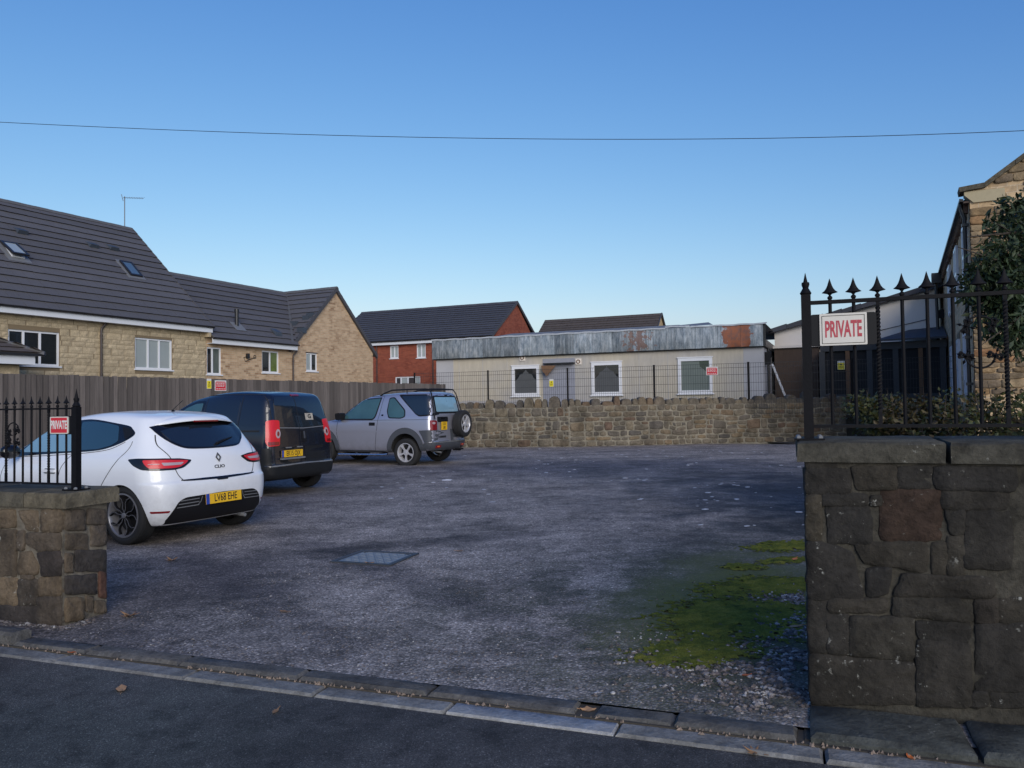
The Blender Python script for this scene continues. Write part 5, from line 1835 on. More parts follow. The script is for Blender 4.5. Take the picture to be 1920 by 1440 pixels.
# coping: flat springer then raking stones
cm = lambda: M_coping_left
MB().prism([(-.20, zkt - .05), (-.22, zkt + .07), (xk, zkt + .12), (xk, zkt + .0)], -.10, .5).obj('coping_stone', cm(), inn, fix=True)
n_ = 6
for k in range(n_):
    a = xk + .005 + k * .66; b = a + .65
    za, zb = zkt + .0 + (a - xk) * sl_i, zkt + .0 + (b - xk) * sl_i
    if a < IW / 2:
        MB().prism([(a, za), (b, zb), (b, zb + .13), (a, za + .13)], -.10, .5).obj('coping_stone', cm(), inn, fix=True)
LI = 26.5
ZIe = zk + .02
# long side wall: x = 0 plane
iw = []
for (yc, w, z0, z1) in ((1.35, 1.15, 4.45, 6.15), (5.0, 1.15, 4.45, 6.15), (8.8, 1.15, 4.45, 6.15), (2.0, 1.15, 1.6, 3.3), (5.2, 1.1, 1.5, 3.3), (8.6, 1.1, 1.5, 3.3)):
    iw.append((yc - w / 2, yc + w / 2, z0, z1))
side = thing_none = bpy.data.objects.new('side_wall', None)
COL.objects.link(side); side.parent = inn; side.rotation_euler = (0, 0, -pi / 2)
bpy.data.objects.remove(side)


def side_xz_to_local(name, fn, mat=None):
    """build facing -x: mesh made in (y->x', z) facing -y', turned so that it faces local -x"""
    o = fn()
    o.rotation_euler = (0, 0, pi / 2)
    return o


# facing -y' rotated by -90 deg about z faces -x' ; x' runs towards -y, so mirror the runs
def mirror(h): return (-h[1], -h[0], h[2], h[3])


M_stone_side = None
sw = wall_holes('side_wall', -LI, 0, 0, ZIe, [mirror(h) for h in iw], mside, inn, depth=.06)
sw.rotation_euler = (0, 0, -pi / 2)
for h in iw:
    a, b_, c_, d_ = mirror(h)
    w_ = window(sw, a, b_, c_, d_, (.5,), (M_glass_blind, M_glass), y=-.035, fw=.11, rails=((0, .5), (1, .5)))
    MB().box((a - .12, -.02, d_), (b_ + .12, .02, d_ + .22)).obj('lintel', M_stone_inn, w_)
M_corbel = stone_mat('brown_corbel', [(0, (.16, .10, .075)), (1, (.24, .16, .10))], dark=.3)
cme = MB().box((-.08, -.11, -.20), (.08, .0, 0)).mesh('corbel', M_corbel)
k = .35
while k < LI:
    inst('corbel', cme, sw, (-k, 0, ZIe - .02)); k += .52
MB().box((-LI, -.12, ZIe - .02), (0.0, .0, ZIe + .02)).obj('eaves_board', M_darkwood, sw)
MB().prism([(-.12, ZIe + .021), (-.21, ZIe + .04), (-.21, ZIe + .11), (-.12, ZIe + .09)], -LI, -.02, 'x').obj('gutter', M_gutter, sw, fix=True)
MB().add([(-LI, -.13, ZIe + .10), (-.3, -.13, ZIe + .10), (-.3, IW / 2, zI + (IW / 2 - xk) * sl_i - .35), (-LI, IW / 2, zI + (IW / 2 - xk) * sl_i - .35)], [(0, 1, 2, 3)]).obj('roof', M_rooftile, inn).rotation_euler = (0, 0, -pi / 2)
dp = MB().tube([(-.30, -.17, ZIe + .05), (-.30, -.16, ZIe - .12), (-.30, -.09, ZIe - .35), (-.30, -.09, 0)], .05, 10)
o = dp.obj('drainpipe', M_gutter, sw, angle=50)
for z in (5.9, 4.6, 3.0, 1.8):
    MB().box((-.37, -.16, z), (-.23, -.0, z + .07)).obj('pipe_bracket', M_gutter, o)
MB().tube([(-12.8, -.30, ZIe + .0), (-12.8, -.2, 0)], .06, 8).obj('drainpipe', M_gutter, sw, angle=50)
MB().box((-13.05, -.45, ZIe - .35), (-12.55, -.1, ZIe + .05)).obj('hopper_head', M_gutter, sw)
# ---------------- cream rendered building behind
CP = Vector((17.55, 32.0, 0))
CF = Frame(CP, IAng)
cb_ = thing('rendered_building', 'cream rendered wall under a sloping dark roof joined to the stone building', 'building', CP, radians(IAng))
cxl, czl = CF.xz(1452, 618); cxr, czr = CF.xz(1772, 532)
cxm, czm = CF.xz(1505, 604)
MB().prism([(cxl, 0), (0, 0), (0, czr - .12), (cxl, czl - .12)], 0, 3.5).obj('wall', M_cream, cb_, fix=True)
mm = MB()
n = 9
for k in range(n):
    f0, f1 = k / n, (k + .985) / n
    P = Vector((cxl - .2 + (0 - cxl + .4) * f0, 0, czl - .10 + (czr - czl + .05) * f0)); Q = Vector((cxl - .2 + (0 - cxl + .4) * f1, 0, czl - .10 + (czr - czl + .05) * f1))
    MB().prism([(P.x, P.z - .08), (Q.x, Q.z - .08), (Q.x, Q.z + .14), (P.x, P.z + .10)], -.28, 3.6).obj('roof_verge', M_rooftile_dark, cb_, fix=True)
MB().tube([(cxl + 1.2, -.02, czl - .75), (-3.0, -.02, czl - .45), (-.3, -.03, czl + .1)], .012, 4).obj('cable', M_gutter, cb_)
fa, fb = CF.xz(1768, 590)
MB().box((fa - .2, -.3, fb - .15), (fa + .12, -.02, fb + .18)).obj('floodlight', M_black, cb_)
# low brown wall at its foot, beside the shed
bxa = CF.xz(1474, 700)[0]; bxb = CF.xz(1538, 700)[0]; bzt = CF.xz(1500, 654)[1]
MB().box((cxl + .1, -.9, 0), (bxb, -.02, bzt)).obj('boarded_lean_to', M_darkwood, cb_)
MB().box((cxl + .05, -1.0, bzt), (bxb + .1, 0, bzt + .10)).obj('lean_to_roof', M_cream, cb_)
# ---------------- veranda
VPo = CP - CF.v * 2.6
VF = Frame(VPo, IAng)
vr = thing('veranda', 'dark timber veranda with glazed bays and a lean-to roof below the cream wall', 'veranda', VPo, radians(IAng))
vx0, vz0 = VF.xz(1540, 648); vx1, vz1 = VF.xz(1775, 636)
vzb = ZG - .3
zr0 = VF.xz(1650, 641)[1]
MB().add([(VF.xz(1642, 641)[0], -.3, zr0), (vx1, -.3, zr0 + .02), (vx1, 2.5, zr0 + .62), (VF.xz(1642, 641)[0] + 1.2, 2.5, zr0 + .55),
          (VF.xz(1642, 641)[0], -.3, zr0 + .07), (vx1, -.3, zr0 + .09), (vx1, 2.5, zr0 + .69), (VF.xz(1642, 641)[0] + 1.2, 2.5, zr0 + .62)],
         [(3, 2, 1, 0), (4, 5, 6, 7), (0, 1, 5, 4), (1, 2, 6, 5), (2, 3, 7, 6), (3, 0, 4, 7)]).obj('lean_to_roof', M_rooftile_dark, vr)
MB().box((vx0 - .05, -.05, zr0 - .30), (vx1, .10, zr0 - .02)).obj('fascia_board', M_greywood, vr)
MB().box((vx0, .6, vzb), (vx1, 2.5, zr0 - .02)).obj('back_panel', M_void, vr)
for px, mt_, w in ((1542, M_greywood, .22), (1590, M_oldtimber, .16), (1631, M_greywood, .2), (1680, M_greywood, .2), (1727, M_oldtimber, .16), (1769, M_greywood, .2)):
    a = VF.xz(px, 700)[0]
    MB().box((a - w / 2, -.03, vzb), (a + w / 2, .12, zr0 - .301)).obj('timber_post', mt_, vr)
MB().box((vx0, .02, vzb), (vx1, .09, ZG + .75)).obj('low_panel', M_greywood, vr)
for px0, px1 in ((1547, 1586), (1595, 1626), (1636, 1674), (1686, 1722), (1731, 1764)):
    a = VF.xz(px0, 690)[0]; b_ = VF.xz(px1, 690)[0]
    w = MB().box((a, .05, ZG + .751), (b_, .08, zr0 - .302)).obj('pane', M_void, vr)
flat_sign('small yellow sign fixed to the glazed veranda behind the railing', 1570, 677, 1584, 693, VF, -.04, 'yellow')


# ================================================================== FOLIAGE
def leaf_mesh(name, pts, rr, size, mat, droop=.5, asp=.42, seed=1, up=0.2):
    r = random.Random(seed)
    m_v = []; m_f = []
    for c in pts:
        L = size * r.uniform(.6, 1.3)
        d = Vector((r.uniform(-1, 1), r.uniform(-1, 1), r.uniform(-1, .6) - droop + up)).normalized()
        s = d.cross(Vector((r.uniform(-1, 1), r.uniform(-1, 1), r.uniform(-.2, 1.4))))
        if s.length < .05: continue
        s.normalize(); n = d.cross(s)
        w = L * asp
        k = len(m_v)
        m_v += [c, c + d * L * .4 + s * w * .5 + n * w * .12, c + d * L * .45, c + d * L * .4 - s * w * .5 + n * w * .12, c + d * L - n * L * .06]
        m_f += [(k, k + 1, k + 2), (k, k + 2, k + 3), (k + 1, k + 4, k + 2), (k + 2, k + 4, k + 3)]
    me = bpy.data.meshes.new(name)
    me.from_pydata([tuple(v) for v in m_v], [], m_f)
    me.materials.append(mat)
    return me


def blob_points(blobs, n, r, shell=.45):
    tot = sum(b[3] ** 3 for b in blobs)
    out = []
    for (x, y, z, R) in blobs:
        k = int(n * R ** 3 / tot)
        so = Vector((x * 3.1, y * 2.3, z))
        while k > 0:
            d = Vector((r.gauss(0, 1), r.gauss(0, 1), r.gauss(0, 1))).normalized()
            f = r.random() ** shell
            p = d * f
            q = Vector((x, y, z)) + Vector((p.x * R, p.y * R, p.z * R * .85))
            if noise.noise(q * (2.2 / max(R, .3)) * .5 + so) > -.28 + f * .15:
                out.append(q)
            k -= 1
    return out


# tree at the right: leafy boughs hanging in front of the stone building
r = random.Random(21)
tr = thing('tree', 'leafy dark green tree overhanging the railing in front of the stone building', 'tree', (6.6, 8.4, 0), 0)
def W2(px, py, y): 
    P = on_plane(px, py, (0, y, 0), Vector((0, 1, 0))); return P - Vector((6.6, 8.4, 0))
blobs = []
for (px, py, y, R) in ((1935, 420, 8.2, .38), (1905, 440, 8.0, .30), (1880, 480, 7.9, .30), (1850, 510, 8.0, .26), (1900, 520, 8.2, .38), (1935, 500, 8.4, .5), (1835, 555, 8.1, .18),
                       (1868, 560, 8.0, .28), (1915, 580, 8.0, .36), (1885, 615, 7.8, .24), (1915, 640, 7.9, .26), (1846, 480, 7.8, .15), (1990, 520, 8.5, .7), (2030, 420, 8.6, .7), (2060, 600, 8.5, .6), (1860, 440, 7.9, .16),
                       (1815, 520, 7.9, .12), (1822, 492, 7.9, .10), (1895, 390, 8.1, .18), (1908, 655, 7.8, .16), (1872, 400, 8.0, .12), (1850, 590, 8.0, .16), (1828, 540, 7.9, .16), (1912, 375, 8.1, .15), (1870, 520, 7.9, .3), (1885, 560, 7.9, .3), (1838, 515, 8, .14), (1812, 545, 7.9, .13), (1830, 600, 7.9, .10), (1862, 625, 7.9, .14), (1850, 415, 8.0, .10), (1884, 372, 8.0, .10)):
    p = W2(px, py, y); blobs.append((p.x, p.y, p.z, R))
pp = blob_points(blobs, 26000, r, .6)
tag(inst('crown', leaf_mesh('crown', pp, 1, .092, M_leaf, droop=.7, asp=.36, seed=4), tr), )
tk = MB()
tk.tube([(.5, .2, 0), (.45, .18, 1.2), (.35, .1, 2.4), (.3, .1, 3.6), (.1, 0, 4.4)], [.14, .11, .09, .06, .02], 10)
tk.obj('trunk', M_bark, tr, smooth=True)
bm_ = MB()
for b_ in blobs[:16]:
    a = Vector((.37, .12, rnd.uniform(1.6, 3.2))); e = Vector(b_[:3])
    mid = a.lerp(e, .5) + Vector((0, 0, .18))
    bm_.tube([a, mid, e, e + (e - mid) * .3], [.03, .02, .01, .004], 5)
bm_.obj('branch', M_bark, tr)

# shrubs behind the railing
shrub_specs = [
    (1668, 742, 9.4, .48, 'low green and brown shrub at the end of the hedge by the rubble wall', 0),
    (1735, 745, 9.0, .60, 'spreading shrub with yellowing leaves behind the plain railing bars', 1),
    (1800, 735, 8.6, .66, 'bushy green shrub below the stone building drainpipe', 0),
    (1868, 738, 8.0, .66, 'rusty leaved shrub below the iron scroll ornament', 1),
    (1945, 730, 7.6, .72, 'broad dark shrub below the overhanging tree', 0)]
for i, (px, py, y, R, lab, k) in enumerate(shrub_specs):
    P = on_plane(px, py, (0, y, 0), Vector((0, 1, 0)))
    sh = thing('shrub', lab, 'shrub', (P.x, y, 0), 0, group='shrubs behind the railing')
    bl_ = []
    r = random.Random(60 + i)
    topz = P.z
    for j in range(9):
        bl_.append((r.uniform(-R, R) * .8, r.uniform(-.4, .4), max(.3, topz - R * .35 - r.uniform(0, .9)), R * r.uniform(.4, .62)))
    bl_.append((0, 0, topz - R * .5, R * .7)); bl_.append((0, 0, .5, R * .9))
    pts_ = blob_points(bl_, 6500, r, .42)
    inst('foliage', leaf_mesh('foliage', pts_, 1, .062, M_shrub2 if k else M_shrub, droop=0, asp=.6, seed=i), sh)
    m = MB()
    for b_ in bl_:
        m.tube([(0, 0, 0), Vector(b_[:3]) * .5 + Vector((0, 0, .1)), Vector(b_[:3]), Vector(b_[:3]) + Vector((r.uniform(-.1, .1), 0, b_[3]))], [.02, .014, .008, .002], 5)
    m.obj('stem', M_bark, sh)
bed = MB().add([(4.3, 9.0, .004), (5.2, 10.9, .004), (12, 9, .004), (9, 4.5, .004), (4.8, 6.6, .004)], [(4, 3, 2, 1, 0)]).obj('planting_bed', M_soil)
tag(bed, kind='structure')
gb = MB().add([(9, 28.4, .006), (11.45, 20.0, .006), (20, 15.4, .006), (22, 30, .006)], [(0, 1, 2, 3)][::1]).obj('yard_surface', M_soil)
tag(gb, kind='structure')

# ================================================================== OVERHEAD CABLE
A = on_plane(-20, 228, (0, 15, 0), Vector((0, 1, 0))); Bm = on_plane(960, 260, (0, 13.5, 0), Vector((0, 1, 0))); Bc = on_plane(1940, 244, (0, 12, 0), Vector((0, 1, 0)))
pts = []
for i in range(-12, 53):
    f = i / 40
    # quadratic through the three measured points
    L0 = (f - .5) * (f - 1) / .5; L1 = -f * (f - 1) / .25; L2 = f * (f - .5) / .5
    pts.append(A * L0 + Bm * L1 + Bc * L2)
tag(MB().tube(pts, .0055, 5, cap=True).obj('overhead_cable', M_black), 'thin black overhead cable sagging across the open sky', 'cable')


# ================================================================== VEHICLES
def pchip(xs, ys, x):
    """monotone cubic through (xs, ys)"""
    n = len(xs)
    if x <= xs[0]: return ys[0]
    if x >= xs[-1]: return ys[-1]
    h = [xs[i + 1] - xs[i] for i in range(n - 1)]
    d = [(ys[i + 1] - ys[i]) / h[i] for i in range(n - 1)]
    def slope(i):
        if i == 0 or i == n - 1: return d[0] if i == 0 else d[-1]
        if d[i - 1] * d[i] <= 0: return 0
        w1 = 2 * h[i] + h[i - 1]; w2 = h[i] + 2 * h[i - 1]
        return (w1 + w2) / (w1 / d[i - 1] + w2 / d[i])
    for i in range(n - 1):
        if xs[i] <= x <= xs[i + 1]:
            t = (x - xs[i]) / h[i]; m0, m1 = slope(i) * h[i], slope(i + 1) * h[i]
            return (2 * t ** 3 - 3 * t ** 2 + 1) * ys[i] + (t ** 3 - 2 * t ** 2 + t) * m0 + (-2 * t ** 3 + 3 * t ** 2) * ys[i + 1] + (t ** 3 - t ** 2) * m1


def car_shell(levels, sub=4, n1=9, n2=8, n3=44):
    """levels: rings from sill to roof. each = (zr, zm, zf, xr, xf, hwr, hwm, hwf, cr, cf, bowr, bowf)"""
    NL = len(levels)
    rings = []
    for li in range((NL - 1) * sub + 1):
        t = li / sub
        P = [pchip(list(range(NL)), [L[k] for L in levels], t) for k in range(12)]
        zr, zm, zf, xr, xf, hwr, hwm, hwf, cr, cf, bowr, bowf = P
        pts = []
        def hw(x):
            f = (x - xr) / (xf - xr)
            return hwr * (2 * (f - .5) * (f - 1)) + hwm * (4 * f * (1 - f)) + hwf * (2 * f * (f - .5))
        def zz(x):
            f = min(1, max(0, (x - xr) / (xf - xr)))
            return zr * (2 * (f - .5) * (f - 1)) + zm * (4 * f * (1 - f)) + zf * (2 * f * (f - .5))
        c = min(cr, hwr * .9); cfv = min(cf, hwf * .9)
        # rear: centre to corner start
        for k in range(n1):
            y = (hwr - c) * k / n1
            pts.append((xr + bowr * (y / max(hwr, .001)) ** 2, y))
        xb = xr + bowr * ((hwr - c) / max(hwr, .001)) ** 2
        hwc = hw(xb + c)
        for k in range(n2):
            a = pi / 2 * k / n2
            yy = (hwr - c) + (hwc - hwr + c) * sin(a)
            pts.append((xb + c * (1 - cos(a)), yy))
        xbf = xf - bowf * ((hwf - cfv) / max(hwf, .001)) ** 2
        xs0, xs1 = xb + c, xbf - cfv
        for k in range(n3 + 1):
            x = xs0 + (xs1 - xs0) * k / n3
            pts.append((x, hw(x)))
        hwe = hw(xs1)
        for k in range(1, n2 + 1):
            a = pi / 2 * k / n2
            pts.append((xs1 + cfv * sin(a), hwf - cfv + (hwe - hwf + cfv) * cos(a)))
        for k in range(1, n1 + 1):
            y = (hwf - cfv) * (1 - k / n1)
            pts.append((xf - bowf * (y / max(hwf, .001)) ** 2, y))
        rings.append([(x, y, zz(x)) for x, y in pts])
    n = len(rings[0])
    bm = bmesh.new()
    grid = []
    for R in rings:
        full = [(x, y, z) for x, y, z in R] + [(x, -y, z) for x, y, z in R[-2:0:-1]]
        grid.append([bm.verts.new(p) for p in full])
    m = len(grid[0])
    for a, b in zip(grid[:-1], grid[1:]):
        for i in range(m):
            j = (i + 1) % m
            try: bm.faces.new((a[i], b[i], b[j], a[j]))
            except ValueError: pass
    for G in (grid[0], grid[-1]):
        h = n
        # close with strips between the two sides
        for i in range(n - 1):
            q = [G[i], G[i + 1]]
            i2 = (m - i) % m; j2 = m - i - 1
            vs_ = [G[i], G[i + 1]] + ([G[j2]] if j2 != i + 1 else []) + ([G[i2]] if i2 != i else [])
            vs_ = list(dict.fromkeys(vs_))
            if len(vs_) > 2:
                try: bm.faces.new(vs_)
                except ValueError: pass
    bmesh.ops.remove_doubles(bm, verts=bm.verts, dist=.0004)
    bmesh.ops.recalc_face_normals(bm, faces=bm.faces)
    return bm


def boolean_cut(bm, cutter, name, mat, parent, angle=38, cutmat=None):
    me = bpy.data.meshes.new(name); bm.to_mesh(me)
    me.materials.append(mat)
    o = bpy.data.objects.new(name, me); COL.objects.link(o)
    cm_ = cutter.mesh('cutter', cutmat or mat)
    b2 = bmesh.new(); b2.from_mesh(cm_); bmesh.ops.recalc_face_normals(b2, faces=b2.faces); b2.to_mesh(cm_); b2.free()
    co = bpy.data.objects.new('cutter', cm_); COL.objects.link(co)
    md = o.modifiers.new('cut', 'BOOLEAN'); md.object = co; md.operation = 'DIFFERENCE'; md.solver = 'EXACT'
    try: md.material_mode = 'TRANSFER'
    except Exception: pass
    dg = bpy.context.evaluated_depsgraph_get()
    res = bpy.data.meshes.new_from_object(o.evaluated_get(dg))
    bpy.data.objects.remove(o); bpy.data.objects.remove(co)
    res.name = name
    res.shade_smooth(); res.set_sharp_from_angle(angle=radians(angle))
    q = bpy.data.objects.new(name, res); link(q, parent)
    return q


def rp(poly, r=.03, n=4):
    """round the corners of a polygon"""
    out = []
    N_ = len(poly)
    for i in range(N_):
        p = Vector(poly[i][:2]); a = Vector(poly[i - 1][:2]); b = Vector(poly[(i + 1) % N_][:2])
        rr_ = poly[i][2] if len(poly[i]) > 2 else r
        u, v = (a - p), (b - p)
        d = min(rr_, u.length * .45, v.length * .45)
        s, e = p + u.normalized() * d, p + v.normalized() * d
        for k in range(n + 1):
            t = k / n
            out.append(s * (1 - t) ** 2 + p * 2 * t * (1 - t) + e * t * t)
    return out


class Proj:
    """projects flat outlines onto a body"""
    def __init__(s, bvh, o, U, V, D):
        s.b = bvh; s.o = Vector(o); s.U = Vector(U); s.V = Vector(V); s.D = Vector(D).normalized()

    def hit(s, a, b):
        P = s.o + s.U * a + s.V * b - s.D * 3
        loc, nrm, i, d = s.b.ray_cast(P, s.D)
        if loc is None or d > 4.2:
            loc, nrm, i, d = s.b.find_nearest(s.o + s.U * a + s.V * b)
        if nrm.dot(s.D) > 0: nrm = -nrm
        return loc, nrm

    def patch(s, name, poly, off, mat, parent, grid=.05, depth=.01, flat=None, smooth=True):
        P = []
        n = len(poly)
        for i in range(n):
            a = Vector(poly[i][:2]); b = Vector(poly[(i + 1) % n][:2])
            k = max(1, int((b - a).length / grid))
            for j in range(k): P.append(a + (b - a) * j / k)
        # drop doubles
        Q = []
        for p in P:
            if not Q or (p - Q[-1]).length > 1e-4: Q.append(p)
        if (Q[0] - Q[-1]).length < 1e-4: Q.pop()
        P = Q
        nb = len(P)
        x0, x1 = min(p.x for p in P), max(p.x for p in P); y0, y1 = min(p.y for p in P), max(p.y for p in P)
        inner = []
        def inside(x, y):
            c = False; j = nb - 1
            for i in range(nb):
                if (P[i].y > y) != (P[j].y > y) and x < (P[j].x - P[i].x) * (y - P[i].y) / (P[j].y - P[i].y) + P[i].x: c = not c
                j = i
            return c
        y = y0 + grid * .5; row = 0
        while y < y1:
            x = x0 + grid * (.5 if row % 2 else .25)
            while x < x1:
                if inside(x, y) and min((Vector((x, y)) - p).length for p in P) > grid * .4: inner.append(Vector((x, y)))
                x += grid
            y += grid; row += 1
        vs, es, fs, ov, oe, of = delaunay_2d_cdt(P + inner, [(i, (i + 1) % nb) for i in range(nb)], [], 1, 1e-5)
        top = []
        for v in vs:
            loc, nrm = s.hit(v.x, v.y)
            top.append((loc, nrm))
        verts = [l + nr * off for l, nr in top]
        faces = []
        for f in fs:
            a, b, c = (verts[f[0]], verts[f[1]], verts[f[2]])
            nn = (b - a).cross(c - a)
            faces.append(tuple(f) if nn.dot(top[f[0]][1]) > 0 else tuple(f[::-1]))
        # skirt
        ec = {}
        for f in faces:
            for i in range(len(f)):
                e = (f[i], f[(i + 1) % len(f)]); k = tuple(sorted(e))
                ec.setdefault(k, []).append(e)
        bmap = {}
        for k, l in ec.items():
            if len(l) == 1:
                a, b = l[0]
                for q in (a, b):
                    if q not in bmap:
                        bmap[q] = len(verts); verts.append(top[q][0] - top[q][1] * depth)
                faces.append((b, a, bmap[a], bmap[b]))
        o = mobj(name, verts, faces, mat, parent, angle=48)
        return o

    def strip(s, name, line, w, off, mat, parent, step=.04):
        L = [Vector(p[:2]) for p in line]
        P = []
        for a, b in zip(L[:-1], L[1:]):
            k = max(1, int((b - a).length / step))
            for j in range(k): P.append(a + (b - a) * j / k)
        P.append(L[-1])
        vs = []; fs = []
        for i, p in enumerate(P):
            d = P[min(i + 1, len(P) - 1)] - P[max(i - 1, 0)]
            nr = Vector((-d.y, d.x)).normalized() * w / 2
            for q in (p - nr, p + nr):
                l, n_ = s.hit(q.x, q.y); vs.append(l + n_ * off)
        for i in range(len(P) - 1): fs.append((2 * i, 2 * i + 1, 2 * i + 3, 2 * i + 2))
        o = mobj(name, vs, fs, mat, parent)
        return o


def smooth_line(pts, n=6):
    P = [Vector(p[:2]) for p in pts]; out = []
    for i in range(len(P) - 1):
        a, b, c, d = P[max(i - 1, 0)], P[i], P[i + 1], P[min(i + 2, len(P) - 1)]
        for k in range(n):
            t = k / n
            out.append(.5 * ((2 * b) + (c - a) * t + (2 * a - 5 * b + 4 * c - d) * t * t + (3 * b - a - 3 * c + d) * t ** 3))
    out.append(P[-1])
    return out


def outset(poly, d):
    c = sum((Vector(p[:2]) for p in poly), Vector((0, 0))) / len(poly)
    n = len(poly); out = []
    P = [Vector(p[:2]) for p in poly]
    area = sum(P[i].x * P[(i + 1) % n].y - P[(i + 1) % n].x * P[i].y for i in range(n))
    sg = 1 if area > 0 else -1
    for i in range(n):
        e = P[(i + 1) % n] - P[i - 1]
        nr = Vector((e.y, -e.x)).normalized() * sg
        out.append(P[i] + nr * d)
    return out


def wheel(parent, x, y, R, W, rimR, style, zc=None, flat=0.0, face_mat=None, edge_mat=None, name='wheel', M=None):
    """axis along local y; outer face towards sign(y)"""
    s = 1 if y > 0 else -1
    zc = R if zc is None else zc
    tp = []
    h = W / 2
    for r_, t in ((rimR, h * .80), (rimR + .012, h * .96), (rimR + (R - rimR) * .35, h * 1.03), (R - .022, h * .95), (R - .006, h * .84), (R, h * .6), (R - .006, h * .56), (R, h * .52), (R, h * .05), (R - .006, h * .02),
                  (R, -h * .02), (R, -h * .5), (R - .006, -h * .55), (R, -h * .6), (R - .008, -h * .86), (R - .03, -h * .97), (rimR + .01, -h * .95), (rimR, -h * .8)):
        tp.append((r_, t * s))
    m = MB().lathe(tp, 48, axis='y')
    if flat:
        for v in m.v:
            lim = -(zc - .004)
            if v.z < lim + .0:
                ex = (lim - v.z); v.z = lim; v.y += (ex * .9) * (1 if v.y > 0 else -1)
            elif v.z < lim + .06:
                v.y *= 1 + .10 * (1 - (v.z - lim) / .06)
    w = m.obj(name, M_rubber, parent, angle=40, fix=True)
    if M is not None: w.matrix_basis = M
    else: w.location = (x, y - s * W / 2, zc)
    fm, em = face_mat or M_alloy, edge_mat or M_alloy
    yo = s * h
    rim = MB().lathe([(rimR + .004, yo * .86), (rimR + .004, yo * .98), (rimR - .010, yo * .99), (rimR - .020, yo * .86), (rimR - .028, yo * .4), (rimR - .05, -yo * .8)], 48, axis='y')
    ro = rim.obj('rim', em, w, angle=40, fix=True)
    MB().lathe([(rimR - .045, yo * .0), (.05, yo * .0), (.001, yo * .0)], 24, axis='y').obj('brake_disc', M_void, w, fix=True)
    MB().lathe([(.13, yo * .12), (.10, yo * .14), (.001, yo * .14)], 24, axis='y').obj('hub', M_black, w, fix=True)
    def bar(pts, wd, y0, y1, mat, nm='spoke'):
        m = MB(); n = len(pts); vs = []
        P = [Vector(p) for p in pts]
        for i, p in enumerate(P):
            d = (P[min(i + 1, n - 1)] - P[max(i - 1, 0)]).normalized(); nr = Vector((-d.y, d.x))
            ww = wd[i] if isinstance(wd, (list, tuple)) else wd
            f = i / (n - 1)
            yf = y0 + (y1 - y0) * f
            for q, yy in ((p - nr * ww, yf - s * .03), (p - nr * ww * .8, yf), (p + nr * ww * .8, yf), (p + nr * ww, yf - s * .03)):
                vs.append((q.x, yy, q.y))
        fs = []
        for i in range(n - 1):
            for k in range(3): fs.append((i * 4 + k, i * 4 + k + 1, i * 4 + 5 + k, i * 4 + 4 + k))
        m.add(vs, fs)
        return m.mesh(nm, mat, angle=40)
    rr_ = rimR - .018
    if style == 'twin':
        lines = []
        for sg in (-1, 1):
            pl_ = [(.035, sg * .016), (.075, sg * .026), (.12, sg * .062), (.165, sg * .068), (rr_ * cos(.20), sg * rr_ * sin(.20))]
            lines.append((pl_, [.010, .008, .007, .007, .010]))
        lines.append(([(.165, .068), (.19, .03), (rr_, 0)][:0] or [(.165, -.066), (.178, 0), (.165, .066)], [.006, .006, .006]))
        for sp_i in range(5):
            ang = 2 * pi * sp_i / 5 + .25
            for pl_, wd in lines[:2]:
                me = bar(pl_, wd, yo * .80, yo * .93, fm)
                inst('spoke', me, w, (0, 0, 0), (0, ang, 0))
                me2 = bar(pl_, [q * .38 for q in wd], yo * .80 + s * .002, yo * .93 + s * .002, em, 'spoke_edge')
                inst('spoke', me2, w, (0, 0, 0), (0, ang, 0))
    elif style == 'five':
        me = bar([(.04, 0), (.09, 0), (.15, 0), (rr_, 0)], [.030, .020, .026, .046], yo * .78, yo * .90, fm)
        for k in range(5):
            inst('spoke', me, w, (0, 0, 0), (0, 2 * pi * k / 5 + .3, 0))
        MB().lathe([(.075, yo * .75), (.07, yo * .82), (.001, yo * .84)], 20, axis='y').obj('hub_cap', fm, w, angle=40, fix=True)
    else:
        MB().lathe([(rr_, yo * .85), (rr_ * .8, yo * .95), (rr_ * .45, yo * .90), (.001, yo * .98)], 24, axis='y').obj('hub_cap', fm, w, angle=40, fix=True)
    if style != 'cap':
        MB().lathe([(.032, yo * .80), (.028, yo * .90), (.001, yo * .92)], 16, axis='y').obj('hub_cap', em, w, angle=40, fix=True)
    return w


def number_plate(parent, M, w, h, txt, eu=True, yellow=True, lines=1):
    p = MB().box((-w / 2, -h / 2, 0), (w / 2, h / 2, .006), M).obj('number_plate', M_platey, parent)
    if eu: MB().box((-w / 2, -h / 2 + .0, .0062), (-w / 2 + .048, h / 2, .0075), M).obj('blue_band', M_blue, p)
    cx = .024 if eu else 0
    if lines == 1:
        text(txt, h * 1.02, M_ink, p, M @ Matrix.Translation((cx, -.001, .0066)), .0005, .72, .0014)
    else:
        for i, tline in enumerate(txt.split('\n')):
            text(tline, h * .44, M_ink, p, M @ Matrix.Translation((0, h * (.22 - .44 * i), .0066)), .0005, .85, .0025)
    return p


def rear_M(x, y, z, tilt=0.0, yaw=0.0):
    """frame on the rear: local x -> car right-to-left as seen (i.e. -y car ... reading direction), z outwards (-x)"""
    # viewer behind the car sees +y (left side) on the left: reading direction is -y
    B = Matrix(((0, 0, -1, 0), (-1, 0, 0, 0), (0, 1, 0, 0), (0, 0, 0, 1)))
    return Matrix.Translation((x, y, z)) @ Matrix.Rotation(yaw, 4, 'Z') @ Matrix.Rotation(tilt, 4, 'Y') @ B


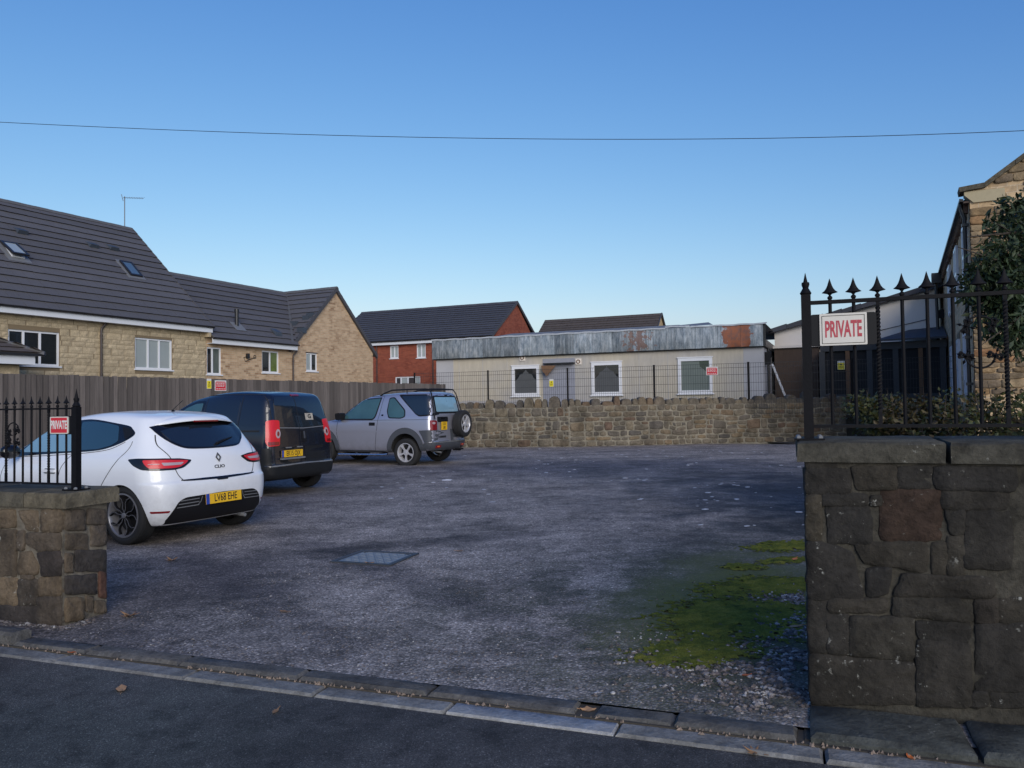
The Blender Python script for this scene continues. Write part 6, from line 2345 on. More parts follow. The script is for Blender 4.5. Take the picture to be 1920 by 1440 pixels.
def paint(name, c, metal=0, rough=.3, flake=0):
    m, t, b = newmat(name)
    b.inputs['Base Color'].default_value = (*c, 1)
    b.inputs['Metallic'].default_value = metal
    b.inputs['Roughness'].default_value = rough
    b.inputs['Coat Weight'].default_value = .7
    b.inputs['Coat Roughness'].default_value = .03
    v = coord(t, 'Object')
    # road grime: faint, low on the body
    sp = t.nodes.new('ShaderNodeSeparateXYZ'); t.links.new(v, sp.inputs[0])
    g = math_(t, 'MULTIPLY', ramp(t, sp.outputs[2], [(.15, 1), (.75, 0)]), ramp(t, noise_(t, v, 6, 6, .7), [(.35, .1), (.7, .55)]))
    c2 = mixc(t, g, (*c,), (.12, .11, .10))
    t.links.new(c2, b.inputs['Base Color'])
    t.links.new(math_(t, 'MULTIPLY_ADD', g, .4, rough), b.inputs['Roughness'])
    return m


P_white = paint('white_paint', (.78, .80, .84), 0, .35)
P_black = paint('black_paint', (.008, .010, .018), 0, .2)
P_silver = paint('silver_paint', (.46, .46, .53), .7, .38)
M_clad = simple('grey_cladding', (.055, .060, .072), .6, var=.12, vscale=6)
M_clad_black = simple('black_bumper', (.014, .015, .017), .55, spec=.25, var=.15, vscale=6)
M_tint = simple('tinted_glass', (.012, .018, .028), .03, spec=1.0)
M_tint_side = simple('side_glass', (.022, .055, .085), .03, spec=1.0)
M_tint_teal = simple('teal_side_glass', (.045, .10, .11), .03, spec=1.0, var=.35, vscale=2.2)
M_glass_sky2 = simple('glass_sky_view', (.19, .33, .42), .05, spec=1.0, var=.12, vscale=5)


def side_proj(bvh, s=1):
    return Proj(bvh, (0, 0, 0), (1, 0, 0), (0, 0, 1), (0, -s, 0))


def rear_proj(bvh):
    return Proj(bvh, (0, 0, 0), (0, 1, 0), (0, 0, 1), (1, 0, 0))


# ------------------------------------------------------------------ white hatchback
ca = radians(26)
car1 = thing('hatchback', 'white five door hatchback with dark tailgate glass behind the short railing', 'car', (-3.86, 9.19, 0), pi - ca)
Lv = [
    # zr   zm   zf   xr    xf    hwr  hwm  hwf   cr  cf  bowr bowf
    (.20, .17, .20, -.42, 3.22, .60, .66, .55, .10, .2, .02, .05),
    (.21, .18, .21, -.48, 3.28, .72, .78, .66, .18, .3, .04, .10),
    (.27, .23, .25, -.54, 3.36, .79, .825, .76, .25, .4, .07, .18),
    (.40, .38, .38, -.595, 3.42, .84, .838, .80, .28, .42, .09, .22),
    (.56, .54, .52, -.61, 3.44, .862, .845, .81, .30, .42, .10, .24),
    (.655, .62, .60, -.60, 3.43, .862, .85, .80, .30, .42, .10, .24),
    (.69, .66, .65, -.575, 3.40, .860, .85, .79, .30, .42, .10, .24),
    (.80, .76, .70, -.55, 3.32, .858, .843, .77, .30, .42, .11, .24),
    (.93, .88, .78, -.52, 3.12, .838, .818, .73, .32, .42, .12, .24),
    (1.02, .955, .92, -.475, 2.50, .775, .795, .69, .28, .35, .13, .22),
    (1.10, 1.05, 1.00, -.42, 2.25, .73, .765, .66, .25, .32, .14, .20),
    (1.21, 1.20, 1.15, -.345, 1.92, .675, .705, .62, .21, .28, .15, .16),
    (1.305, 1.325, 1.28, -.265, 1.62, .615, .645, .57, .19, .24, .15, .12),
    (1.350, 1.39, 1.335, -.22, 1.46, .565, .595, .52, .18, .2, .14, .10),
    (1.372, 1.428, 1.362, -.18, 1.36, .46, .50, .42, .2, .15, .12, .08),
    (1.385, 1.448, 1.375, -.15, 1.32, .20, .22, .18, .1, .1, .04, .03),
]
bm = car_shell(Lv)
bvh1 = BVHTree.FromBMesh(bm)
AX2 = 2.59
M_arch = simple('wheel_arch_liner', (.012, .012, .013), .9)


def arches(cutter, xs, r, zc, y0=.52):
    for x in xs:
        for s in (-1, 1):
            pts = [(x + r * cos(a), zc + r * sin(a)) for a in [2 * pi * i / 40 for i in range(40)]]
            ya, yb = sorted((s * y0, s * 1.2))
            cutter.prism(pts, ya, yb)


ct = MB(); arches(ct, (0, AX2), .352, .300)
body1 = boolean_cut(bm, ct, 'body', P_white, car1, cutmat=M_arch)
bm.free()
for s in (1, -1):
    sp_ = side_proj(bvh1, s)
    # daylight opening: black surround, then the panes
    dlo = smooth_line([(2.02, .975), (1.88, 1.05), (1.7, 1.185), (1.50, 1.275), (1.25, 1.325), (.86, 1.352), (.633, 1.352), (.353, 1.328), (.023, 1.285), (-.05, 1.25), (-.082, 1.19), (.07, 1.118), (.281, 1.055), (.498, 1.012), (.856, .985), (1.4, .955), (1.8, .93), (1.99, .925), (2.02, .975)], 4)[:-1]
    def sh(p):
        z = p[1]; ys = pchip([.9, 1.02, 1.10, 1.21, 1.31, 1.36], [.80, .785, .75, .69, .635, .60], z)
        k = max(0, min(1, (1.1 - p[0]) / .9))
        return Vector((p[0] + (.74 - ys) * 1.21 * k, z))
    dlo = [sh(p) for p in dlo]
    tr_ = sp_.patch('window_surround', dlo, .004, M_blackgloss, car1)
    gf = rp([(1.93, .965), (1.72, 1.135), (1.50, 1.245), (1.22, 1.305), (.98, 1.325), (.86, 1.0)], .03)
    gr = rp([(.80, 1.01), (.90, 1.325), (.633, 1.330), (.353, 1.308), (.15, 1.278), (.18, 1.115), (.30, 1.065), (.50, 1.025)], .03)
    gr = [sh(p) for p in gr]
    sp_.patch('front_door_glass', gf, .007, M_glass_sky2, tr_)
    sp_.patch('rear_door_glass', gr, .007, M_tint_side, tr_)
    sp_.patch('quarter_trim', [sh(p) for p in rp([(.10, 1.27), (.01, 1.262), (-.05, 1.235), (-.066, 1.195), (.07, 1.13)], .015)], .008, M_black, tr_)
    seam = M_void
    sp_.strip('door_gap', smooth_line([(-.046, 1.115), (-.02, 1.02), (.175, .796), (.33, .594), (.37, .44)]), .008, .002, seam, car1)
    sp_.strip('door_gap', smooth_line([(.86, .985), (.95, .893), (1.03, .78), (1.055, .58), (1.03, .30)]), .008, .002, seam, car1)
    sp_.strip('door_gap', smooth_line([(2.1, .92), (2.16, .7), (2.13, .5), (2.05, .30)]), .008, .002, seam, car1)
    sp_.strip('door_gap', [(.37, .44), (.42, .30), (2.05, .30)], .008, .002, seam, car1)
    sp_.strip('window_line', smooth_line([(1.95, .915), (1.4, .938), (.856, .968), (.498, .995), (.25, 1.032), (.06, 1.105)]), .006, .003, M_void, car1)
    hx = 1.2
    l_, n_ = sp_.hit(hx, .775)
    hd = MB()
    hd.box((l_.x - .10, l_.y - .005, l_.z - .016), (l_.x + .10, l_.y + s * .035 if s > 0 else l_.y + .005, l_.z + .016)) if s > 0 else hd.box((l_.x - .10, l_.y - .035, l_.z - .016), (l_.x + .10, l_.y + .005, l_.z + .016))
    sp_.patch('handle_recess', rp([(1.11, .74), (1.32, .74), (1.32, .80), (1.11, .80)], .025), .002, M_lead, car1)
    hd.obj('door_handle', P_white, car1)
    # mirror
    mo = MB()
    c0 = Vector((1.86, s * .90, .985))
    for k in range(9):
        a = pi * k / 8
        R_ = .085 * sin(a) ** .6 if 0 < k < 8 else .001
        for j in range(10):
            w_ = 2 * pi * j / 10
            mo.v.append(c0 + Vector((cos(w_) * R_ * .75, s * (-.11 * cos(a)), sin(w_) * R_)))
    for k in range(8):
        for j in range(10):
            mo.f.append((k * 10 + j, k * 10 + (j + 1) % 10, k * 10 + 10 + (j + 1) % 10, k * 10 + 10 + j))
    mo.obj('door_mirror', M_blackgloss, car1, smooth=True, fix=True)
    # side part of the lower bumper reflector
rp_1 = rear_proj(bvh1)


def mir(poly): return [(-p[0], *p[1:]) for p in poly][::-1]


g_out = smooth_line([(.62, 1.265), (.50, 1.290), (.30, 1.315), (0, 1.325), (-.30, 1.315), (-.50, 1.290), (-.62, 1.265), (-.60, 1.19), (-.55, 1.12), (-.46, 1.055), (-.36, 1.02), (-.18, 1.010), (0, 1.008), (.18, 1.010), (.36, 1.02), (.46, 1.055), (.55, 1.12), (.60, 1.19), (.62, 1.265)], 4)[:-1]
gs = rp_1.patch('tailgate_surround', g_out, .006, M_blackgloss, car1, grid=.035)
g_in = smooth_line([(.56, 1.215), (.3, 1.262), (0, 1.27), (-.3, 1.262), (-.56, 1.215), (-.52, 1.13), (-.44, 1.068), (-.34, 1.035), (0, 1.022), (.34, 1.035), (.44, 1.068), (.52, 1.13), (.56, 1.215)], 4)[:-1]
rp_1.patch('tailgate_glass', g_in, .010, M_tint, gs, grid=.04)
# roof spoiler: a wedge over the glass
def spoiler(parent, ys, xf, xr_fn, z_top_fn, z_rear_fn, thick, mat, under):
    m = MB(); vs = []
    for y in ys:
        xr = xr_fn(y); zt = z_top_fn(y); zb = z_rear_fn(y)
        vs += [(xf(y), y, zt), ((xf(y) + xr) / 2, y, (zt + zb) / 2 + .012), (xr, y, zb), (xr + .004, y, zb - .014), (xr + .10, y, zb - thick)]
    fs = []
    n = len(ys)
    for i in range(n - 1):
        for k in range(3): fs.append((i * 5 + k, i * 5 + k + 1, i * 5 + 6 + k, i * 5 + 5 + k))
    m.add(vs, fs)
    o = m.obj('roof_spoiler', mat, parent, smooth=True, fix=True)
    u = MB(); vs2 = []
    for y in ys:
        xr = xr_fn(y); zb = z_rear_fn(y)
        vs2 += [(xr + .004, y, zb - .0145), (xr + .13, y, zb - thick)]
    u.add(vs2, [(i * 2, i * 2 + 2, i * 2 + 3, i * 2 + 1) for i in range(n - 1)])
    u.obj('spoiler_underside', under, o)
    return o


ysp = [-.565 + 1.13 * i / 24 for i in range(25)]
spoiler(car1, ysp, lambda y: -.10 + .13 * (y / .6) ** 2, lambda y: -.345 + .16 * (y / .6) ** 2 + .10 * max(0, abs(y / .6) - .8) * 5 * .3, lambda y: 1.402 - .105 * (y / .6) ** 2, lambda y: 1.342 - .055 * (y / .6) ** 2, .045, P_white, M_blackgloss)
MB().box((-.350, -.17, 1.312), (-.325, .17, 1.328)).obj('brake_light', M_redlamp_dark, car1)
# tailgate panel gap
for s in (1, -1):
    ln = smooth_line([(s * .62, 1.18), (s * .645, 1.12), (s * .655, 1.06), (s * .63, 1.0), (s * .60, .93), (s * .575, .82), (s * .545, .74), (s * .50, .683)])
    rp_1.strip('tailgate_gap', ln, .009, .0028, M_void, car1)
    # lamps wrap round the corner: seen along the diagonal
    D = Vector((1, -s * .75, 0)).normalized(); U = Vector((-D.y, D.x, 0)) * (1 if s > 0 else 1)
    pj = Proj(bvh1, (0, 0, 0), U if s > 0 else U, (0, 0, 1), D)
    def du(x, y): return Vector((x, y, 0)).dot(U)
    pA = du(-.13, s * .87); pB = du(-.56, s * .40)   # outer tip on the flank, inner tip on the tailgate
    f = lambda t, z: (pA + (pB - pA) * t, z)
    lamp = [f(0, .925), f(.15, .935), f(.55, .930), f(.80, .921), f(1.0, .898), f(.97, .870), f(.86, .818), f(.72, .803), f(.40, .803), f(.20, .815), f(.08, .86)]
    lo = pj.patch('tail_light', rp(lamp, .025), .006, M_blackgloss, car1, grid=.035)
    pj.patch('red_lens', rp([f(.22, .915), f(.6, .912), f(.94, .895), f(.90, .865), f(.80, .83), (f(.70, .822)), f(.32, .826), f(.25, .87)], .02), .012, M_redlamp_bright, lo, grid=.035)
    pj.patch('clear_lens', rp([f(.50, .882), f(.86, .878), f(.82, .852), f(.54, .850)], .012), .016, M_lampclear, lo, grid=.035)
    pj.patch('red_bar', rp([f(.30, .872), f(.47, .872), f(.49, .866), f(.31, .866)], .002), .015, M_lampclear, lo, grid=.03)
    rp_1.patch('bumper_reflector', rp([(s * .81, .375), (s * .66, .372), (s * .67, .350), (s * .80, .352)], .008), .004, M_redlamp_dark, car1, grid=.04)
# black lower diffuser with slats
dif = rp([(.70, .20, .01), (.655, .33, .05), (.585, .455, .06), (.50, .500, .05), (.0, .515, .05), (-.50, .500, .05), (-.585, .455, .06), (-.655, .33, .05), (-.70, .20, .01)], .04)
df = rp_1.patch('diffuser', dif, .004, M_black, car1)
for s in (1, -1):
    for k, z in enumerate((.475, .44, .405)):
        rp_1.strip('diffuser_slat', [(s * .33, z), (s * (.56 + .02 * k), z - .008)], .009, .009, M_lead, df)
    rp_1.strip('diffuser_fin', [(s * .295, .495), (s * .31, .44), (s * .34, .41)], .008, .010, M_lead, df)
# crease blade under the tailgate
bl_ = rp_1.patch('tailgate_blade', [(p.x, p.y) for p in smooth_line([(.53, .690), (.3, .690), (0, .688), (-.3, .690), (-.53, .690), (-.50, .676), (-.3, .668), (0, .664), (.3, .668), (.50, .676), (.53, .690)], 3)[:-1]], .007, M_blackgloss, car1, grid=.04)
rp_1.patch('tailgate_pull', rp([(.085, .668), (-.085, .668), (-.07, .652), (.07, .652)], .006), .008, M_black, car1, grid=.03)
l_, n_ = rp_1.hit(.055, .452)
number_plate(car1, rear_M(l_.x - .014, .0, .452, tilt=.06), .52, .112, 'LV68 EHE')
# diamond emblem and lettering
l_, n_ = rp_1.hit(.0, .905)
tilt = atan2(n_.z, -n_.x)
Me = rear_M(l_.x - .004, 0, .905, tilt=tilt)
dm = MB()
ro_, ri_ = [(0, .058), (.042, 0), (0, -.058), (-.042, 0)], [(0, .028), (.018, -.002), (0, -.030), (-.018, -.002)]
for k in range(4):
    a, b = ro_[k], ro_[(k + 1) % 4]; c, d = ri_[(k + 1) % 4], ri_[k]
    mid = lambda p, q, h: ((p[0] + q[0]) / 2, (p[1] + q[1]) / 2, h)
    vs = [(a[0], a[1], 0), (b[0], b[1], 0), (c[0], c[1], 0), (d[0], d[1], 0), mid(a, d, .012), mid(b, c, .012)]
    dm.add([Me @ Vector(v) for v in vs], [(0, 1, 5, 4), (4, 5, 2, 3)])
dm.obj('diamond_emblem', M_clad, car1, fix=True)
l_, n_ = rp_1.hit(.0, .800)
text('CLIO', .050, M_clad, car1, rear_M(l_.x - .003, .0, .800, tilt=atan2(n_.z, -n_.x)), .002, 1.35, .001)
# wiper
l1, n1_ = rp_1.hit(-.02, 1.045); l2, n2_ = rp_1.hit(-.33, 1.11)
MB().tube([l1 + n1_ * .03, l1.lerp(l2, .4) + n1_ * .038, l2 + n2_ * .02], [.016, .013, .006], 6).obj('rear_wiper', M_black, car1)
# aerial on the roof
l_, n_ = Proj(bvh1, (0, 0, 0), (1, 0, 0), (0, 1, 0), (0, 0, -1)).hit(.20, 0)
MB().tube([l_, l_ + Vector((.01, 0, .02))], [.022, .012], 8).tube([l_ + Vector((.01, 0, .02)), l_ + Vector((-.16, 0, .13))], .004, 5).obj('roof_aerial', M_black, car1)
# windscreen, headlights and front parts
fpj = Proj(bvh1, (2.2, 0, 0), (0, 1, 0), (0, 0, 1), (-1, 0, 0))
fpj.patch('windscreen', rp([(.56, 1.00), (.50, 1.27), (.0, 1.33), (-.50, 1.27), (-.56, 1.00), (0, .96)], .04), .003, M_tint, car1)
for s in (1, -1):
    fpj.patch('headlight', rp([(s * .50, .66), (s * .76, .70), (s * .74, .60), (s * .52, .58)], .03), .006, M_lampclear, car1)
fpj.patch('grille', rp([(.42, .60), (.42, .52), (-.42, .52), (-.42, .60)], .03), .005, M_black, car1)
for x in (0, AX2):
    for s in (1, -1):
        wheel(car1, x, s * .835, .318, .21, .236, 'twin', face_mat=M_black, edge_mat=M_alloy_dark)
MB().tube([(-.35, -.42, .20), (-.52, -.42, .19)], .022, 8).tube([(-.3, -.5, .24), (-.3, .5, .24)], .06, 8).obj('exhaust', M_lead, car1)

# ------------------------------------------------------------------ black van
va_ = radians(25)
van = thing('van', 'black panel van with tall red tail lights parked between the white and silver vehicles', 'van', (-4.126, 13.727, 0), pi - va_)
Vv = [
    (.26, .20, .22, -.45, 3.05, .60, .66, .55, .10, .2, .02, .05),
    (.27, .21, .22, -.56, 3.12, .76, .78, .66, .16, .3, .04, .10),
    (.34, .30, .28, -.615, 3.20, .835, .82, .76, .16, .4, .05, .18),
    (.50, .50, .44, -.625, 3.22, .85, .838, .80, .16, .42, .05, .22),
    (.525, .54, .50, -.60, 3.22, .845, .842, .80, .16, .42, .05, .22),
    (.70, .72, .66, -.59, 3.18, .855, .85, .80, .15, .42, .05, .24),
    (.86, .88, .84, -.58, 3.06, .852, .848, .79, .15, .42, .05, .24),
    (1.00, 1.00, .96, -.57, 2.82, .842, .838, .76, .15, .42, .05, .24),
    (1.13, 1.12, 1.06, -.55, 2.62, .82, .82, .72, .15, .35, .05, .22),
    (1.26, 1.27, 1.20, -.525, 2.42, .79, .79, .68, .15, .32, .05, .20),
    (1.42, 1.43, 1.36, -.49, 2.06, .75, .75, .64, .14, .28, .05, .16),
    (1.58, 1.60, 1.50, -.45, 1.74, .70, .70, .59, .13, .24, .05, .12),
    (1.66, 1.69, 1.58, -.41, 1.56, .655, .655, .55, .13, .2, .05, .10),
    (1.70, 1.735, 1.62, -.35, 1.42, .58, .59, .47, .12, .15, .04, .08),
    (1.725, 1.760, 1.635, -.30, 1.34, .25, .28, .18, .1, .1, .02, .03),
]
bm = car_shell(Vv)
bvh2 = BVHTree.FromBMesh(bm)
ct = MB(); arches(ct, (0, 2.51), .355, .30)
boolean_cut(bm, ct, 'body', P_black, van, cutmat=M_arch)
bm.free()
for s in (1, -1):
    sp_ = side_proj(bvh2, s)
    tr_ = sp_.patch('window_surround', rp([(1.97, 1.19), (1.75, 1.38), (1.49, 1.53), (1.24, 1.60), (1.00, 1.60), (.98, 1.13), (1.92, 1.10)], .04), .0025, M_blackgloss, van)
    sp_.patch('front_door_glass', rp([(1.83, 1.19), (1.67, 1.35), (1.45, 1.485), (1.24, 1.55), (1.05, 1.56), (1.05, 1.17)], .03), .005, M_tint_teal, tr_)
    for a, b in (((.93), .16), ((.09), -.42)):
        sp_.patch('side_panel', rp([(a, 1.18), (a, 1.60), (b, 1.60), (b if b > 0 else b - .02, 1.18)], .04), .003, P_black, van)
    sp_.strip('door_gap', [(.12, 1.66), (.125, 1.2), (.16, .90), (.30, .66)], .010, .002, M_void, van)
    sp_.strip('door_gap', [(.96, 1.66), (.96, 1.1), (.99, .6), (.99, .24)], .010, .002, M_void, van)
    sp_.strip('door_gap', [(2.08, 1.1), (2.16, .8), (2.10, .3)], .010, .002, M_void, van)
    sp_.strip('slide_rail', [(.28, 1.08), (-.34, 1.08)], .028, .003, M_void, van)
    sp_.strip('roof_gutter', [(1.8, 1.61), (1.4, 1.675), (.6, 1.70), (-.3, 1.685)], .010, .003, M_void, van)
    sp_.patch('sill_trim', rp([(.42, .30), (.42, .40), (2.10, .38), (2.10, .28)], .02), .008, M_clad_black, van)
    # lamp on the corner
    D = Vector((1, -s * .9, 0)).normalized(); U = Vector((-D.y, D.x, 0))
    pj = Proj(bvh2, (0, 0, 0), U, (0, 0, 1), D)
    du = lambda x, y: Vector((x, y, 0)).dot(U)
    pA, pB = du(-.50, s * .845), du(-.60, s * .64)
    f = lambda t, z: (pA + (pB - pA) * t, z)
    lo = pj.patch('tail_light', rp([f(0, 1.245), f(.55, 1.26), f(1.0, 1.25), f(1.02, 1.0), f(1.0, .835), f(.12, .825), f(-.05, .90), f(-.02, 1.05)], .03), .014, M_redlamp_bright, van, grid=.03)
    c_ = f(.86, 1.03)
    pj.patch('clear_lens', [(c_[0] + .040 * cos(a), c_[1] + .075 * sin(a)) for a in [2 * pi * i / 18 for i in range(18)]], .020, M_lampclear, lo, grid=.03)
    pj.patch('lamp_boss', [(c_[0] + .020 * cos(a), c_[1] + .04 * sin(a)) for a in [2 * pi * i / 14 for i in range(14)]], .024, M_redlamp_dark, lo, grid=.03)
    pj.patch('lower_lens', rp([f(.1, .90), f(.95, .90), f(.95, .848), f(.15, .845)], .01), .018, M_redlamp_dark, lo, grid=.03)
rv = rear_proj(bvh2)
gl_ = rv.patch('rear_glass', rp([(.62, 1.145, .03), (.60, 1.50, .06), (.565, 1.635, .06), (.0, 1.655, .02), (-.565, 1.635, .06), (-.60, 1.50, .06), (-.62, 1.145, .03), (0, 1.125, .02)], .04), .007, M_tint, van)
rv.strip('door_gap', [(.10, 1.67), (.10, 1.1), (.10, .53)], .012, .0085, M_void, gl_)
for s in (1, -1):
    rv.strip('door_gap', [(s * .665, 1.66), (s * .70, 1.2), (s * .715, .8), (s * .70, .53)], .012, .002, M_void, van)
rv.strip('bumper_line', [(.78, .50), (0, .515), (-.78, .50)], .016, .006, M_lead, van)
rv.strip('glass_lower_trim', [(.62, 1.130), (0, 1.108), (-.62, 1.130)], .014, .006, M_lead, van)
rv.patch('lower_bumper', rp([(.80, .26), (.82, .48), (0, .50), (-.82, .48), (-.80, .26), (0, .25)], .03), .010, M_clad_black, van)
for s in (1, -1):
    side_proj(bvh2, s).patch('bumper_corner', rp([(-.60, .30), (-.60, .80), (-.42, .80), (-.36, .50), (-.34, .30)], .03), .006, M_clad_black, van)
rv.patch('door_handle', rp([(.065, 1.075), (-.03, 1.075), (-.035, .87), (.055, .87)], .02), .018, M_black, van, grid=.03)
rv.patch('handle_slot', rp([(.035, 1.055), (-.005, 1.055), (-.008, .93), (.03, .93)], .01), .021, M_clad, van, grid=.03)
rv.patch('stop_light', rp([(.13, 1.690), (-.06, 1.690), (-.06, 1.662), (.13, 1.662)], .008), .014, M_redlamp_dark, van, grid=.03)
l_, n_ = rv.hit(-.2, 1.31)
bd = MB().box((-.10, -.06, 0), (.10, .06, .004), rear_M(l_.x - .010, -.19, 1.305, tilt=atan2(n_.z, -n_.x))).obj('window_sticker', simple('beige_sticker', (.40, .36, .30), .5, var=.5, vscale=22), van)
text('G', .10, M_ink, bd, rear_M(l_.x - .0155, -.195, 1.305, tilt=atan2(n_.z, -n_.x)), .0006, 1.2, .004)
l_, n_ = rv.hit(.32, .70)
number_plate(van, rear_M(l_.x - .012, .33, .695), .52, .112, 'EK15 OJX')
MB().box((-.56 - .08, .05, .600), (-.59, .62, .628)).obj('plate_trim', M_lead, van)
for y in (.17, .45):
    MB().box((-.645, y - .05, .788), (-.60, y + .05, .806)).obj('plate_lamp', M_lead, van)
tp_ = Proj(bvh2, (0, 0, 0), (1, 0, 0), (0, 1, 0), (0, 0, -1))
l_, n_ = tp_.hit(1.35, 0.0)
MB().tube([l_, l_ + Vector((.02, 0, .03))], [.02, .01], 6).tube([l_, l_ + Vector((-.2, 0, .14))], .004, 5).obj('roof_aerial', M_black, van)
fp2 = Proj(bvh2, (2.2, 0, 0), (0, 1, 0), (0, 0, 1), (-1, 0, 0))
fp2.patch('windscreen', rp([(.60, 1.12), (.52, 1.50), (0, 1.56), (-.52, 1.50), (-.60, 1.12), (0, 1.08)], .04), .003, M_tint, van)
for s in (1, -1):
    fp2.patch('headlight', rp([(s * .48, .72), (s * .74, .86), (s * .76, .72), (s * .52, .62)], .03), .006, M_lampclear, van)
    sp_ = side_proj(bvh2, s)
    l_, n_ = sp_.hit(1.95, 1.12)
    MB().box((l_.x - .05, min(l_.y, l_.y + s * .2), l_.z - .02), (l_.x + .06, max(l_.y, l_.y + s * .2), l_.z + .20)).obj('door_mirror', M_black, van)
for x in (0, 2.51):
    for s in (1, -1):
        wheel(van, x, s * .83, .305, .19, .20, 'cap', face_mat=M_black, edge_mat=M_black)

# ------------------------------------------------------------------ silver off-roader
fa_ = radians(25)
suv = thing('off_roader', 'silver three door off roader with rear spare wheel and one flat tyre', 'car', (-2.3, 20.1, 0), pi - fa_)
Fv = [
    (.36, .30, .33, -.60, 3.15, .60, .66, .55, .10, .2, .02, .05),
    (.37, .31, .34, -.72, 3.20, .76, .78, .66, .14, .3, .04, .10),
    (.45, .36, .40, -.80, 3.32, .84, .84, .78, .16, .4, .05, .16),
    (.56, .46, .52, -.82, 3.36, .87, .868, .82, .16, .42, .05, .20),
    (.62, .58, .60, -.80, 3.36, .872, .872, .83, .15, .42, .05, .20),
    (.84, .82, .80, -.78, 3.32, .872, .872, .83, .14, .40, .04, .20),
    (.98, .98, .96, -.77, 3.24, .862, .865, .81, .13, .38, .04, .20),
    (1.12, 1.12, 1.05, -.76, 3.05, .845, .850, .76, .13, .38, .04, .20),
    (1.19, 1.18, 1.12, -.755, 2.48, .825, .835, .72, .13, .30, .04, .16),
    (1.30, 1.29, 1.22, -.74, 2.22, .79, .80, .69, .13, .30, .04, .16),
    (1.50, 1.50, 1.42, -.70, 1.92, .74, .75, .65, .13, .28, .04, .14),
    (1.68, 1.68, 1.60, -.655, 1.62, .69, .70, .60, .13, .24, .04, .12),
    (1.76, 1.755, 1.69, -.62, 1.40, .64, .65, .55, .12, .2, .04, .10),
    (1.795, 1.795, 1.73, -.57, 1.28, .55, .56, .46, .12, .15, .03, .08),
    (1.815, 1.82, 1.745, -.50, 1.20, .22, .24, .18, .1, .1, .02, .03),
]
bm = car_shell(Fv)
bvh3 = BVHTree.FromBMesh(bm)
ct = MB(); arches(ct, (0, 2.557), .415, .375)
boolean_cut(bm, ct, 'body', P_silver, suv, cutmat=M_arch)
bm.free()
for s in (1, -1):
    sp_ = side_proj(bvh3, s)
    t1 = sp_.patch('window_surround', rp([(1.98, 1.13), (1.93, 1.31), (1.40, 1.665), (.79, 1.70), (.90, 1.20), (.96, 1.125)], .04), .0025, M_black, suv)
    sp_.patch('front_door_glass', rp([(1.92, 1.16), (1.89, 1.29), (1.38, 1.64), (.825, 1.672), (.935, 1.21), (.985, 1.155)], .04), .006, M_tint_teal, t1)
    t2 = sp_.patch('window_surround', rp([(.555, 1.685), (.395, 1.70), (.03, 1.37), (.005, 1.20), (.12, 1.155), (.50, 1.165), (.585, 1.34)], .05), .0025, M_black, suv)
    sp_.patch('quarter_glass', rp([(.538, 1.66), (.405, 1.672), (.06, 1.36), (.032, 1.21), (.13, 1.18), (.48, 1.19), (.555, 1.34)], .05), .006, M_tint_teal, t2)
    t3 = sp_.patch('hardtop_side', rp([(.29, 1.755), (-.66, 1.755), (-.74, 1.22), (-.39, 1.205), (-.28, 1.26)], .04), .003, M_black, suv)
    sp_.patch('rear_side_glass', rp([(.20, 1.72), (-.60, 1.72), (-.66, 1.25), (-.38, 1.238), (-.27, 1.29)], .04), .007, M_tint, t3)
    sp_.strip('door_gap', [(.73, 1.73), (.812, 1.149), (.853, .832), (.897, .36)], .010, .002, M_void, suv)
    sp_.strip('door_gap', [(.73, 1.73), (1.35, 1.72), (1.9, 1.36), (2.08, 1.15), (2.10, .80), (1.98, .36)], .010, .002, M_void, suv)
    sp_.strip('door_gap', [(.897, .36), (1.98, .36)], .010, .002, M_void, suv)
    sp_.strip('body_crease', [(2.3, .83), (.50, .84)], .016, .004, P_silver, suv)
    sp_.strip('belt_crease', [(2.3, 1.10), (.6, 1.125), (-.70, 1.13)], .010, .002, M_clad, suv)
    sp_.patch('handle_recess', rp([(1.08, 1.065), (.90, 1.065), (.90, .985), (1.08, .985)], .015), .006, M_black, suv, grid=.03)
    sp_.patch('round_badge', [(.70 + .035 * cos(a), 1.245 + .022 * sin(a)) for a in [2 * pi * i / 14 for i in range(14)]], .006, M_blackgloss, suv, grid=.03)
    # cladding: arch ring, rear quarter, sill bar
    for xc in (0, 2.557):
        out = [(xc + .54 * cos(a), .375 + .56 * sin(a)) for a in [pi * i / 24 for i in range(25)]]
        inn_ = [(xc + .416 * cos(a), .375 + .416 * sin(a)) for a in [pi * i / 24 for i in range(25)]]
        poly = [(xc + .55, .30)] + out + [(xc - .55, .30), (xc - .41, .30)] + inn_[::-1] + [(xc + .41, .30)]
        sp_.patch('arch_cladding', poly, .014, M_clad, suv)
    sp_.patch('quarter_cladding', rp([(-.40, .86), (-.83, .88), (-.84, .60), (-.56, .56), (-.50, .70)], .03), .010, M_clad, suv)
    sp_.patch('bumper_cladding', rp([(-.84, .59), (-.53, .55), (-.54, .30), (-.60, .28), (-.84, .40)], .03), .013, M_clad, suv)
    sp_.patch('sill_cladding', rp([(.54, .36), (2.02, .36), (2.02, .31), (.54, .31)], .015), .010, M_clad, suv)
    MB().tube([(.50, s * .905, .275), (.62, s * .915, .262), (2.0, s * .915, .255)], .024, 8).obj('side_step', M_chrome, suv)
    MB().box((.7, min(s * .6, s * .90), .262), (.76, max(s * .6, s * .90), .30)).box((1.8, min(s * .6, s * .9), .262), (1.86, max(s * .6, s * .9), .30)).obj('step_bracket', M_black, suv)
    # tail lamp
    D = Vector((1, -s * .7, 0)).normalized(); U = Vector((-D.y, D.x, 0))
    pj = Proj(bvh3, (0, 0, 0), U, (0, 0, 1), D)
    du = lambda x, y: Vector((x, y, 0)).dot(U)
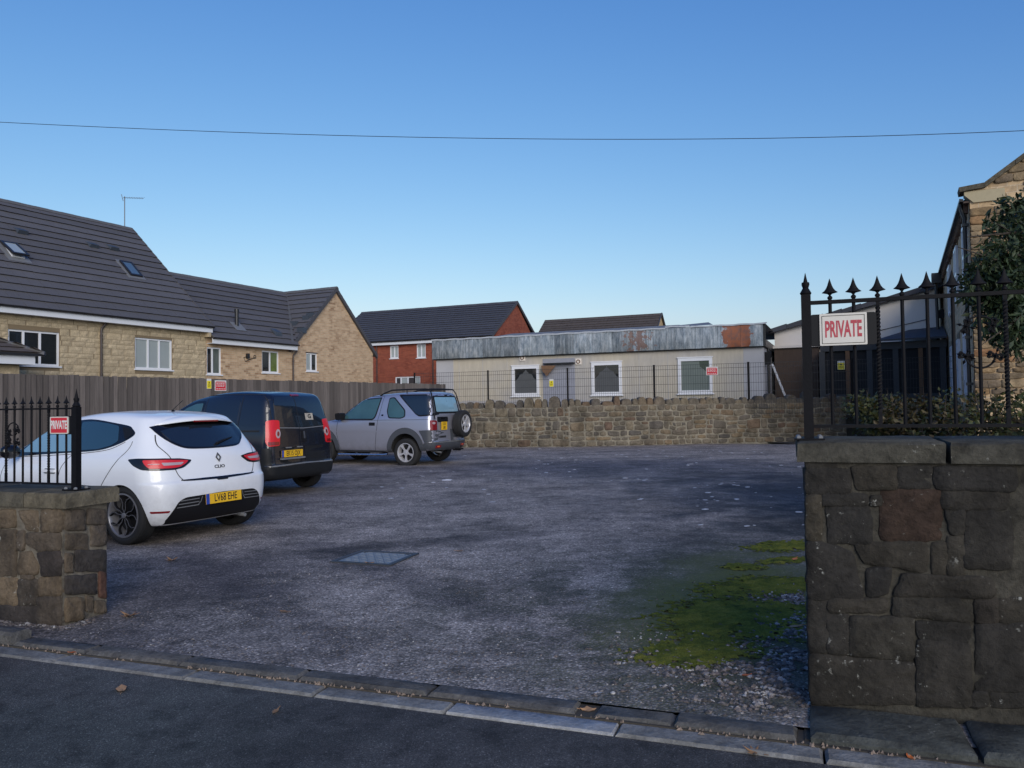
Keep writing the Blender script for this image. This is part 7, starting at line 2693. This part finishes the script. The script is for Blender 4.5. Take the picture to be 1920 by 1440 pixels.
    pA, pB = du(-.73, s * .86), du(-.78, s * .62)
    f = lambda t, z: (pA + (pB - pA) * t, z)
    lo = pj.patch('tail_light', rp([f(0, 1.115), f(1, 1.10), f(1, .87), f(.0, .865)], .03), .012, M_redlamp_dark, suv, grid=.03)
    c_ = f(.5, 1.04)
    pj.patch('clear_lens', [(c_[0] + .05 * cos(a), c_[1] + .03 * sin(a)) for a in [2 * pi * i / 14 for i in range(14)]], .018, M_lampclear, lo, grid=.03)
    # roof rail
    pts = [(.90, s * .60, 1.74), (.78, s * .60, 1.80), (.55, s * .60, 1.875), (.1, s * .60, 1.885), (-.45, s * .60, 1.885)]
    MB().tube(pts, .018, 8).obj('roof_rail', M_black, suv)
    MB().tube([(-.45, s * .60, 1.885), (-.55, s * .60, 1.875), (-.62, s * .62, 1.78), (-.74, s * .70, 1.3), (-.78, s * .72, 1.15)], .016, 8).obj('roof_rail', M_black, suv)
    MB().tube([(.1, s * .60, 1.885), (.1, s * .60, 1.77)], .014, 6).obj('rail_foot', M_black, suv)
    # mirror
    l_, n_ = sp_.hit(1.95, 1.15)
    ya, yb = sorted((l_.y - s * .02, l_.y + s * .21))
    m = MB().prism(rp([(l_.x - .05, l_.z - .02), (l_.x + .09, l_.z - .02), (l_.x + .11, l_.z + .15), (l_.x - .04, l_.z + .17)], .04), ya, yb)
    m.obj('door_mirror', M_black, suv, fix=True)
rf = rear_proj(bvh3)
t4 = rf.patch('rear_window_surround', rp([(.62, 1.27), (.575, 1.72), (-.575, 1.72), (-.62, 1.27)], .05), .004, M_black, suv)
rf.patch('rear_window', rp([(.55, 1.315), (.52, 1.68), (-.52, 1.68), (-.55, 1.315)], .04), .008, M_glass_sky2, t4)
rf.patch('tailgate', rp([(.60, .60), (.60, 1.24), (-.60, 1.24), (-.60, .60)], .05), .006, P_silver, suv)
rf.patch('plate_housing', rp([(.56, 1.19), (.08, 1.19), (.08, 1.06), (.56, 1.06)], .03), .016, M_black, suv)
rf.patch('tailgate_handle', rp([(.40, 1.17), (.24, 1.17), (.24, 1.14), (.40, 1.14)], .01), .03, M_blackgloss, suv, grid=.03)
rf.patch('rear_bumper', rp([(.82, .40), (.83, .575), (-.83, .575), (-.82, .40), (0, .36)], .03), .022, M_clad, suv)
rf.strip('bumper_line', [(.8, .565), (-.8, .565)], .014, .026, M_lead, suv)
rf.patch('bumper_recess', rp([(.50, .72), (.22, .72), (.22, .67), (.50, .67)], .01), .010, M_void, suv, grid=.03)
for s in (1, -1):
    rf.patch('bumper_reflector', rp([(s * .50, .50), (s * .72, .50), (s * .72, .435), (s * .50, .435)], .01), .028, M_redlamp_dark, suv, grid=.03)
    rf.patch('bumper_reflector', rp([(s * .56, .485), (s * .66, .485), (s * .66, .455), (s * .56, .455)], .01), .031, M_amber, suv, grid=.03)
number_plate(suv, rear_M(-.80, .315, .965), .28, .20, 'LT51\nLBE', eu=False, lines=2)
# spare wheel on the tailgate
Msp = Matrix.Translation((-.935, -.38, 1.00)) @ Matrix.Rotation(pi / 2, 4, 'Z')
wheel(suv, 0, .1, .345, .22, .225, 'five', M=Msp, name='spare_wheel')
MB().box((-.86, -.46, .92), (-.76, -.30, 1.08)).obj('wheel_carrier', M_black, suv)
MB().tube([(-.55, -.60, 1.885), (-.60, 0, 1.89), (-.55, .60, 1.885)], .015, 8).obj('roof_rail', M_black, suv)
MB().tube([(-.70, -.3, .33), (-.92, -.3, .33)], .02, 8).box((-.96, -.38, .34), (-.80, -.22, .38)).lathe([(.001, .05), (.025, .03), (.025, 0), (.012, -.02), (.012, -.06)], 10, Matrix.Translation((-.93, -.3, .41))).obj('tow_bar', M_black, suv)
MB().tube([(-.5, .45, .34), (-.78, .45, .31)], .022, 8).obj('exhaust', M_lead, suv)
fp3 = Proj(bvh3, (2.2, 0, 0), (0, 1, 0), (0, 0, 1), (-1, 0, 0))
fp3.patch('windscreen', rp([(.62, 1.20), (.54, 1.62), (0, 1.66), (-.54, 1.62), (-.62, 1.20), (0, 1.16)], .04), .003, M_tint, suv)
for s in (1, -1):
    fp3.patch('headlight', rp([(s * .52, .98), (s * .74, .98), (s * .74, .82), (s * .52, .82)], .03), .006, M_lampclear, suv)
for x in (0, 2.557):
    for s in (1, -1):
        fl = x == 0 and s == 1
        wheel(suv, x, s * .865, .352, .225, .232, 'five', zc=.315 if fl else .350, flat=.03 if fl else 0)


# ================================================================== MANHOLE COVER
mc = [ground_at(x, y, 0) for x, y in ((622.5, 1055), (674.6, 1033), (779.8, 1039), (739, 1062))]
cx = sum((p for p in mc), Vector((0, 0, 0))) / 4
ex = (mc[2] - mc[1] + mc[3] - mc[0]) / 2; ey = (mc[1] - mc[0] + mc[2] - mc[3]) / 2
ang = atan2(ex.y, ex.x)
hx_, hy_ = ex.length / 2, ey.length / 2
mh = thing('manhole_cover', 'rectangular steel manhole cover set in the car park surface', 'manhole cover', (cx.x, cx.y, lot_h(cx.x, cx.y) + .004), ang)
M_steel = simple('worn_galvanised_steel', (.20, .225, .25), .6, metal=.3, var=.3, vscale=9, bump=.2)
M_frame = simple('dark_cast_frame', (.04, .042, .048), .6)
f = MB()
fw = .045
f.box((-hx_, -hy_, -.03), (hx_, -hy_ + fw, .008)).box((-hx_, hy_ - fw, -.03), (hx_, hy_, .008)).box((-hx_, -hy_ + fw, -.03), (-hx_ + fw, hy_ - fw, .0078)).box((hx_ - fw, -hy_ + fw, -.03), (hx_, hy_ - fw, .0078))
f.obj('frame', M_frame, mh)
MB().box((-hx_ + fw, -hy_ + fw, -.02), (hx_ - fw, hy_ - fw, .002)).obj('plate', M_steel, mh)
pm = MB()
for j in range(7):
    for i in range(11):
        x = -hx_ + .10 + (2 * hx_ - .2) * i / 10; y = -hy_ + .09 + (2 * hy_ - .18) * j / 6
        a = pi / 4 * (1 if (i + j) % 2 else -1)
        pm.box((-.022, -.005, .0015), (.022, .005, .0055), Matrix.Translation((x, y, 0)) @ Matrix.Rotation(a, 4, 'Z'))
pm.obj('tread_pattern', M_steel, mh)
for sx in (-1, 1):
    MB().lathe([(.022, .003), (.022, .006), (.001, .006)], 12, Matrix.Translation((sx * (hx_ - .09), hy_ - .08, 0))).obj('lifting_key_hole', M_frame, mh)

# ================================================================== MOSS, GRAVEL, LEAVES, LITTER
M_moss, t, b = newmat('moss')
v = coord(t, 'Pos')
c = ramp(t, noise_(t, v, 6, 6, .7), [(.3, (.05, .055, .022)), (.43, (.11, .13, .022)), (.54, (.165, .175, .028)), (.66, (.23, .215, .04)), (.74, (.17, .14, .05))])
c = mixc(t, .9, c, ramp(t, noise_(t, v, 130, 4, .8), [(.3, .35), (.6, 1.25)]), 'MULTIPLY')
t.links.new(c, b.inputs['Base Color']); b.inputs['Roughness'].default_value = 1; b.inputs['Specular IOR Level'].default_value = .1
bump_(t, b, noise_(t, v, 180, 4, .8), 1.0, .01)


def moss_mask(x, y):
    """> 0 where moss grows"""
    P = Vector((x, y, 0))
    u, v_ = uv(P)
    m = -1
    for (cx, cy, rx, ry, a) in ((1.5, 5.3, .72, .62, 28), (1.08, 4.58, .46, .30, 12), (1.95, 6.15, .6, .42, 20), (2.45, 7.15, .40, .16, 20), (2.75, 7.9, .55, .30, 25), (2.0, 6.9, .25, .2, 0)):
        dx, dy = x - cx, y - cy
        ca_, sa_ = cos(radians(a)), sin(radians(a))
        q = ((dx * ca_ + dy * sa_) / rx) ** 2 + ((-dx * sa_ + dy * ca_) / ry) ** 2
        m = max(m, 1 - q)
    n1 = noise.fractal(Vector((x * 2.6, y * 2.6, 1)), 1.0, 2.2, 4) * .45
    n2 = noise.noise(Vector((x * 19, y * 19, 2))) * .75 + noise.noise(Vector((x * 48, y * 48, 6))) * .75
    return m * 1.05 + n1 + n2 - .22


def behind_wall(x, y, pad=.03):
    """inside the footprint of the dark wall"""
    P = Vector((x, y, 0)) - RWo
    return P.dot(RW.u) > -pad and -.05 < P.dot(RW.v) < RW_T + pad


st = .017
vs = []; idx = {}; fs = []
xs0, ys0 = -1.2, 4.0
NX, NY = int(5.0 / st), int(4.6 / st)
H = {}
for j in range(NY):
    for i in range(NX):
        x, y = xs0 + i * st, ys0 + j * st
        if behind_wall(x, y): continue
        m_ = moss_mask(x, y)
        if m_ > -.15:
            n_ = noise.noise(Vector((x * 38, y * 38, 5)))
            H[(i, j)] = lot_h(x, y) + .001 + min(.012, max(0, m_ + .1) * .012) + max(-.004, n_ * .006) * min(1, max(0, m_ + .1) * 2)
for (i, j), h in H.items():
    if (i + 1, j) in H and (i, j + 1) in H and (i + 1, j + 1) in H and moss_mask(xs0 + (i + .5) * st, ys0 + (j + .5) * st) > -.06:
        q = []
        for k in ((i, j), (i + 1, j), (i + 1, j + 1), (i, j + 1)):
            if k not in idx:
                idx[k] = len(vs)
                vs.append((xs0 + k[0] * st + noise.noise(Vector((k[0] * .9, k[1] * .9, 0))) * .008, ys0 + k[1] * st + noise.noise(Vector((k[0] * .9, k[1] * .9, 9))) * .008, H[k]))
            q.append(idx[k])
        fs.append(tuple(q))
tag(mobj('moss', vs, fs, M_moss, smooth=True), 'bright green moss spreading over the tarmac beside the dark stone wall', 'moss', kind='stuff')

pebm, t, b = newmat('pebble')
v = coord(t, 'Pos')
vo = t.nodes.new('ShaderNodeTexVoronoi'); vo.inputs['Scale'].default_value = 35; t.links.new(v, vo.inputs['Vector'])
sp = t.nodes.new('ShaderNodeSeparateColor'); t.links.new(vo.outputs['Color'], sp.inputs[0])
c = ramp(t, sp.outputs[0], [(0, (.035, .032, .030)), (.35, (.08, .072, .068)), (.6, (.13, .105, .095)), (.85, (.22, .20, .19)), (1, (.40, .39, .38))])
t.links.new(c, b.inputs['Base Color']); b.inputs['Roughness'].default_value = .85


def pebbles(name, n, fn, smin, smax, mat, label, cat, seed, flat=.55):
    r = random.Random(seed)
    vs = []; fs = []
    base = [(0, 0, 1), (.94, 0, .3), (.3, .9, .3), (-.76, .55, .3), (-.76, -.55, .3), (.3, -.9, .3), (.7, .5, -.5), (-.3, .85, -.5), (-.9, 0, -.5), (-.3, -.85, -.5), (.7, -.5, -.5)]
    bf = [(0, 1, 2), (0, 2, 3), (0, 3, 4), (0, 4, 5), (0, 5, 1), (1, 6, 2), (2, 6, 7), (2, 7, 3), (3, 7, 8), (3, 8, 4), (4, 8, 9), (4, 9, 5), (5, 9, 10), (5, 10, 1), (1, 10, 6)]
    k = 0; tries = 0
    while k < n and tries < n * 40:
        tries += 1
        p = fn(r)
        if p is None: continue
        x, y = p
        s_ = smin + (smax - smin) * r.random() ** 2.2
        a = r.uniform(0, 6.28); ca_, sa_ = cos(a), sin(a)
        sx, sy, sz = s_ * r.uniform(.8, 1.3), s_ * r.uniform(.6, 1.0), s_ * flat * r.uniform(.6, 1.2)
        z0 = lot_h(x, y) + sz * .3
        q = len(vs)
        for (bx_, by_, bz_) in base:
            j = 1 + r.uniform(-.16, .16)
            X, Y = bx_ * sx * j, by_ * sy * j
            vs.append((x + X * ca_ - Y * sa_, y + X * sa_ + Y * ca_, z0 + bz_ * sz * j))
        fs += [tuple(i + q for i in f) for f in bf]
        k += 1
    return tag(mobj(name, vs, fs, mat), label, cat, kind='stuff')


def fn_gravel(r):
    # loose gravel along the wall foot and below the moss
    a = r.random()
    if a < .62:
        u = -abs(r.gauss(0, .16)) - .0; w = r.uniform(-.15, 2.6)
        P = RWo + RW.u * (u + .01) + RW.v * w
    else:
        P = Vector((r.gauss(1.15, .33), r.gauss(4.25, .28), 0))
    if behind_wall(P.x, P.y, .0): return None
    if uv(P)[1] < 3.76: return None
    if uv(P)[0] > RW.o.dot(RFu) - .0 and uv(P)[1] < 4.0: return None
    if noise.noise(Vector((P.x * 5, P.y * 5, 0))) < -.15: return None
    return P.x, P.y


pebbles('gravel', 3800, fn_gravel, .005, .020, pebm, 'loose gravel and pebbles along the foot of the dark stone wall', 'gravel', 5)


def fn_chip(r):
    u = r.uniform(-4.4, 0.2); v_ = 3.76 + abs(r.gauss(0, 1.6))
    P = RFu * u + RFv * v_
    if noise.noise(Vector((P.x * 1.4, P.y * 1.4, 4))) < -.05: return None
    return P.x, P.y


pebbles('stone_chippings', 3600, fn_chip, .003, .009, pebm, 'loose grey stone chippings scattered over the worn tarmac entrance', 'chippings', 6)


def fn_foot(r):
    u = r.uniform(-2.2, .42); P = LWo + LW.u * u + LW.v * (-abs(r.gauss(0, .035)) - .012)
    if u > 0: P = LWo + LW.u * (abs(r.gauss(0, .05)) + .01) + LW.v * r.uniform(-.1, .2)
    return P.x, P.y


pebbles('wall_foot_gravel', 900, fn_foot, .005, .017, pebm, 'gravel and crumbled mortar at the foot of the brown stone wall', 'gravel', 9)


def fn_lit(r):
    P = RFu * r.uniform(-9, 9) + RFv * r.uniform(9, 25)
    if P.x < -2.5 and P.y > 8 and P.x < -.5 - P.y * .08: return None
    if noise.noise(Vector((P.x * .5, P.y * .5, 8))) < -.05: return None
    return P.x, P.y


pebbles('litter_specks', 420, fn_lit, .014, .062, M_litter, 'small white litter and leaf specks scattered over the far car park surface', 'litter', 12, flat=.14)


def leaf_obj(label, px, py, L, mat, seed, group='fallen leaves on the ground', z=0.0, curl=.5, maple=False, name='fallen_leaf'):
    r = random.Random(seed)
    P = ground_at(px, py, z)
    if maple:
        out = []
        for k in range(5):
            a = radians(-100 + 50 * k); out.append((L * .62 * cos(a) * (1.1 if k == 2 else .9), L * .62 * sin(a)))
            a2 = radians(-75 + 50 * k)
            if k < 4: out.append((L * .25 * cos(a2), L * .25 * sin(a2)))
        pts2 = [(-L * .15, 0)] + out
    else:
        n = 7
        pts2 = [(L * (i / n - .5), L * .26 * sin(pi * i / n) * r.uniform(.8, 1.2)) for i in range(n + 1)] + [(L * (.5 - i / n), -L * .26 * sin(pi * i / n) * r.uniform(.8, 1.2)) for i in range(1, n)]
    vs = [(0, 0, .004 + L * .02)]
    for x, y in pts2:
        vs.append((x, y, .004 + L * curl * ((y / (L * .5)) ** 2 + .5 * (x / (L * .5)) ** 4) * r.uniform(.15, .5)))
    n = len(pts2)
    fs = [(0, 1 + i, 1 + (i + 1) % n) for i in range(n)]
    vs += [(x, y, z_ + .0015) for x, y, z_ in vs]
    fs += [tuple(q + n + 1 for q in f[::-1]) for f in fs]
    m = MB().add(vs, fs)
    m.tube([(-L * .5, 0, .008), (-L * .75, L * .05, .012)], .0018, 4)
    o = m.obj(name, mat)
    o.location = (P.x, P.y, (lot_h(P.x, P.y) if z == 0 else z) + .002)
    o.rotation_euler = (r.uniform(-.1, .1), r.uniform(-.1, .1), r.uniform(0, 6.28))
    return tag(o, label, 'leaf', group)


for args in (
    ('large curled brown leaf on the tarmac by the brown wall corner', 244, 1156, .12, M_leafdry, 1, dict(maple=True)),
    ('curled tan leaf lying on the dark road surface below the kerb', 228, 1294, .10, M_leafdry, 2, dict(z=-.035)),
    ('small tan leaf near the middle of the dark road', 517, 1336, .055, M_leafdry, 3, dict(z=-.035)),
    ('pale curled leaf on the worn tarmac between kerb and manhole', 533, 1147, .07, M_leafdry, 4, {}),
    ('orange brown leaf on the tarmac a little beyond the manhole cover', 862, 1034, .08, M_leafdry, 5, {}),
    ('dark curled leaf behind the rear wheel of the white hatchback', 322, 1051, .10, M_leafdry, 6, dict(maple=True)),
    ('pale maple leaf lying on the road at the foot of the large kerb stones', 1415, 1414, .075, M_leafdry, 7, dict(z=-.035, maple=True)),
    ('small orange leaf on the gravel below the mossy patch', 1398, 1267, .045, M_leaforange, 8, {}),
    ('bright orange leaf in the gutter under the dark stone wall', 1706, 1422, .045, M_leaforange, 9, dict(z=-.02)),
    ('tan leaf resting on the front edge of the manhole cover', 693, 1057, .11, M_leafdry, 10, {}),
    ('pinkish leaf lying in gravel against the dark wall end', 1492, 1177, .10, M_leafdry, 11, {}),
    ('orange leaf caught in the kerb joint nearest the brown wall', 139, 1225, .05, M_leaforange, 12, dict(z=-.018)),
    ('reddish leaf caught between the two kerb rows halfway along', 537, 1266, .06, M_leaforange, 13, dict(z=-.015)),
    ('dry leaf stuck in the gap in the inner kerb row', 1103, 1333, .08, M_leafdry, 14, dict(z=-.02)),
    ('long orange leaf on the bright gravel beside the upper moss', 1490, 1049, .10, M_leaforange, 15, {}),
):
    leaf_obj(*args[:6], **args[6])
lt = MB().add([(-.09, -.05, .003), (.08, -.06, .004), (.10, .03, .02), (-.02, .06, .006), (-.1, .03, .016), (0, 0, .03)], [(0, 1, 5), (1, 2, 5), (2, 3, 5), (3, 4, 5), (4, 0, 5)]).obj('crumpled_wrapper', M_litter)
P = ground_at(838, 901); lt.location = (P.x, P.y, .0)
tag(lt, 'crumpled pale wrapper lying on the tarmac in front of the silver off roader', 'litter')
# debris line between the two kerb rows
dbm = MB()
r = random.Random(31)
for k in range(420):
    u = r.uniform(-6, 2.2)
    if noise.noise(Vector((u * 2.2, 0, 3))) < -.12: continue
    P = (u, 3.600 + r.gauss(0, .006) - abs(r.gauss(0, .012)))
    s_ = r.uniform(.004, .014)
    a = r.uniform(0, 3)
    dbm.add([(P[0] + s_ * cos(a), P[1] + s_ * sin(a) * .7, -.018), (P[0] - s_ * sin(a), P[1] + s_ * cos(a) * .5, -.018), (P[0] - s_ * cos(a), P[1] - s_ * .4, -.018), (P[0], P[1], -.008 + r.uniform(0, .006))], [(0, 1, 3), (1, 2, 3), (2, 0, 3)])
o = dbm.obj('gutter_debris', simple('gutter_debris_mix', (.22, .17, .14), .95, var=.8, vscale=60))
o.rotation_euler = (0, 0, radians(RA))
tag(o, 'crumbled leaf litter and grit lying between the two kerb rows', 'debris', kind='stuff')
